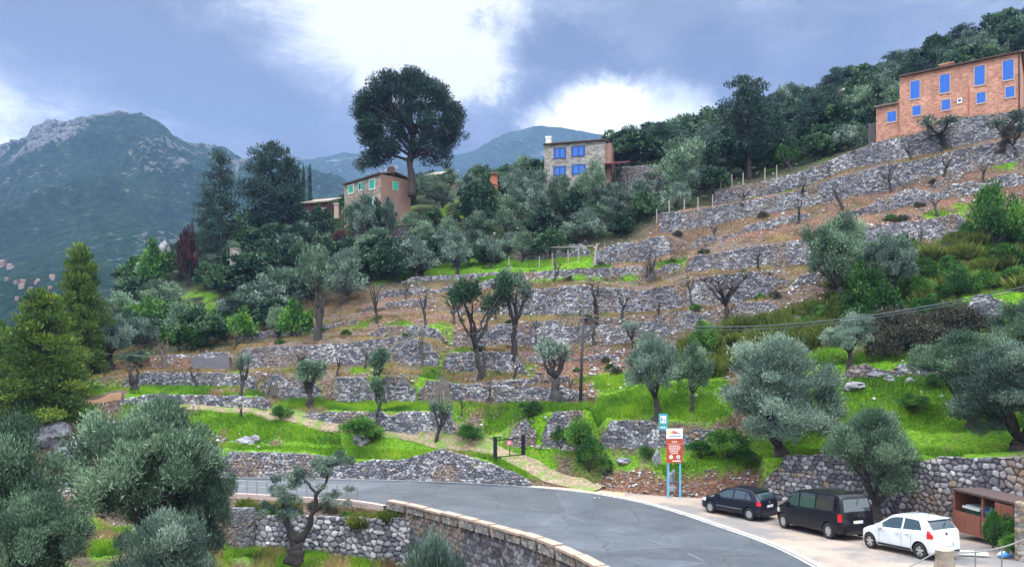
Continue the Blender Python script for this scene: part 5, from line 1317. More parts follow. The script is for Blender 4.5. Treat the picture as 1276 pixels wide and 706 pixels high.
# the giant pine
def giant():
    Y = 113; k = Y / F; zb = gz(513, Y); g = Vector(((513 - HX) * k, Y, zb))
    t = thing('pine_tree', 'giant umbrella-like pine towering over the green-shuttered house', 'pine', g)
    def q(px, py, dy=0.0): return Vector(((px - 513) * k, dy, (CZ - (py - HY) * k) - zb))
    b = MB()
    gnarl(b, [q(513, 245), q(513, 225), q(510, 200), q(514, 170), q(512, 140)], [.7, .52, .45, .36, .16], 3, 9, .08, 3, .08)
    rr = random.Random(12); lobes = []
    for i in range(270):
        a = rr.uniform(0, 6.283); rho = math.sqrt(rr.random()) if rr.random() < .5 else rr.uniform(.75, 1)
        px = 510 + math.cos(a) * 60 * rho; py = 147 - math.sin(a) * 50 * rho
        dy = rr.uniform(-1, 1) * 6.5 * math.sqrt(max(0, 1 - rho * rho * .8))
        if py > 176 and 494 < px < 556 and rr.random() < .8: continue
        if ((px - 545) / 20) ** 2 + ((py - 165) / 20) ** 2 < 1 and rr.random() < .5: continue
        s = rr.uniform(.8, 1.5); lobes.append((*q(px, py, dy), s * 1.2, s * 1.2, s * .85))
    for (px, py, w, h, n) in ((460, 158, 20, 15, 22), (470, 190, 20, 14, 22), (550, 190, 14, 12, 9), (568, 158, 12, 20, 12), (455, 205, 10, 6, 5)):
        for i in range(n): lobes.append((*q(px + rr.gauss(0, w * .45), py + rr.gauss(0, h * .45), rr.gauss(0, 1.8)), 1.0, 1.0, .75))
    for i, l in enumerate(rr.sample(lobes, 34)):
        s = q(513, rr.uniform(150, 205)); e = Vector(l[:3])
        b.tube([s, s.lerp(e, .5) + Vector((0, 0, -.4)), e], [.24, .15, .06], 5)
    b.build('trunk', M['bark_pine'], t, True)
    link('crown', crown_mesh('giant_crown', lobes, 72000, .46, .06, M['pine'], up=.5, seed=13, lobe_tint=.2), t)
giant()

# bundles of cut canes
def canes(px, py, h, w, n, label):
    g = hit(px, py, 45); k = g.y / F; b = MB(); r = random.Random(px)
    for i in range(n):
        x0 = r.uniform(-.5, .5) * w * k; tx = x0 * .35 + r.uniform(-.15, .15)
        b.tube([(x0, -.3 + r.uniform(-.3, .2), -.05), (tx, .3 + r.uniform(-.1, .1), h * k * r.uniform(.75, 1.05))], [.035, .02], 5)
    tag(link('cane_bundle', b.mesh('cane_bundle', simple('cut_canes' + str(px), (.12, .105, .09), .9, var=.5, scale=3)), None, g), label, 'cane bundle')
canes(549, 506, 40, 34, 34, 'sheaf of cut canes leaning on the wall behind the narrow upright olive')
canes(343, 491, 30, 26, 30, 'sheaf of canes leaning on the wall left of the small round olive')

# grass: blades standing on the green ledges, dry stalks on the rest
def grass(name, label, n, mat, which, h, w, ymax=92, seed=1):
    r = np.random.default_rng(seed)
    ok = (TY[:-1, :-1] > 38) & (TY[:-1, :-1] < ymax) & (TW[:-1, :-1] > .2)
    ok |= (TY[:-1, :-1] > 36) & (TY[:-1, :-1] < 46) & (PX[None, :-1] < 500) & (TW[:-1, :-1] > .05)
    g, e = cover(TX[:-1, :-1], TY[:-1, :-1], TZ[:-1, :-1])
    dz = TZ[1:, :-1] - TZ[:-1, :-1]; dY = TY[1:, :-1] - TY[:-1, :-1]
    ok &= dY > .3
    area = np.abs(dY * (TX[:-1, 1:] - TX[:-1, :-1])) * (60.0 / TY[:-1, :-1]) ** 1.2
    pxm = PX[None, :-1]
    ok &= (pxm > -40) & (pxm < 1310)
    if which == 'g': wgt = g * area * ok
    else: wgt = np.clip(1 - g * 1.2, 0, 1) * (1 - .75 * e) * area * ok * (fbm(TX[:-1, :-1], TY[:-1, :-1], .6, 3, 40) > .46) * (TY[:-1, :-1] < 88)
    wgt = wgt.ravel() / wgt.sum()
    k = r.choice(len(wgt), n, p=wgt); i, j = np.unravel_index(k, ok.shape)
    a, c = r.random(n), r.random(n)
    def bl(T): return (T[i, j] * (1 - a) + T[i + 1, j] * a) * (1 - c) + (T[i, j + 1] * (1 - a) + T[i + 1, j + 1] * a) * c
    x, y, z = bl(TX), bl(TY), bl(TZ)
    free = np.ones(n, bool)
    for tx_, ty_, tw_ in TRACKS: free &= (x - tx_) ** 2 + (y - ty_) ** 2 > tw_ * tw_
    x, y, z = x[free], y[free], z[free]; n = len(x)
    hh = h * r.uniform(.4, 1.3, n) * (0.6 + .9 * vnoise(x, y, .9, 4)); th = r.uniform(0, 3.14, n); dx, dy = np.cos(th) * w, np.sin(th) * w
    lx, ly = r.normal(size=n) * hh * .45, r.normal(size=n) * hh * .45
    V = np.stack([np.stack([x - dx, y - dy, z - .03], -1), np.stack([x + dx, y + dy, z - .03], -1), np.stack([x + lx, y + ly, z + hh], -1)], 1).reshape(-1, 3)
    me = np_mesh(name, V, np.arange(n * 3).reshape(-1, 3), M[mat])
    t = np.clip(.22 + 1.0 * (fbm(x, y, .4, 3, 9) - .3) + r.normal(size=n) * .16, 0, 1); add_attr(me, 'tint', np.repeat(np.stack([t, t, t], -1), 3, 0))
    tag(link(name, me), label, 'grass', kind='stuff')
grass('grass', 'bright green grass on the ledges and slopes', 260000, 'grass', 'g', .26, .022, seed=2)
grass('dry_grass', 'dry yellow stalks on the brown terraces', 230000, 'drygrass', 'd', .26, .02, seed=3)
scatter(['bramble'], 34, (560, 1250), (60, 86), (.35, .8), 2.0, 'low dry shrub growing on the brown terraces', 'low dry shrubs of the brown terraces', 'shrub', seed=41, mind=2.5, ok=lambda px, Y: prow(px, Y) < 470 and prow(px, Y) > 330 - (px - 560) * .2)
scatter(['broad_near'], 26, (330, 1250), (58, 86), (.3, .7), 1.9, 'low green shrub growing at the edge of a brown terrace', 'low green shrubs of the brown terraces', 'shrub', seed=42, mind=2.5, ok=lambda px, Y: prow(px, Y) < 480 and prow(px, Y) > 345 - (px - 560) * .2)
# ---------------------------------------------------------------- houses
def mat_masonry(name, a, b_, c_, joint, scale=2.2):
    m, nt, bs = new_mat(name)
    tc = nt.nodes.new('ShaderNodeTexCoord'); mp = nt.nodes.new('ShaderNodeMapping'); mp.inputs['Scale'].default_value = (1, 1, 1.7)
    nt.links.new(tc.outputs['Object'], mp.inputs[0])
    v = nt.nodes.new('ShaderNodeTexVoronoi'); v.inputs['Scale'].default_value = scale; nt.links.new(mp.outputs[0], v.inputs['Vector'])
    e = nt.nodes.new('ShaderNodeTexVoronoi'); e.feature = 'DISTANCE_TO_EDGE'; e.inputs['Scale'].default_value = scale; nt.links.new(mp.outputs[0], e.inputs['Vector'])
    sp = nt.nodes.new('ShaderNodeSeparateColor'); nt.links.new(v.outputs['Color'], sp.inputs[0])
    c = ramp(nt, sp.outputs[0], [(0.0, a), (0.5, b_), (1.0, c_)])
    c = mixc(nt, ramp(nt, e.outputs['Distance'], [(0.02, (.8, .8, .8)), (0.10, (0, 0, 0))]), c, joint)
    c = mixc(nt, 1.0, c, ramp(nt, nz(nt, .5, 5), [(0.35, (.78, .76, .76)), (0.65, (1.12, 1.1, 1.1))]), 'MULTIPLY')
    nt.links.new(c, bs.inputs['Base Color']); bs.inputs['Roughness'].default_value = .95
    bump(nt, bs, e.outputs['Distance'], .6, .08)
    return m
def mat_tiles(name, base):
    m, nt, bs = new_mat(name)
    w = nt.nodes.new('ShaderNodeTexWave'); w.inputs['Scale'].default_value = 4.5; w.inputs['Distortion'].default_value = .6
    tc = nt.nodes.new('ShaderNodeTexCoord'); nt.links.new(tc.outputs['Object'], w.inputs['Vector'])
    c = mixc(nt, nz(nt, 3, 6, .7), tuple(v * .5 for v in base), tuple(min(1, v * 1.5) for v in base))
    nt.links.new(c, bs.inputs['Base Color']); bs.inputs['Roughness'].default_value = .9; bump(nt, bs, w.outputs['Fac'], .8, .06)
    return m
MM = dict(red=mat_masonry('pink_stone_masonry', (.34, .155, .115), (.46, .22, .16), (.58, .32, .235), (.46, .26, .19), 3.2),
          beige=mat_masonry('beige_stone_masonry', (.16, .15, .145), (.27, .25, .24), (.38, .355, .33), (.29, .275, .265)),
          grey=mat_masonry('grey_stone_masonry', (.17, .14, .12), (.30, .25, .21), (.40, .34, .29), (.32, .27, .23)),
          rose=simple('ochre_plaster', (.25, .15, .12), .9, var=.25, scale=.8),
          roof=mat_tiles('clay_roof_tiles', (.17, .10, .08)), roofp=mat_tiles('pale_roof_tiles', (.33, .27, .23)),
          blue=simple('blue_shutter_paint', (.010, .14, .60), .5, var=.15, scale=2), blued=simple('dark_blue_shutter_paint', (.010, .045, .24), .5, var=.2, scale=2),
          bluel=simple('pale_blue_curtain', (.02, .13, .50), .6, var=.2, scale=3),
          green=simple('turquoise_shutter_paint', (.03, .42, .30), .5, var=.15, scale=2), trim=simple('lime_washed_surround', (.46, .33, .28), .9, var=.15, scale=3),
          white=simple('white_paint', (.75, .75, .75), .7, var=.05), maroon=simple('maroon_awning', (.13, .02, .035), .8, var=.3, scale=2), terra=simple('terracotta', (.45, .15, .07), .85, var=.3, scale=3), dark=simple('dark_opening', (.01, .01, .012), .6))
class House:
    """a facade runs from column p1 at distance Y1 to column p2 at distance Y2; local x along it, y into the house"""
    def __init__(s, name, label, p1, Y1, p2, Y2, zbot, cat='house'):
        s.a, s.b = Vector(((p1 - HX) / F * Y1, Y1)), Vector(((p2 - HX) / F * Y2, Y2))
        s.L = (s.b - s.a).length; s.u = (s.b - s.a).normalized(); s.zb = zbot
        s.root = thing(name, label, cat, (s.a.x, s.a.y, zbot), math.atan2(s.u.y, s.u.x))
    def loc(s, px, py, off=0.0):
        """(along, height above foot) of a photo point on the facade"""
        dx = (px - HX) / F; n = Vector((-s.u.y, s.u.x)); a = s.a + n * off
        # a + t u = k (dx, 1)
        det = s.u.x * (-1) + s.u.y * dx
        t = (-(a.x) * (-1) - dx * a.y) / det if False else (a.x - dx * a.y) / (dx * s.u.y - s.u.x)
        Y = a.y + t * s.u.y
        return t, CZ - (py - HY) / F * Y - s.zb
    def block(s, name, x0, x1, y0, y1, z0, z1, mat, parent=None):
        b = MB(); b.box(x0, x1, y0, y1, z0, z1); return b.build(name, mat, parent or s.root)
    def roof(s, x0, x1, y0, y1, z, rise, mat, over=.35, parent=None, th=.14, kind='gable'):
        b = MB(); x0 -= over * .4; x1 += over * .4; y0 -= over; y1 += over
        if kind == 'gable':
            ym = (y0 + y1) / 2
            for (ya, yb, za, zb_) in ((y0, ym, z, z + rise), (ym, y1, z + rise, z)):
                b.add([(x0, ya, za), (x1, ya, za), (x1, yb, zb_), (x0, yb, zb_), (x0, ya, za + th), (x1, ya, za + th), (x1, yb, zb_ + th), (x0, yb, zb_ + th)],
                      [(0, 3, 2, 1), (4, 5, 6, 7), (0, 1, 5, 4), (1, 2, 6, 5), (2, 3, 7, 6), (3, 0, 4, 7)])
        else:
            b.add([(x0, y0, z), (x1, y0, z), (x1, y1, z + rise), (x0, y1, z + rise), (x0, y0, z + th), (x1, y0, z + th), (x1, y1, z + rise + th), (x0, y1, z + rise + th)],
                  [(0, 3, 2, 1), (4, 5, 6, 7), (0, 1, 5, 4), (1, 2, 6, 5), (2, 3, 7, 6), (3, 0, 4, 7)])
        # the rounded lower ends of the tile rows
        n = int((x1 - x0) / .25)
        for i in range(n):
            x = x0 + (i + .5) * (x1 - x0) / n; b.tube([(x, y0 - .04, z + th * .8), (x, y0 + .5, z + th * .8 + (rise / max(.5, (y1 - y0) / (2 if kind == 'gable' else 1))) * .5)], .085, 6)
        return b.build('roof', mat, parent or s.root)
    def window(s, px0, px1, py0, py1, mat, style='shutter', frame='trim', y=0.0, xoff=None, name='window'):
        if xoff is None:
            x0, z1 = s.loc(px0, py0); x1, _ = s.loc(px1, py0); _, z0 = s.loc((px0 + px1) / 2, py1); _, z1 = s.loc((px0 + px1) / 2, py0)
        else: x0, x1, z0, z1 = px0, px1, py0, py1
        w, h = x1 - x0, z1 - z0; f = .09
        b = MB()
        b.box(x0 - f, x0, y - .075, y + .02, z0 - f, z1 + f); b.box(x1, x1 + f, y - .075, y + .02, z0 - f, z1 + f)
        b.box(x0, x1, y - .075, y + .02, z1, z1 + f); b.box(x0 - f, x1 + f, y - .09, y + .02, z0 - f - .06, z0 - .003)
        win = b.build(name, MM[frame], s.root)
        if style == 'shutter':
            for k in (0, 1):
                xa = x0 + k * w / 2 + .01; xb = xa + w / 2 - .03; sb = MB()
                sb.box(xa, xb, y - .045, y - .01, z0 + .01, z1 - .01)
                nsl = max(4, int(h / .13))
                for q in range(nsl):
                    zz = z0 + .06 + q * (h - .12) / nsl; sb.box(xa + .05, xb - .05, y - .062, y - .046, zz, zz + (h / nsl) * .55)
                sb.build('shutter', MM[mat], win)
        else:
            s.block('pane', x0 + .002, x1 - .002, y - .012, y + .0, z0 + .002, z1 - .002, MM['dark'] if style == 'open' else MM['bluel'], win)
            for xa in (x0 - .002 if style == 'glass' else x0 - w * .42, x0 + w * .46, x1 - w * .08 if style == 'glass' else x1 + w * .02):
                s.block('shutter', xa, xa + w * (.10 if style == 'glass' else .40), y - .075, y - .04, z0, z1, MM[mat], win)
        return win
# the long pink stone house at the upper right
H1 = House('stone_house', 'long pink stone house with bright blue shutters on the slope at the upper right', 1121, 88, 1271.5, 80.9, 33.2)
zt = CZ + (HY - 97) / F * 88 - 33.2
H1.block('wall', 0, H1.L, 0, 8, -3, zt, MM['red'])
rf = H1.roof(0, H1.L, 0, 8, zt, 1.5, MM['roof'])
x, z = H1.loc(1176, 84)
b = MB(); b.box(x - .7, x + .6, 2.6, 3.4, zt + .5, zt + 1.35); b.box(x - .85, x + .75, 2.5, 3.5, zt + 1.352, zt + 1.5); b.build('chimney', MM['red'], rf)
for w in ((1134.6, 1146, 101, 123), (1171.2, 1183.4, 93, 115.5), (1214.5, 1227, 82.5, 106), (1249.7, 1263, 75.3, 99.5), (1137, 1147.4, 132, 143.7), (1173.4, 1184, 124.5, 137), (1217, 1228, 115.5, 128.2), (1253, 1264, 108.2, 121.4)):
    H1.window(*w, 'blue')
H1.window(1194, 1197.6, 123.8, 127.5, 'blue', frame='white'); H1.window(1178.5, 1184, 150.5, 156, 'blue')
x, _ = H1.loc(1207.5, 120); b = MB(); b.tube([(x, -.08, zt - 2.6), (x, -.08, -.5)], .06, 6); b.build('downpipe', MM['terra'], H1.root)
x, _ = H1.loc(1270, 100); b = MB(); b.tube([(x, -.09, zt - .1), (x, -.09, .2)], .06, 6); b.build('downpipe', MM['dark'], H1.root)
# lower annex to the left
ax0, az = H1.loc(1091, 134, 0); zt2 = CZ + (HY - 128) / F * 88 - 33.2
H1.block('annex', ax0, -.004, .35, 6.5, -3, zt2, MM['red']); H1.roof(ax0, -.35, .35, 6.5, zt2, .7, MM['roofp'], kind='mono')
H1.window(*(H1.loc(1105, 140)[0], H1.loc(1116, 140)[0], H1.loc(1110, 151)[1], H1.loc(1110, 138.5)[1]), 'blue', y=.35, xoff=0)
x, z = H1.loc(1119, 130); H1.block('chimney', x - .3, x + .2, 2, 2.5, zt2 + .2, zt2 + 1.0, MM['red'])
H1.block('terrace_slab', ax0 - 1.1, ax0 - .01, 1.5, 4, -.2, H1.loc(1080, 150)[1], simple('dark_rubble', (.09, .085, .09), .95, var=.5, scale=3))  # slab left of the annex, mottled dark grey rubble
# the house with four blue windows
H2 = House('stone_house', 'square beige stone house with four blue windows in the middle of the hill', 678, 108, 754, 105.8, 33.5)
zt = CZ + (HY - 181) / F * 108 - 33.5
H2.block('wall', 0, H2.L, 0, 7.5, -3, zt, MM['beige'])
rf = H2.roof(0, H2.L, 0, 7.5, zt, .9, MM['roof'], over=.4)
x, _ = H2.loc(682, 176); b = MB(); b.box(x - .35, x + .35, .6, 1.3, zt + .25, zt + 1.2); b.box(x - .42, x + .42, .5, 1.4, zt + 1.202, zt + 1.45); b.build('chimney', MM['white'], rf)
for w in ((690.5, 704.5, 184.8, 196.2), (712.8, 728.2, 182.6, 193.8), (690.5, 704.5, 207.8, 218), (713, 729, 205.6, 216)): H2.window(*w, 'blued', 'glass', frame='blued')
H2.block('corner_pilaster', H2.L + .004, H2.L + .8, .4, 6, -3, zt - .25, simple('reddish_side_stone', (.27, .15, .12), .95, var=.4))
# maroon awning beside it
A = House('awning', 'maroon awning roof on posts beside the house with four blue windows', 752, 105, 783, 104, 35.2, 'awning')
z = A.loc(768, 197)[1]; b = MB(); b.add([(0, -.6, z - .9), (A.L, -.6, z - .9), (A.L, 2.6, z), (0, 2.6, z), (0, -.6, z - .75), (A.L, -.6, z - .75), (A.L, 2.6, z + .15), (0, 2.6, z + .15)], [(0, 3, 2, 1), (4, 5, 6, 7), (0, 1, 5, 4), (1, 2, 6, 5), (2, 3, 7, 6), (3, 0, 4, 7)]); b.build('canopy', MM['maroon'], A.root)
for x in (.1, A.L / 2, A.L - .1): A.block('post', x - .06, x + .06, -.4, -.28, -2.5, z - .88, MM['dark'])
# the house with green shutters: long front, short end
H3 = House('stone_house', 'grey stone house with turquoise green shutters and a rose end wall under the giant pine', 429, 118, 474.5, 111, 29.8)
zt = CZ + (HY - 217) / F * 111 - 29.8
H3.block('wall', 0, H3.L - .003, 0, 5.5, -3, zt, MM['grey'])
H3.block('end_wall', H3.L, H3.L + .12, 0, 5.5, -3, zt, MM['rose'])
rf = H3.roof(0, H3.L + .1, 0, 5.5, zt, .7, MM['roof'])
x, _ = H3.loc(473, 212); b = MB(); b.box(x - 1.1, x - .1, 2.2, 2.9, zt + .4, zt + 1.7); b.build('chimney', MM['rose'], rf)
for w in ((434.5, 440.5, 231, 240.5), (460.5, 467, 224, 235)): H3.window(*w, 'green', frame='white')
H3.window(447.5, 451.5, 228, 236.5, 'green', 'open', frame='white'); H3.window(460.5, 465, 245, 259, 'green', frame='white', name='door')
# a window in the end wall
b = MB(); xe = H3.L + .12
zz0, zz1 = CZ + (HY - 237) / F * 112.5 - 29.8, CZ + (HY - 225.5) / F * 112.5 - 29.8
b.box(xe, xe + .05, 2.0, 3.2, zz0, zz1); wn = b.build('window', MM['trim'], H3.root)
for ya in (2.12, 2.62): H3.block('shutter', xe + .052, xe + .09, ya, ya + .46, zz0 + .1, zz1 - .1, MM['green'], wn)
# buildings round it
Y = 124
def small_house(name, label, p1, Y1, p2, Y2, pytop, pybot, depth, wall, roof, rise=.9, kind='gable', cat='house', wins=()):
    zb = CZ + (HY - pybot) / F * Y1 - 1.2
    h = House(name, label, p1, Y1, p2, Y2, zb, cat); zt = CZ + (HY - pytop) / F * Y1 - zb
    h.block('wall', 0, h.L, 0, depth, -4, zt, wall)
    if roof: h.roof(0, h.L, 0, depth, zt, rise, roof, kind=kind)
    for w in wins: h.window(*w)
    return h
small_house('outbuilding', 'low outbuilding with dark red front left of the green-shuttered house', 370, 126, 408, 124, 255, 262, 4, simple('dark_red_boards', (.06, .014, .018), .9, var=.4), MM['roofp'], 1.6, 'mono', 'outbuilding')
small_house('farmhouse', 'pinkish farmhouse seen behind the trunk of the giant pine', 520, 138, 548, 136, 222, 236, 6, MM['rose'], MM['roofp'], 1.4)
small_house('stone_hut', 'small stone hut with a pitched roof among trees high on the ridge', 1040, 118, 1070, 115, 118, 128, 6, MM['beige'], MM['roofp'], 1.6)
small_house('shed', 'tiny russet shed between the giant pine and the blue windowed house', 611, 118, 620, 118, 217, 226, 2, MM['terra'], MM['roofp'], .3, 'mono', 'shed')
b = MB(); g = P(371, 281, 119); b.box(-2.9, 2.9, -1, 1, -1.5, .3)
b.add([(-2.9, -1.2, .3), (2.9, -1.2, 1.9), (2.9, 1, 2.1), (-2.9, 1, .5)], [(0, 1, 2, 3)])
o = b.build('greenhouse', simple('pale_turquoise_sheet', (.35, .55, .58), .5, var=.1)); o.location = g; tag(o, 'pale turquoise sheet roof left of the green-shuttered house', 'greenhouse')
for px, py in ((404.5, 269), (419.5, 263)):
    Y = 119; g = P(px, py, Y); b = MB(); b.box(-.35, .35, -.3, .3, -1.2, 1.0); b.box(-.45, .45, -.4, .4, 1.003, 1.25)
    o = b.build('gate_pillar', MM['trim']); o.location = g; tag(o, 'pinkish gate pillar, %s of the pair left of the green-shuttered house' % ('left one' if px < 410 else 'right one'), 'pillar')
b = MB(); g = P(293.5, 318, 96); b.box(-.55, .55, -.5, .5, -1.5, .75); b.box(-.62, .62, -.6, .6, .753, .86)
o = b.build('water_tank', MM['beige']); o.location = g; tag(o, 'white square water tank among the spur trees', 'water tank')
# village far off in the valley
mo = bpy.data.objects['mountain']
bpy.context.view_layer.update()
r = random.Random(31)
def village():
    spots = [(3, 332, .8), (13, 334, .5)] + [(r.uniform(8, 66), r.uniform(345, 382), r.uniform(.22, .36)) for _ in range(18)]
    wallm = [MM['rose'], MM['grey'], simple('village_stone', (.17, .15, .14), .95, var=.3), MM['beige']]
    for i, (px, py, s) in enumerate(spots):
        d = pxdir(px, py); ok, loc, nrm, _ = mo.ray_cast(Vector((0, 0, CZ)), d)
        if not ok: continue
        t = thing('village_house', 'small tile roofed house of the far village below the mountain' if s < 1.1 else ('largest pink building of the far village at the left edge' if i == 0 else 'long pink wing beside the largest far village building'), 'house', loc, r.uniform(-.5, .5), 'far village houses')
        b = MB(); b.box(-4, 4, -3, 3, -3, 5); b.build('wall', wallm[i % 4], t)
        b = MB(); b.add([(-4.4, -3.4, 5), (4.4, -3.4, 5), (4.4, 3.4, 5), (-4.4, 3.4, 5), (-4.4, 0, 7), (4.4, 0, 7)], [(0, 1, 5, 4), (2, 3, 4, 5), (0, 4, 3), (1, 2, 5)]); b.build('roof', MM['roof'], t)
        for k in range(3): b = MB(); b.box(-3 + k * 2.4, -2 + k * 2.4, -3.05, -2.9, 1, 2.6); b.build('window', MM['dark'], t)
        t.scale = (s, s, s)
village()

# ---------------------------------------------------------------- bin shelter, gatepost, guard rail near the viewpoint
wood = simple('reddish_brown_boards', (.16, .055, .035), .75, var=.45, scale=3)
S = House('bin_shelter', 'brown wooden bin shelter with boarded doors at the right end of the parking strip', 1187, 35.3, 1262, 31.8, -.05, 'shelter')
Ls = S.L
for k in range(int(Ls / .16)):
    pass
def boards(name, x0, x1, z0, z1, y=0.0):
    b = MB(); n = max(1, int((x1 - x0) / .15)); rr = random.Random(int(x0 * 100))
    for i in range(n):
        a = x0 + i * (x1 - x0) / n; b.box(a + .006, a + (x1 - x0) / n - .006, y - .02 + rr.uniform(-.006, .006), y + .015, z0, z1)
    b.box(x0, x1, y + .018, y + .05, z0 + .12, z0 + .22); b.box(x0, x1, y + .018, y + .05, z1 - .22, z1 - .12)
    return b.build(name, wood, S.root)
boards('door', .06, Ls * .5 - .02, .05, 1.0); boards('door', Ls * .5 + .02, Ls - .06, .05, 1.0)
boards('side_panel', Ls * .72, Ls - .02, 1.02, 1.82, .03)
for x in (0, Ls * .5, Ls * .72, Ls): S.block('post', x - .05, x + .05, .06, .16, 0, 1.9, wood)
S.block('back_panel', 0, Ls, 1.45, 1.5, 0, 1.9, wood); S.block('end_panel', -.02, .02, .17, 1.44, 0, 1.85, wood); S.block('end_panel', Ls - .02, Ls + .02, .17, 1.44, 0, 1.85, wood)
b = MB(); b.box(-.1, Ls + .1, -.02, .05, 1.9, 2.0); b.box(-.1, Ls + .1, .05, 1.6, 1.93, 1.99); b.build('roof', simple('dark_roof_boards', (.05, .03, .03), .8, var=.3), S.root)
for i, (fx, col, lab) in enumerate(((.12, (.02, .05, .035), 'dark green bin with pale lid inside the wooden shelter'), (.42, (.01, .03, .10), 'bin with a blue lid inside the wooden shelter'))):
    xy = S.a + S.u * (Ls * fx + .5) + Vector((-S.u.y, S.u.x)) * .75
    t = thing('wheeled_bin', lab, 'bin', (xy.x, xy.y, 0), math.atan2(S.u.y, S.u.x))
    b = MB(); b.add([(-.45, -.38, .08), (.45, -.38, .08), (.45, .38, .08), (-.45, .38, .08), (-.55, -.48, 1.1), (.55, -.48, 1.1), (.55, .48, 1.1), (-.55, .48, 1.1)], [(0, 3, 2, 1), (4, 5, 6, 7), (0, 1, 5, 4), (1, 2, 6, 5), (2, 3, 7, 6), (3, 0, 4, 7)]); b.build('body', simple('bin_plastic%d' % i, col, .5), t)
    b = MB(); b.box(-.58, .58, -.52, .5, 1.103, 1.2); b.box(-.5, .5, -.4, .4, 1.2, 1.26); b.build('lid', simple('lid_plastic%d' % i, (.45, .5, .5) if i == 0 else (.02, .12, .5), .5), t)
    for x in (-.4, .4):
        b = MB(); b.tube([(x - .04, .3, .1), (x + .04, .3, .1)], .1, 10); b.build('wheel', MM['dark'], t)
g = hit(1280, 693, 20); y = 29.6; x = (1278 - HX) / F * y
pts = [(x - .3, y + .2, -.1, 2.35), (x + .1, y - .25, -.1, 2.35), (x + .45, y - .5, -.1, 2.35)]
tag(stone_wall('gate_pillar', pts, res=.05, su=.3, sv=.22, depth=.05, mat='wall_pale', seed=91, rag=0, clean=True, warm=.5, thick=.5, batter=0), 'narrow rusty stone gatepost at the right edge beside the shelter', 'pillar', kind='thing')
# blue and white bag on the ground
b = MB(); Yb = 30.3; xb = (1250 - HX) / F * Yb
for k in range(5): b.tube([(-.24 + k * .02, -.1 + k * .05, .03), (.0, -.12 + k * .05, .16 - .02 * abs(k - 2)), (.26 - k * .02, -.1 + k * .05, .04)], [.06, .1, .05], 8, k % 2, .2, seed=k)
o = b.build('plastic_bag', [simple('blue_plastic', (.05, .22, .6), .4), simple('white_plastic', (.7, .72, .75), .4)], None, True); o.location = (xb, Yb, .01); tag(o, 'blue and white plastic bag on the ground before the shelter', 'bag')
b = MB(); Yb = 30.6; xb = (1212 - HX) / F * Yb; b.box(-.55, .55, -.11, .11, 0, .1); b.box(-.5, .5, -.08, .08, .1, .13)
o = b.build('wheel_stop', MM['white']); o.location = (xb, Yb, .02); o.rotation_euler.z = -.25; tag(o, 'white painted wheel stop behind the white car', 'wheel stop')

# viewpoint terrace with its post and wires
b = MB(); V = []; n = 24
for i in range(n):
    x = -12 + 30 * i / (n - 1); V += [(x, -8, 5.62), (x, 6.1 + .15 * math.sin(i * 1.3), 5.6 + .03 * math.sin(i * 2.1)), (x, 6.35 + .15 * math.sin(i * 1.3), -5.2)]
b.add(V, [(i * 3 + e, (i + 1) * 3 + e, (i + 1) * 3 + e + 1, i * 3 + e + 1) for i in range(n - 1) for e in range(2)])
tag(b.build('viewpoint_terrace', gm), 'edge of the terrace the picture is taken from', 'terrace', kind='structure')
def P5(px, py, Y=5.0): return P(px, py, Y)
t = thing('fence_post', 'rough sawn tree trunk post holding the wires in the lower right corner', 'post', (P5(1176, 700).x, 5.0, 5.6))
b = MB(); gnarl(b, [(0, 0, -.1), (.0, 0, .4), (.005, 0, .8), (.003, 0, P5(1176, 684).z - 5.6)], [.066, .062, .06, .058], 5, 14, .08, 5, .004)
b.build('trunk', simple('pale_cut_trunk', (.26, .21, .18), .95, var=.6, scale=30), t, False)
b = MB(); zc = P5(1176, 684).z - 5.6; b.tube([(0, 0, zc - .002), (.0, 0, zc + .006)], [.056, .05], 14); b.build('cut_face', simple('sawn_wood', (.42, .36, .30), .9, var=.3, scale=20), t)
b = MB(); top = P5(1176, 687)
def wire(b, A, B, sag, r, n=24):
    A, B = Vector(A), Vector(B); b.tube([A.lerp(B, i / n) - Vector((0, 0, sag * 4 * (i / n) * (1 - i / n))) for i in range(n + 1)], r, 5)
wire(b, P(1096, 722, 5.2), top + Vector((-.05, 0, .0)), .01, .0045); wire(b, top + Vector((.05, 0, .0)), P(1300, 660, 4.7), .05, .0055)
tag(b.build('guard_wire', steel), 'slack steel wire running over the cut post in the lower right corner', 'wire')
for px, pt, nm in ((1214.5, 685, 'left of two thin wire stakes right of the cut post'), (1247.5, 680, 'right of two thin wire stakes right of the cut post')):
    Yq = 5.0; q = P(px, pt, Yq); b = MB(); b.tube([(q.x - .012, Yq, 5.58), (q.x, Yq, 6.2), (q.x + .006, Yq, q.z)], .0055, 6); tag(b.build('wire_stake', steel), nm, 'stake')

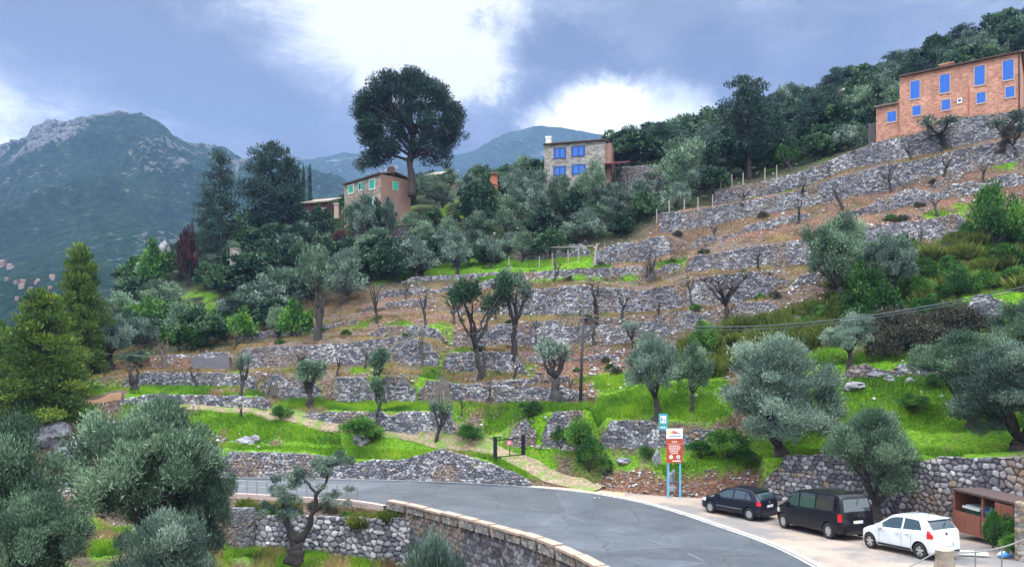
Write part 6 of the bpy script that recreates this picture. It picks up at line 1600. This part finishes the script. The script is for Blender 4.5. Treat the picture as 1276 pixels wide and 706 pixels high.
# ---------------------------------------------------------------- signs, gate, pole, wires, fence posts
def signs():
    Y = 46.4; x = (840.5 - HX) / F * Y; z0 = -.55; k = Y / F
    t = thing('information_board', 'tall board, white above and red brown below, on two light blue legs at the roadside', 'sign', (x, Y, z0), .10)
    lb = simple('light_blue_paint', (.10, .42, .72), .45, var=.08)
    zt = CZ - (533.5 - HY) * k - z0; zb = CZ - (576 - HY) * k - z0; zm = CZ - (546 - HY) * k - z0; w = 20.6 * k / 2
    for sx in (-.38, .38):
        b = MB(); b.box(sx - .045, sx + .045, .03, .10, -.1, zt - .1); b.build('leg', lb, t)
    b = MB(); b.box(-w, w, -.02, .025, zb, zm - .002); red = b.build('lower_panel', simple('red_brown_enamel', (.40, .055, .02), .4, var=.08), t)
    b = MB(); b.box(-w, w, -.02, .025, zm, zt); wh = b.build('upper_panel', simple('white_enamel', (.82, .84, .86), .4, var=.02), t)
    cols = [(.9, .75, .05), (.95, .35, .02), (.8, .03, .05), (.35, .03, .25), (.03, .06, .5)]
    H = zt - zm
    for i, c in enumerate(cols):
        b = MB(); x0 = -w * .72 + i * w * .25; b.add([(x0, -.024, zm + H * .52), (x0 + w * .32, -.024, zm + H * .50), (x0 + w * .30, -.024, zm + H * (.70 + .12 * math.sin(i * 1.1))), (x0 + w * .05, -.024, zm + H * (.66 + .10 * math.sin(i * 1.1)))], [(0, 1, 2, 3)])
        for v in range(len(b.V)): b.V[v] = (b.V[v][0], b.V[v][1] - .001 * i, b.V[v][2])
        b.build('emblem', simple('emblem_%d' % i, c, .5, var=.02), wh)
    ink = simple('dark_blue_ink', (.02, .04, .2), .5); wi = simple('white_ink', (.8, .8, .8), .5, var=.02)
    def text(s, size, xx, zz, m, par, name='lettering'):
        cu = bpy.data.curves.new(name, 'FONT'); cu.body = s; cu.size = size; cu.align_x = 'CENTER'; cu.extrude = .001
        o = bpy.data.objects.new(name, cu); C.objects.link(o); dg = bpy.context.evaluated_depsgraph_get()
        me = bpy.data.meshes.new_from_object(o.evaluated_get(dg)); bpy.data.objects.remove(o)
        me.materials.clear(); me.materials.append(m); o = link(name, me, par); o.location = (xx, -.025, zz); o.rotation_euler = (R(90), 0, 0); return o
    def words(x0, x1, z, h, m, par, seed):
        b = MB(); r = random.Random(seed); xx = x0
        while xx < x1 - .04:
            l = min(r.uniform(.05, .14), x1 - xx); b.box(xx, xx + l, -.0245, -.021, z, z + h); xx += l + .03
        b.build('lettering', m, par)
    words(w * .05, w * .78, zm + H * .50, H * .10, ink, wh, 3); words(-w * .6, w * .75, zm + H * .20, H * .11, ink, wh, 4)
    h2 = zm - zb
    text('DEI\u00c0', .17, 0, zb + h2 * .83, wi, red)
    b = MB(); b.box(-w * .85, w * .85, -.0245, -.021, zb + h2 * .775, zb + h2 * .785); b.build('rule', wi, red)
    for i in range(5): words(-w * (.75 - .08 * abs(i - 1)), w * (.75 - .12 * abs(i - 1)), zb + h2 * (.68 - i * .075), h2 * .032, wi, red, 10 + i)
    for sx, c in ((-.45, (.8, .75, .7)), (.45, (.6, .6, .65))):
        b = MB(); b.tube([(sx * w, -.021, zb + h2 * .24), (sx * w, -.025, zb + h2 * .24)], w * .24, 20); em = b.build('seal', simple('seal', c, .5, var=.1), red)
        b = MB(); b.tube([(sx * w, -.0255, zb + h2 * .24), (sx * w, -.027, zb + h2 * .24)], w * .10, 5); b.build('seal_device', simple('seal_ink', (.4, .06, .03) if sx < 0 else (.1, .1, .2), .5), em)
    words(-w * .25, w * .75, zb + h2 * .05, h2 * .05, wi, red, 33)
    # small sign beside it
    Y2 = 46.9; k2 = Y2 / F; x2 = (826.5 - HX) / F * Y2; zb2, zt2 = CZ - (535 - HY) * k2, CZ - (515 - HY) * k2; w2 = 11 * k2 / 2
    t2 = thing('picnic_sign', 'small teal blue sign with a dark figure on a white square behind the information board', 'sign', (x2, Y2, z0), -.05)
    b = MB(); b.tube([(.25, .05, -.1), (.25, .05, zt2 - z0 - .05)], .035, 8); b.build('post', steel, t2)
    teal = simple('teal_enamel', (.05, .30, .38), .4, var=.05); zs = zb2 - z0; Hh = zt2 - zb2
    b = MB(); b.box(-w2, w2, -.015, .015, zs + Hh * .32, zs + Hh); pl = b.build('panel', teal, t2)
    b = MB(); b.box(-w2 * .62, w2 * .62, -.019, -.0152, zs + Hh * .42, zs + Hh * .86); sq = b.build('white_square', wi, pl)
    b = MB(); zc = zs + Hh * .62
    b.tube([(-.10, -.022, zc + .12), (-.10, -.024, zc + .12)], .04, 10)
    b.box(-.13, -.07, -.023, -.0195, zc - .06, zc + .08); b.box(-.13, .10, -.0235, -.0195, zc - .02, zc + .02); b.box(.04, .08, -.0225, -.0195, zc - .16, zc - .02); b.box(-.15, -.11, -.0225, -.0195, zc - .16, zc - .06); b.box(.08, .16, -.0228, -.0195, zc + .02, zc + .05)
    b.build('pictogram', ink, sq)
    b = MB(); b.box(-w2, w2, -.015, .015, zs, zs + Hh * .28); p2 = b.build('lower_plate', teal, t2)
    b = MB(); b.box(-w2 * .7, w2 * .6, -.019, -.0152, zs + Hh * .12, zs + Hh * .17); b.build('lettering', wi, p2)
signs()
def gate():
    a, c = hit(617, 574.5, 50), hit(652, 567, 50)
    u = (c - a); L = math.hypot(u.x, u.y); t = thing('metal_gate', 'dark metal gate with a small pink notice standing across the dirt track', 'gate', a, math.atan2(u.y, u.x))
    dk = simple('dark_gate_paint', (.015, .02, .035), .5, .3)
    b = MB(); b.box(-.1, .1, -.1, .1, -.3, 1.72); b.box(-.13, .13, -.13, .13, 1.722, 1.78); b.build('gate_post', dk, t)
    b = MB(); b.box(L - .1, L + .1, -.1, .1, -.3, 1.75); b.box(L - .13, L + .13, -.13, .13, 1.752, 1.8); b.build('gate_post', dk, t)
    b = MB()
    for z in (.28, 1.5): b.box(.1, L - .1, -.025, .025, z, z + .07)
    for x in (.13, L / 2, L - .17): b.box(x, x + .05, -.02, .02, .352, 1.498)
    for i in range(1, 9): b.tube([(.15 + i * (L - .3) / 9, 0, .3), (.15 + i * (L - .3) / 9, 0, 1.5)], .006, 4)
    b.build('gate_leaf', dk, t)
    b = MB(); b.box(L * .40, L * .56, -.035, -.026, 1.08, 1.45); n = b.build('notice', simple('pink_notice', (.65, .16, .25), .5, var=.1), t)
    b = MB(); b.box(L * .45, L * .51, -.037, -.0352, 1.2, 1.36); b.build('notice_mark', simple('notice_white', (.75, .6, .6), .5), n)
gate()
pl = hit(723, 504, 50)
def pole():
    top = P(727, 388, pl.y)
    t = thing('utility_pole', 'tall dark wooden utility pole in the middle of the terraces', 'utility pole', pl)
    b = MB(); d = top - pl; b.tube([(0, 0, -.3), (d.x * .5, 0, d.z * .5), (d.x, 0, d.z)], [.15, .125, .10], 10); b.build('shaft', simple('tarred_pole', (.045, .035, .04), .85, var=.4, scale=4), t, True)
    b = MB()
    for dz in (-.15, -.5): b.tube([(d.x - .2, 0, d.z + dz), (d.x + .2, 0, d.z + dz)], .03, 6)
    b.build('bracket', steel, t)
    return top
ptop = pole()
wm = simple('black_cable', (.055, .075, .09), .5)
for i, (dz, sg) in enumerate(((-.15, 1.9), (-.5, 1.85))):
    b = MB(); wire(b, ptop + Vector((.15, 0, dz)), P(1440, 316 + i * 4, 30), sg, .032 if i == 0 else .024, 40)
    tag(b.build('overhead_cable', wm), '%s of two black cables crossing from the utility pole to the right edge' % ('upper' if i == 0 else 'lower'), 'cable')
b = MB(); wire(b, ptop + Vector((-.15, 0, -.15)), P(-60, 415, 76), 2.9, .016, 40); tag(b.build('overhead_cable', simple('grey_cable', (.12, .13, .15), .6)), 'thin grey cable running from the utility pole to the left over the wood', 'cable')
wdp = simple('weathered_stake', (.30, .27, .25), .9, var=.3, scale=6)
for i, (px, Y, h, place) in enumerate([(818.5, 88.4, 1.5, 0), (834, 88, 1.5, 0), (852.5, 87.6, 1.5, 0), (870, 87.3, 1.5, 0), (888, 87, 1.5, 0), (898, 91.8, 1.6, 1), (912, 91.4, 1.6, 1), (926, 91, 1.6, 1), (953, 90.5, 1.7, 1), (968, 90.2, 1.6, 1),
                                       (672, 89, 1.5, 2), (688, 88.6, 1.7, 2), (708, 88, 1.6, 2), (721, 87.6, 1.6, 2), (634, 90.5, 1.5, 2)]):
    rn = ('I', 'J', None)[place]
    if rn: Yr, zb_, zt_ = row(rn, px); Y = float(Yr) + .15; z = float(zt_) + .05
    else: z = gz(px, Y)
    b = MB(); b.tube([(0, 0, -.2), (.02 * (i % 3 - 1), 0, h)], [.075, .06], 6)
    o = b.build('fence_post', wdp); o.location = ((px - HX) / F * Y, Y, z)
    tag(o, ('thin pale fence post on the left end of the great grey wall', 'thin pale fence post on the uppermost grey wall below the ridge trees', 'thin pale fence post standing in the upper lawn')[place], 'fence post', ('fence posts on the great grey wall', 'fence posts on the uppermost wall', 'fence posts in the upper lawn')[place])
g = hit(741, 333, 60); b = MB(); b.tube([(0, 0, -.2), (.1, 0, 1.2), (.28, 0, 2.4)], [.17, .15, .13], 8, 0, .1)
o = b.build('leaning_post', wdp); o.location = g; tag(o, 'thick leaning grey post at the right end of the upper lawn', 'post')
b = MB(); a = P(660, 307, 93.6); c = P(740, 306, 87)
wire(b, a, c, .15, .05, 8); tag(b.build('fence_rail', wdp), 'weathered fence rail along the back of the upper lawn', 'rail')
# ---------------------------------------------------------------- cars
glass = None
m, nt, bs = new_mat('tinted_car_glass')
bs.inputs['Base Color'].default_value = (.03, .05, .06, 1); bs.inputs['Roughness'].default_value = .05; bs.inputs['Specular IOR Level'].default_value = .9; bs.inputs['Coat Weight'].default_value = 1.0; bs.inputs['Coat Roughness'].default_value = .03
glass = m
def paint_mat(name, col, rough=.25, coat=1.0):
    m, nt, bs = new_mat(name)
    c = mixc(nt, nz(nt, 2.5, 5), tuple(v * .93 for v in col), col); nt.links.new(c, bs.inputs['Base Color'])
    bs.inputs['Roughness'].default_value = rough; bs.inputs['Coat Weight'].default_value = coat; bs.inputs['Coat Roughness'].default_value = .05; bs.inputs['Specular IOR Level'].default_value = .5 * coat
    return m
rubber = simple('tyre_rubber', (.012, .012, .013), .85, var=.2); alloy = simple('alloy_rim', (.55, .56, .58), .3, .85, .08, spec=.6); blackp = simple('black_plastic', (.012, .012, .014), .55, var=.1)
redl = simple('red_lamp_lens', (.50, .01, .01), .15, var=.1, coat=1.0); ambl = simple('clear_lamp_lens', (.6, .6, .62), .1, coat=1.0); plate_m = simple('number_plate', (.62, .65, .68), .4, var=.05)
def car(name, label, cat, rear_c, front_c, S, paint):
    L = S['L']; rearx = -L / 2
    T = np.array(S['top'], float); Wt = np.array(S['wid'], float); Bl = np.array(S['belt'], float)
    def sm(tab, x, s=.03):
        return sum(np.interp(x + d * s, tab[:, 0], tab[:, 1]) for d in (-1, -.5, 0, .5, 1)) / 5
    ztop = lambda x: sm(T, x, .035); wid = lambda x: sm(Wt, x, .03); belt0 = lambda x: np.interp(x, Bl[:, 0], Bl[:, 1])
    tumble = S.get('tumble', .22); zb = S.get('zb', .20)
    def ring(x):
        zt, w = float(ztop(x)), float(wid(x)); bl = min(float(belt0(x)), zt - .045)
        g = min(max((zt - bl - .045) / .5, 0), 1); wt = w * (.95 - tumble * g)
        z5 = max(bl + .005, zt - .05 - .07 * g)
        lowz = zb + S.get('lift', .1) * max(0, (abs(x - L / 2) - L * .46) / (L * .04)) 
        pts = [(0, lowz), (w * .90, lowz), (w * .985, lowz + .10), (w, lowz + .22), (w * 1.0, (lowz + bl) * .55), (w * .985, bl - .04), (w * (.975 - .02 * g), bl + .0), (wt, z5), (wt * .93, zt - .02), (wt * .6, zt - .004), (0, zt)]
        for _ in range(1):
            q = [pts[0]]
            for a, c in zip(pts[:-1], pts[1:]): q += [(a[0] * .75 + c[0] * .25, a[1] * .75 + c[1] * .25), (a[0] * .25 + c[0] * .75, a[1] * .25 + c[1] * .75)]
            pts = q + [pts[-1]]
        return pts
    xs = np.unique(np.concatenate([np.linspace(0, .5, 26), np.linspace(.5, L - .5, 60), np.linspace(L - .5, L, 18)]))
    rg = [ring(x) for x in xs]; m_ = len(rg[0])
    V, Fc = [], []
    for x, rr in zip(xs, rg):
        V += [(x + rearx, y, z) for y, z in rr] + [(x + rearx, -y, z) for y, z in reversed(rr[1:-1])]
    n = 2 * m_ - 2
    for i in range(len(xs) - 1):
        for k in range(n): Fc.append((i * n + k, i * n + (k + 1) % n, (i + 1) * n + (k + 1) % n, (i + 1) * n + k))
    Fc = [tuple(reversed(f)) for f in Fc]
    Fc.append(tuple(range(n))); Fc.append(tuple(reversed([(len(xs) - 1) * n + k for k in range(n)])))
    a, c = Vector(rear_c), Vector(front_c); wb = S['wb']; xr = S['xr']; xf = xr + wb; hw = S['hw']; wr = S['wr']
    # seat the car so that its left wheels stand on the two contact points
    d = (c - a); yaw = math.atan2(d.y, d.x); pitch = -math.atan2(d.z, math.hypot(d.x, d.y))
    left = Vector((-math.sin(yaw), math.cos(yaw), 0)); mid = (a + c) / 2 - left * (hw - .09)
    fwd = Vector((math.cos(yaw), math.sin(yaw), 0)); org = mid - fwd * ((xr + xf) / 2 - L / 2); org.z = (a.z + c.z) / 2
    root = thing(name, label, cat, org, yaw); root.rotation_euler = (0, pitch, yaw); root.scale = (1.03, 1.08, 1.13)
    me = bpy.data.meshes.new('body'); me.from_pydata(V, [], Fc); me.materials.append(paint); me.materials.append(blackp)
    body = link('body', me)
    bm = bmesh.new(); bm.from_mesh(me); bmesh.ops.recalc_face_normals(bm, faces=bm.faces); bm.to_mesh(me); bm.free()
    bm = bmesh.new()
    for x in (xr, xf):
        for sy in (1, -1):
            mt_ = Matrix.Translation((x + rearx, sy * (hw - .02), wr + .01)) @ Matrix.Rotation(R(90), 4, 'X')
            bmesh.ops.create_cone(bm, cap_ends=True, segments=32, radius1=wr + .055, radius2=wr + .055, depth=.50, matrix=mt_)
    cm = bpy.data.meshes.new('cut'); bm.to_mesh(cm); bm.free(); cm.materials.append(blackp); cut = link('cut', cm)
    md = body.modifiers.new('arches', 'BOOLEAN'); md.object = cut; md.solver = 'EXACT'; md.operation = 'DIFFERENCE'
    try: md.material_mode = 'TRANSFER'
    except Exception: pass
    bpy.context.view_layer.update()
    me2 = bpy.data.meshes.new_from_object(body.evaluated_get(bpy.context.evaluated_depsgraph_get()))
    body.modifiers.clear(); body.data = me2; bpy.data.objects.remove(cut)
    me2.polygons.foreach_set('use_smooth', [True] * len(me2.polygons)); body.parent = root
    try: me2.set_sharp_from_angle(angle=R(35))
    except Exception: pass
    def side(x, z):
        rr = ring(x); best = None
        for (y1, z1), (y2, z2) in zip(rr[:-1], rr[1:]):
            if y1 > .2 and (z1 - z) * (z2 - z) <= 0 and abs(z2 - z1) > 1e-6:
                t = (z - z1) / (z2 - z1); best = max(best or 0, y1 + (y2 - y1) * t)
        return best if best is not None else float(wid(x)) * .9
    def patch(name, x0, x1, lo, hi, mat, off, sy=1, nx=14, nz_=6, parent=None):
        V, Q = [], []
        for x in np.linspace(x0, x1, nx):
            l, h = lo(x), max(hi(x), lo(x) + .004)
            for z in np.linspace(l, h, nz_): V.append((x + rearx, sy * (side(x, z) + off), z))
        for i in range(nx - 1):
            for k in range(nz_ - 1):
                q = (i * nz_ + k, (i + 1) * nz_ + k, (i + 1) * nz_ + k + 1, i * nz_ + k + 1); Q.append(q)
        me = bpy.data.meshes.new(name); me.from_pydata(V, [], Q); me.materials.append(mat); me.polygons.foreach_set('use_smooth', [True] * len(Q))
        return link(name, me, parent or root)
    hi = lambda x: float(ztop(x)) - .115; lo = lambda x: float(belt0(x)) + .035
    for sy in (1, -1):
        for (xa, xb) in S['panes']:
            def hi2(x, xa=xa, xb=xb): return min(hi(x), lo(x) + max(0.0, (x - xa)) * S['cslope'] + .03 if S['cut'] and xa == S['panes'][0][0] else 9)
            patch('side_window', xa, xb, lo, hi2, glass if not S.get('panel') or xa > S['panel'] else S.get('dark_panel', glass), .006, sy)
        dr = S['doors']
        for xa, xb in dr:
            dn = patch('door', xa, xb, lambda x: zb + .17, lambda x: float(belt0(x)) - .03, paint, .004, sy, 10, 7)
            bm_ = MB(); hx = xa + .12; hz = float(belt0(hx)) - .13; y = side(hx, hz) + .012
            bm_.box(hx + rearx - .02, hx + rearx + .14, min(sy * y, sy * (y + .028)), max(sy * y, sy * (y + .028)), hz - .014, hz + .014); bm_.build('handle', S.get('handle', paint), dn)
        for x in [d_[0] for d_ in dr] + [dr[-1][1]]:
            patch('seam', x - .006, x + .006, lambda x: zb + .15, lambda x: float(belt0(x)) - .01, blackp, .006, sy, 2, 10)
        patch('sill_trim', xr + wr + .1, xf - wr - .1, lambda x: zb + .04, lambda x: zb + .13, S.get('sill', blackp), .007, sy, 8, 2)
        xm = S['mirror']; zmi = float(belt0(xm)) + .08; y = side(xm, zmi)
        b = MB(); b.box(-.08, .08, -.11, .11, -.07, .07); b.box(-.06, .09, -.10, .10, -.085, .085)
        o = b.build('mirror', S.get('mirror_mat', paint), root); o.location = (xm + rearx, sy * (y + .11), zmi)
        tl = S['lamp']; patch('tail_light', tl[0], tl[1], lambda x: tl[2], lambda x: min(tl[3], float(ztop(x)) - .03), redl, .012, sy, 8, 6)
        hl = S['head']; patch('headlight', L - hl[1], L - hl[0], lambda x: hl[2], lambda x: min(hl[3], float(ztop(x)) - .03), ambl, .01, sy, 8, 5)
    def top_patch(name, x0, x1, f, mat, off=.008, nx=10, ny=13, zmin=None):
        V, Q = [], []
        for x in np.linspace(x0, x1, nx):
            z = float(ztop(x)); w = (float(wid(x))) * (.95 - tumble * min(max((z - float(belt0(x)) - .045) / .5, 0), 1)) * f
            g = (float(ztop(x + .01)) - float(ztop(x - .01))) / .02; nrm = Vector((-g, 0, 1)).normalized()
            for k in range(ny):
                y = -w + 2 * w * k / (ny - 1); e = abs(y) / max(w / f, .01); dz = -.012 * e * e
                V.append((x + rearx + nrm.x * off, y, z + dz + nrm.z * off))
        for i in range(nx - 1):
            for k in range(ny - 1): Q.append((i * ny + k, (i + 1) * ny + k, (i + 1) * ny + k + 1, i * ny + k + 1))
        me = bpy.data.meshes.new(name); me.from_pydata(V, [], Q); me.materials.append(mat); me.polygons.foreach_set('use_smooth', [True] * len(Q)); return link(name, me, root)
    top_patch('rear_window', *S['rearglass'], .86, glass); top_patch('windscreen', *S['screen'], .9, glass)
    # bumper, plate, emblem, wiper
    zr = S['plate']; b = MB(); b.box(rearx - .022, rearx - .004, -.26, .26, zr, zr + .11); pl_ = b.build('number_plate', plate_m, root)
    b = MB(); b.box(rearx - .025, rearx - .0222, -.26, -.22, zr + .003, zr + .107); b.build('plate_band', simple('plate_blue', (.02, .06, .4), .4), pl_)
    b = MB(); b.box(rearx - .03, rearx + .12, -S['hw'] * .72, S['hw'] * .72, zb + .02, zb + .14); b.build('bumper', blackp, root)
    b = MB(); xe = S['emb'][0] + rearx; b.tube([(xe - .012, 0, S['emb'][1]), (xe - .03, 0, S['emb'][1] + .004)], .05, 14); b.build('badge', alloy if S.get('lightbadge') else blackp, root)
    xg = S['rearglass'][0] + .04; zg = float(ztop(xg)); b = MB(); b.tube([(xg + rearx - .03, 0, zg + .02), (xg + .12 + rearx - .03, -.25, float(ztop(xg + .12)) + .015)], .012, 5); b.build('wiper', blackp, root)
    b = MB(); xa = S['ant']; za = float(ztop(xa)); b.tube([(xa + rearx, 0, za), (xa + rearx - .1, 0, za + .16)], [.012, .005], 5); b.build('aerial', blackp, root)
    if S.get('spoiler'):
        xa = S['spoiler']; za = float(ztop(xa)); w = S['hw'] * .68; b = MB(); b.box(xa + rearx - .14, xa + rearx + .1, -w, w, za - .015, za + .02); b.build('spoiler', paint, root)
    if S.get('strip'):
        patch('chrome_strip', xr + wr + .12, xf - wr - .12, lambda x: zb + .28, lambda x: zb + .30, alloy, .012, 1, 8, 2)
    for x in (xr, xf):
        for sy in (1, -1):
            wt_ = 0.19; yo = hw - .01
            w = bpy.data.objects.new('wheel', None); C.objects.link(w); w.parent = root; w.location = (x + rearx, sy * (yo - wt_ / 2), wr)
            b = MB(); prof = [(wr * .62, -.5), (wr * .93, -.5), (wr, -.36), (wr, .36), (wr * .93, .5), (wr * .62, .5), (wr * .60, .3)]
            ns = 36; VV = []
            for i in range(ns):
                an = 2 * math.pi * i / ns
                for (rad, yy) in prof: VV.append((math.cos(an) * rad, sy * yy * wt_, math.sin(an) * rad))
            k = len(prof); b.add(VV, [(i * k + e, ((i + 1) % ns) * k + e, ((i + 1) % ns) * k + e + 1, i * k + e + 1) for i in range(ns) for e in range(k - 1)])
            b.build('tyre', rubber, w, True)
            b = MB(); yf = sy * wt_ * .40; yb = sy * wt_ * .12; ri = wr * .64; sp = S.get('spokes', 5)
            b.tube([(0, yb, 0), (0, yb - sy * .02, 0)], ri, 28, 1); b.tube([(0, yf, 0), (0, yf + sy * .012, 0)], ri * .22, 14, 0)
            VV = []
            for i in range(28):
                an = 2 * math.pi * i / 28
                for rad, yy in ((ri * 1.02, yf), (ri * .88, yf), (ri * .88, yb)): VV.append((math.cos(an) * rad, yy, math.sin(an) * rad))
            b.add(VV, [(i * 3 + e, ((i + 1) % 28) * 3 + e, ((i + 1) % 28) * 3 + e + 1, i * 3 + e + 1) for i in range(28) for e in range(2)], 0)
            for s_ in range(sp):
                an = 2 * math.pi * s_ / sp + .3; ca, sa = math.cos(an), math.sin(an); h0, h1 = ri * .16, ri * (.20 if sp > 5 else .27)
                q = [(ri * .15, -h0), (ri * .15, h0), (ri * .93, h1), (ri * .93, -h1)]
                b.add([(a_ * ca - c_ * sa, yf, a_ * sa + c_ * ca) for a_, c_ in q] + [(a_ * ca - c_ * sa, yf - sy * .03, a_ * sa + c_ * ca) for a_, c_ in q], [(0, 1, 2, 3), (0, 4, 5, 1), (2, 6, 7, 3), (1, 5, 6, 2), (3, 7, 4, 0)], 0)
            b.build('rim', [alloy, blackp], w)
    return root
def contact(px, py):
    Y = 35.0
    for _ in range(40): Y = (CZ - float(roadz(Y)) - .012) * F / (py - HY)
    return ((px - HX) / F * Y, Y, float(roadz(Y)) + .012)
WHITE = dict(L=3.60, wb=2.385, xr=.62, hw=.80, wr=.292, zb=.20,
    top=[(0, .62), (.012, .72), (.03, .86), (.07, .99), (.13, 1.08), (.30, 1.29), (.44, 1.40), (.56, 1.445), (.9, 1.48), (1.4, 1.49), (1.8, 1.465), (2.05, 1.40), (2.72, .985), (2.85, .945), (3.2, .84), (3.42, .74), (3.54, .62), (3.60, .48)],
    wid=[(0, .62), (.03, .69), (.1, .745), (.25, .785), (.8, .80), (2.8, .80), (3.15, .775), (3.4, .70), (3.54, .58), (3.6, .45)],
    belt=[(0, 1.02), (.6, 1.0), (1.6, .93), (2.7, .87), (3.6, .80)], panes=[(.52, 1.36), (1.45, 2.46)], cslope=1.5, cut=True, doors=[(.98, 1.40), (1.43, 2.50)], mirror=2.42,
    lamp=(.03, .27, .78, 1.06), head=(.12, .5, .60, .78), rearglass=(.135, .40), screen=(2.08, 2.68), plate=.50, emb=(.06, .93), ant=.8, spoiler=.46, spokes=5, lightbadge=False)
HATCH = dict(L=3.97, wb=2.47, xr=.70, hw=.84, wr=.305, zb=.20,
    top=[(0, .60), (.012, .75), (.03, .90), (.08, 1.0), (.16, 1.06), (.36, 1.25), (.52, 1.36), (.66, 1.405), (1.0, 1.44), (1.6, 1.45), (2.0, 1.42), (2.25, 1.35), (2.95, .97), (3.1, .93), (3.5, .85), (3.78, .74), (3.9, .62), (3.97, .46)],
    wid=[(0, .66), (.03, .73), (.1, .79), (.25, .825), (.8, .84), (3.1, .84), (3.5, .815), (3.75, .73), (3.9, .6), (3.97, .48)],
    belt=[(0, .98), (.6, .96), (1.6, .91), (2.9, .87), (3.97, .8)], panes=[(.62, .92), (.98, 1.66), (1.75, 2.66)], cslope=1.2, cut=True, doors=[(1.05, 1.70), (1.73, 2.72)], mirror=2.62,
    lamp=(.03, .26, .76, .96), head=(.12, .55, .60, .78), rearglass=(.17, .47), screen=(2.29, 2.90), plate=.66, emb=(.04, .88), ant=.95, spoiler=.54, spokes=9, strip=True, lightbadge=True)
VAN = dict(L=4.80, wb=3.12, xr=.85, hw=.94, wr=.335, zb=.24, tumble=.11,
    top=[(0, .70), (.012, .9), (.025, 1.1), (.06, 1.3), (.12, 1.60), (.20, 1.78), (.32, 1.86), (.6, 1.885), (1.6, 1.90), (2.6, 1.88), (3.0, 1.83), (3.2, 1.75), (3.88, 1.23), (4.05, 1.17), (4.4, 1.02), (4.65, .85), (4.75, .7), (4.80, .5)],
    wid=[(0, .80), (.03, .86), (.1, .90), (.25, .93), (.8, .94), (3.7, .94), (4.15, .91), (4.5, .82), (4.7, .68), (4.8, .55)],
    belt=[(0, 1.16), (3.0, 1.10), (3.8, 1.06), (4.8, .95)], panes=[(.50, 1.62), (1.70, 2.72), (2.82, 3.62)], cslope=4, cut=False, doors=[(1.66, 2.74), (2.78, 3.66)], mirror=3.50,
    lamp=(.03, .20, .78, 1.10), head=(.14, .6, .72, .92), rearglass=(.045, .155), screen=(3.24, 3.84), plate=.70, emb=(.03, 1.02), ant=2.9, spoiler=None, spokes=8)
VAN['panel'] = 1.65; VAN['dark_panel'] = paint_mat('dark_van_side_glazing', (.03, .028, .03), .12)
car('hatchback_car', 'small white hatchback, parked nearest on the lot before the wooden shelter', 'car', contact(1152.8, 696.5), contact(1083.7, 681.6), WHITE, paint_mat('white_car_paint', (.60, .64, .71)))
car('hatchback_car', 'dark navy hatchback, farthest of the three parked vehicles', 'car', contact(932.4, 647.3), contact(888.6, 638.8), HATCH, paint_mat('dark_navy_car_paint', (.008, .009, .020), .3, .45))
car('passenger_van', 'black passenger van parked between the navy and the white hatchback', 'van', contact(1036.5, 671), contact(977.5, 657.2), VAN, paint_mat('black_van_paint', (.005, .005, .008), .3, .4))
# ---------------------------------------------------------------- the air of the valley
b = MB(); b.box(-2600, 2600, -400, 2700, -24, 900)
hm = bpy.data.materials.new('haze'); hm.use_nodes = True; nt = hm.node_tree; nt.nodes.clear()
o_ = nt.nodes.new('ShaderNodeOutputMaterial'); pv = nt.nodes.new('ShaderNodeVolumePrincipled')
pv.inputs['Color'].default_value = (.28, .45, .88, 1); pv.inputs['Density'].default_value = HAZE; pv.inputs['Anisotropy'].default_value = 0.1
nt.links.new(pv.outputs[0], o_.inputs['Volume'])
tag(b.build('haze', hm), 'thin blue haze filling the valley air', 'haze', kind='stuff')
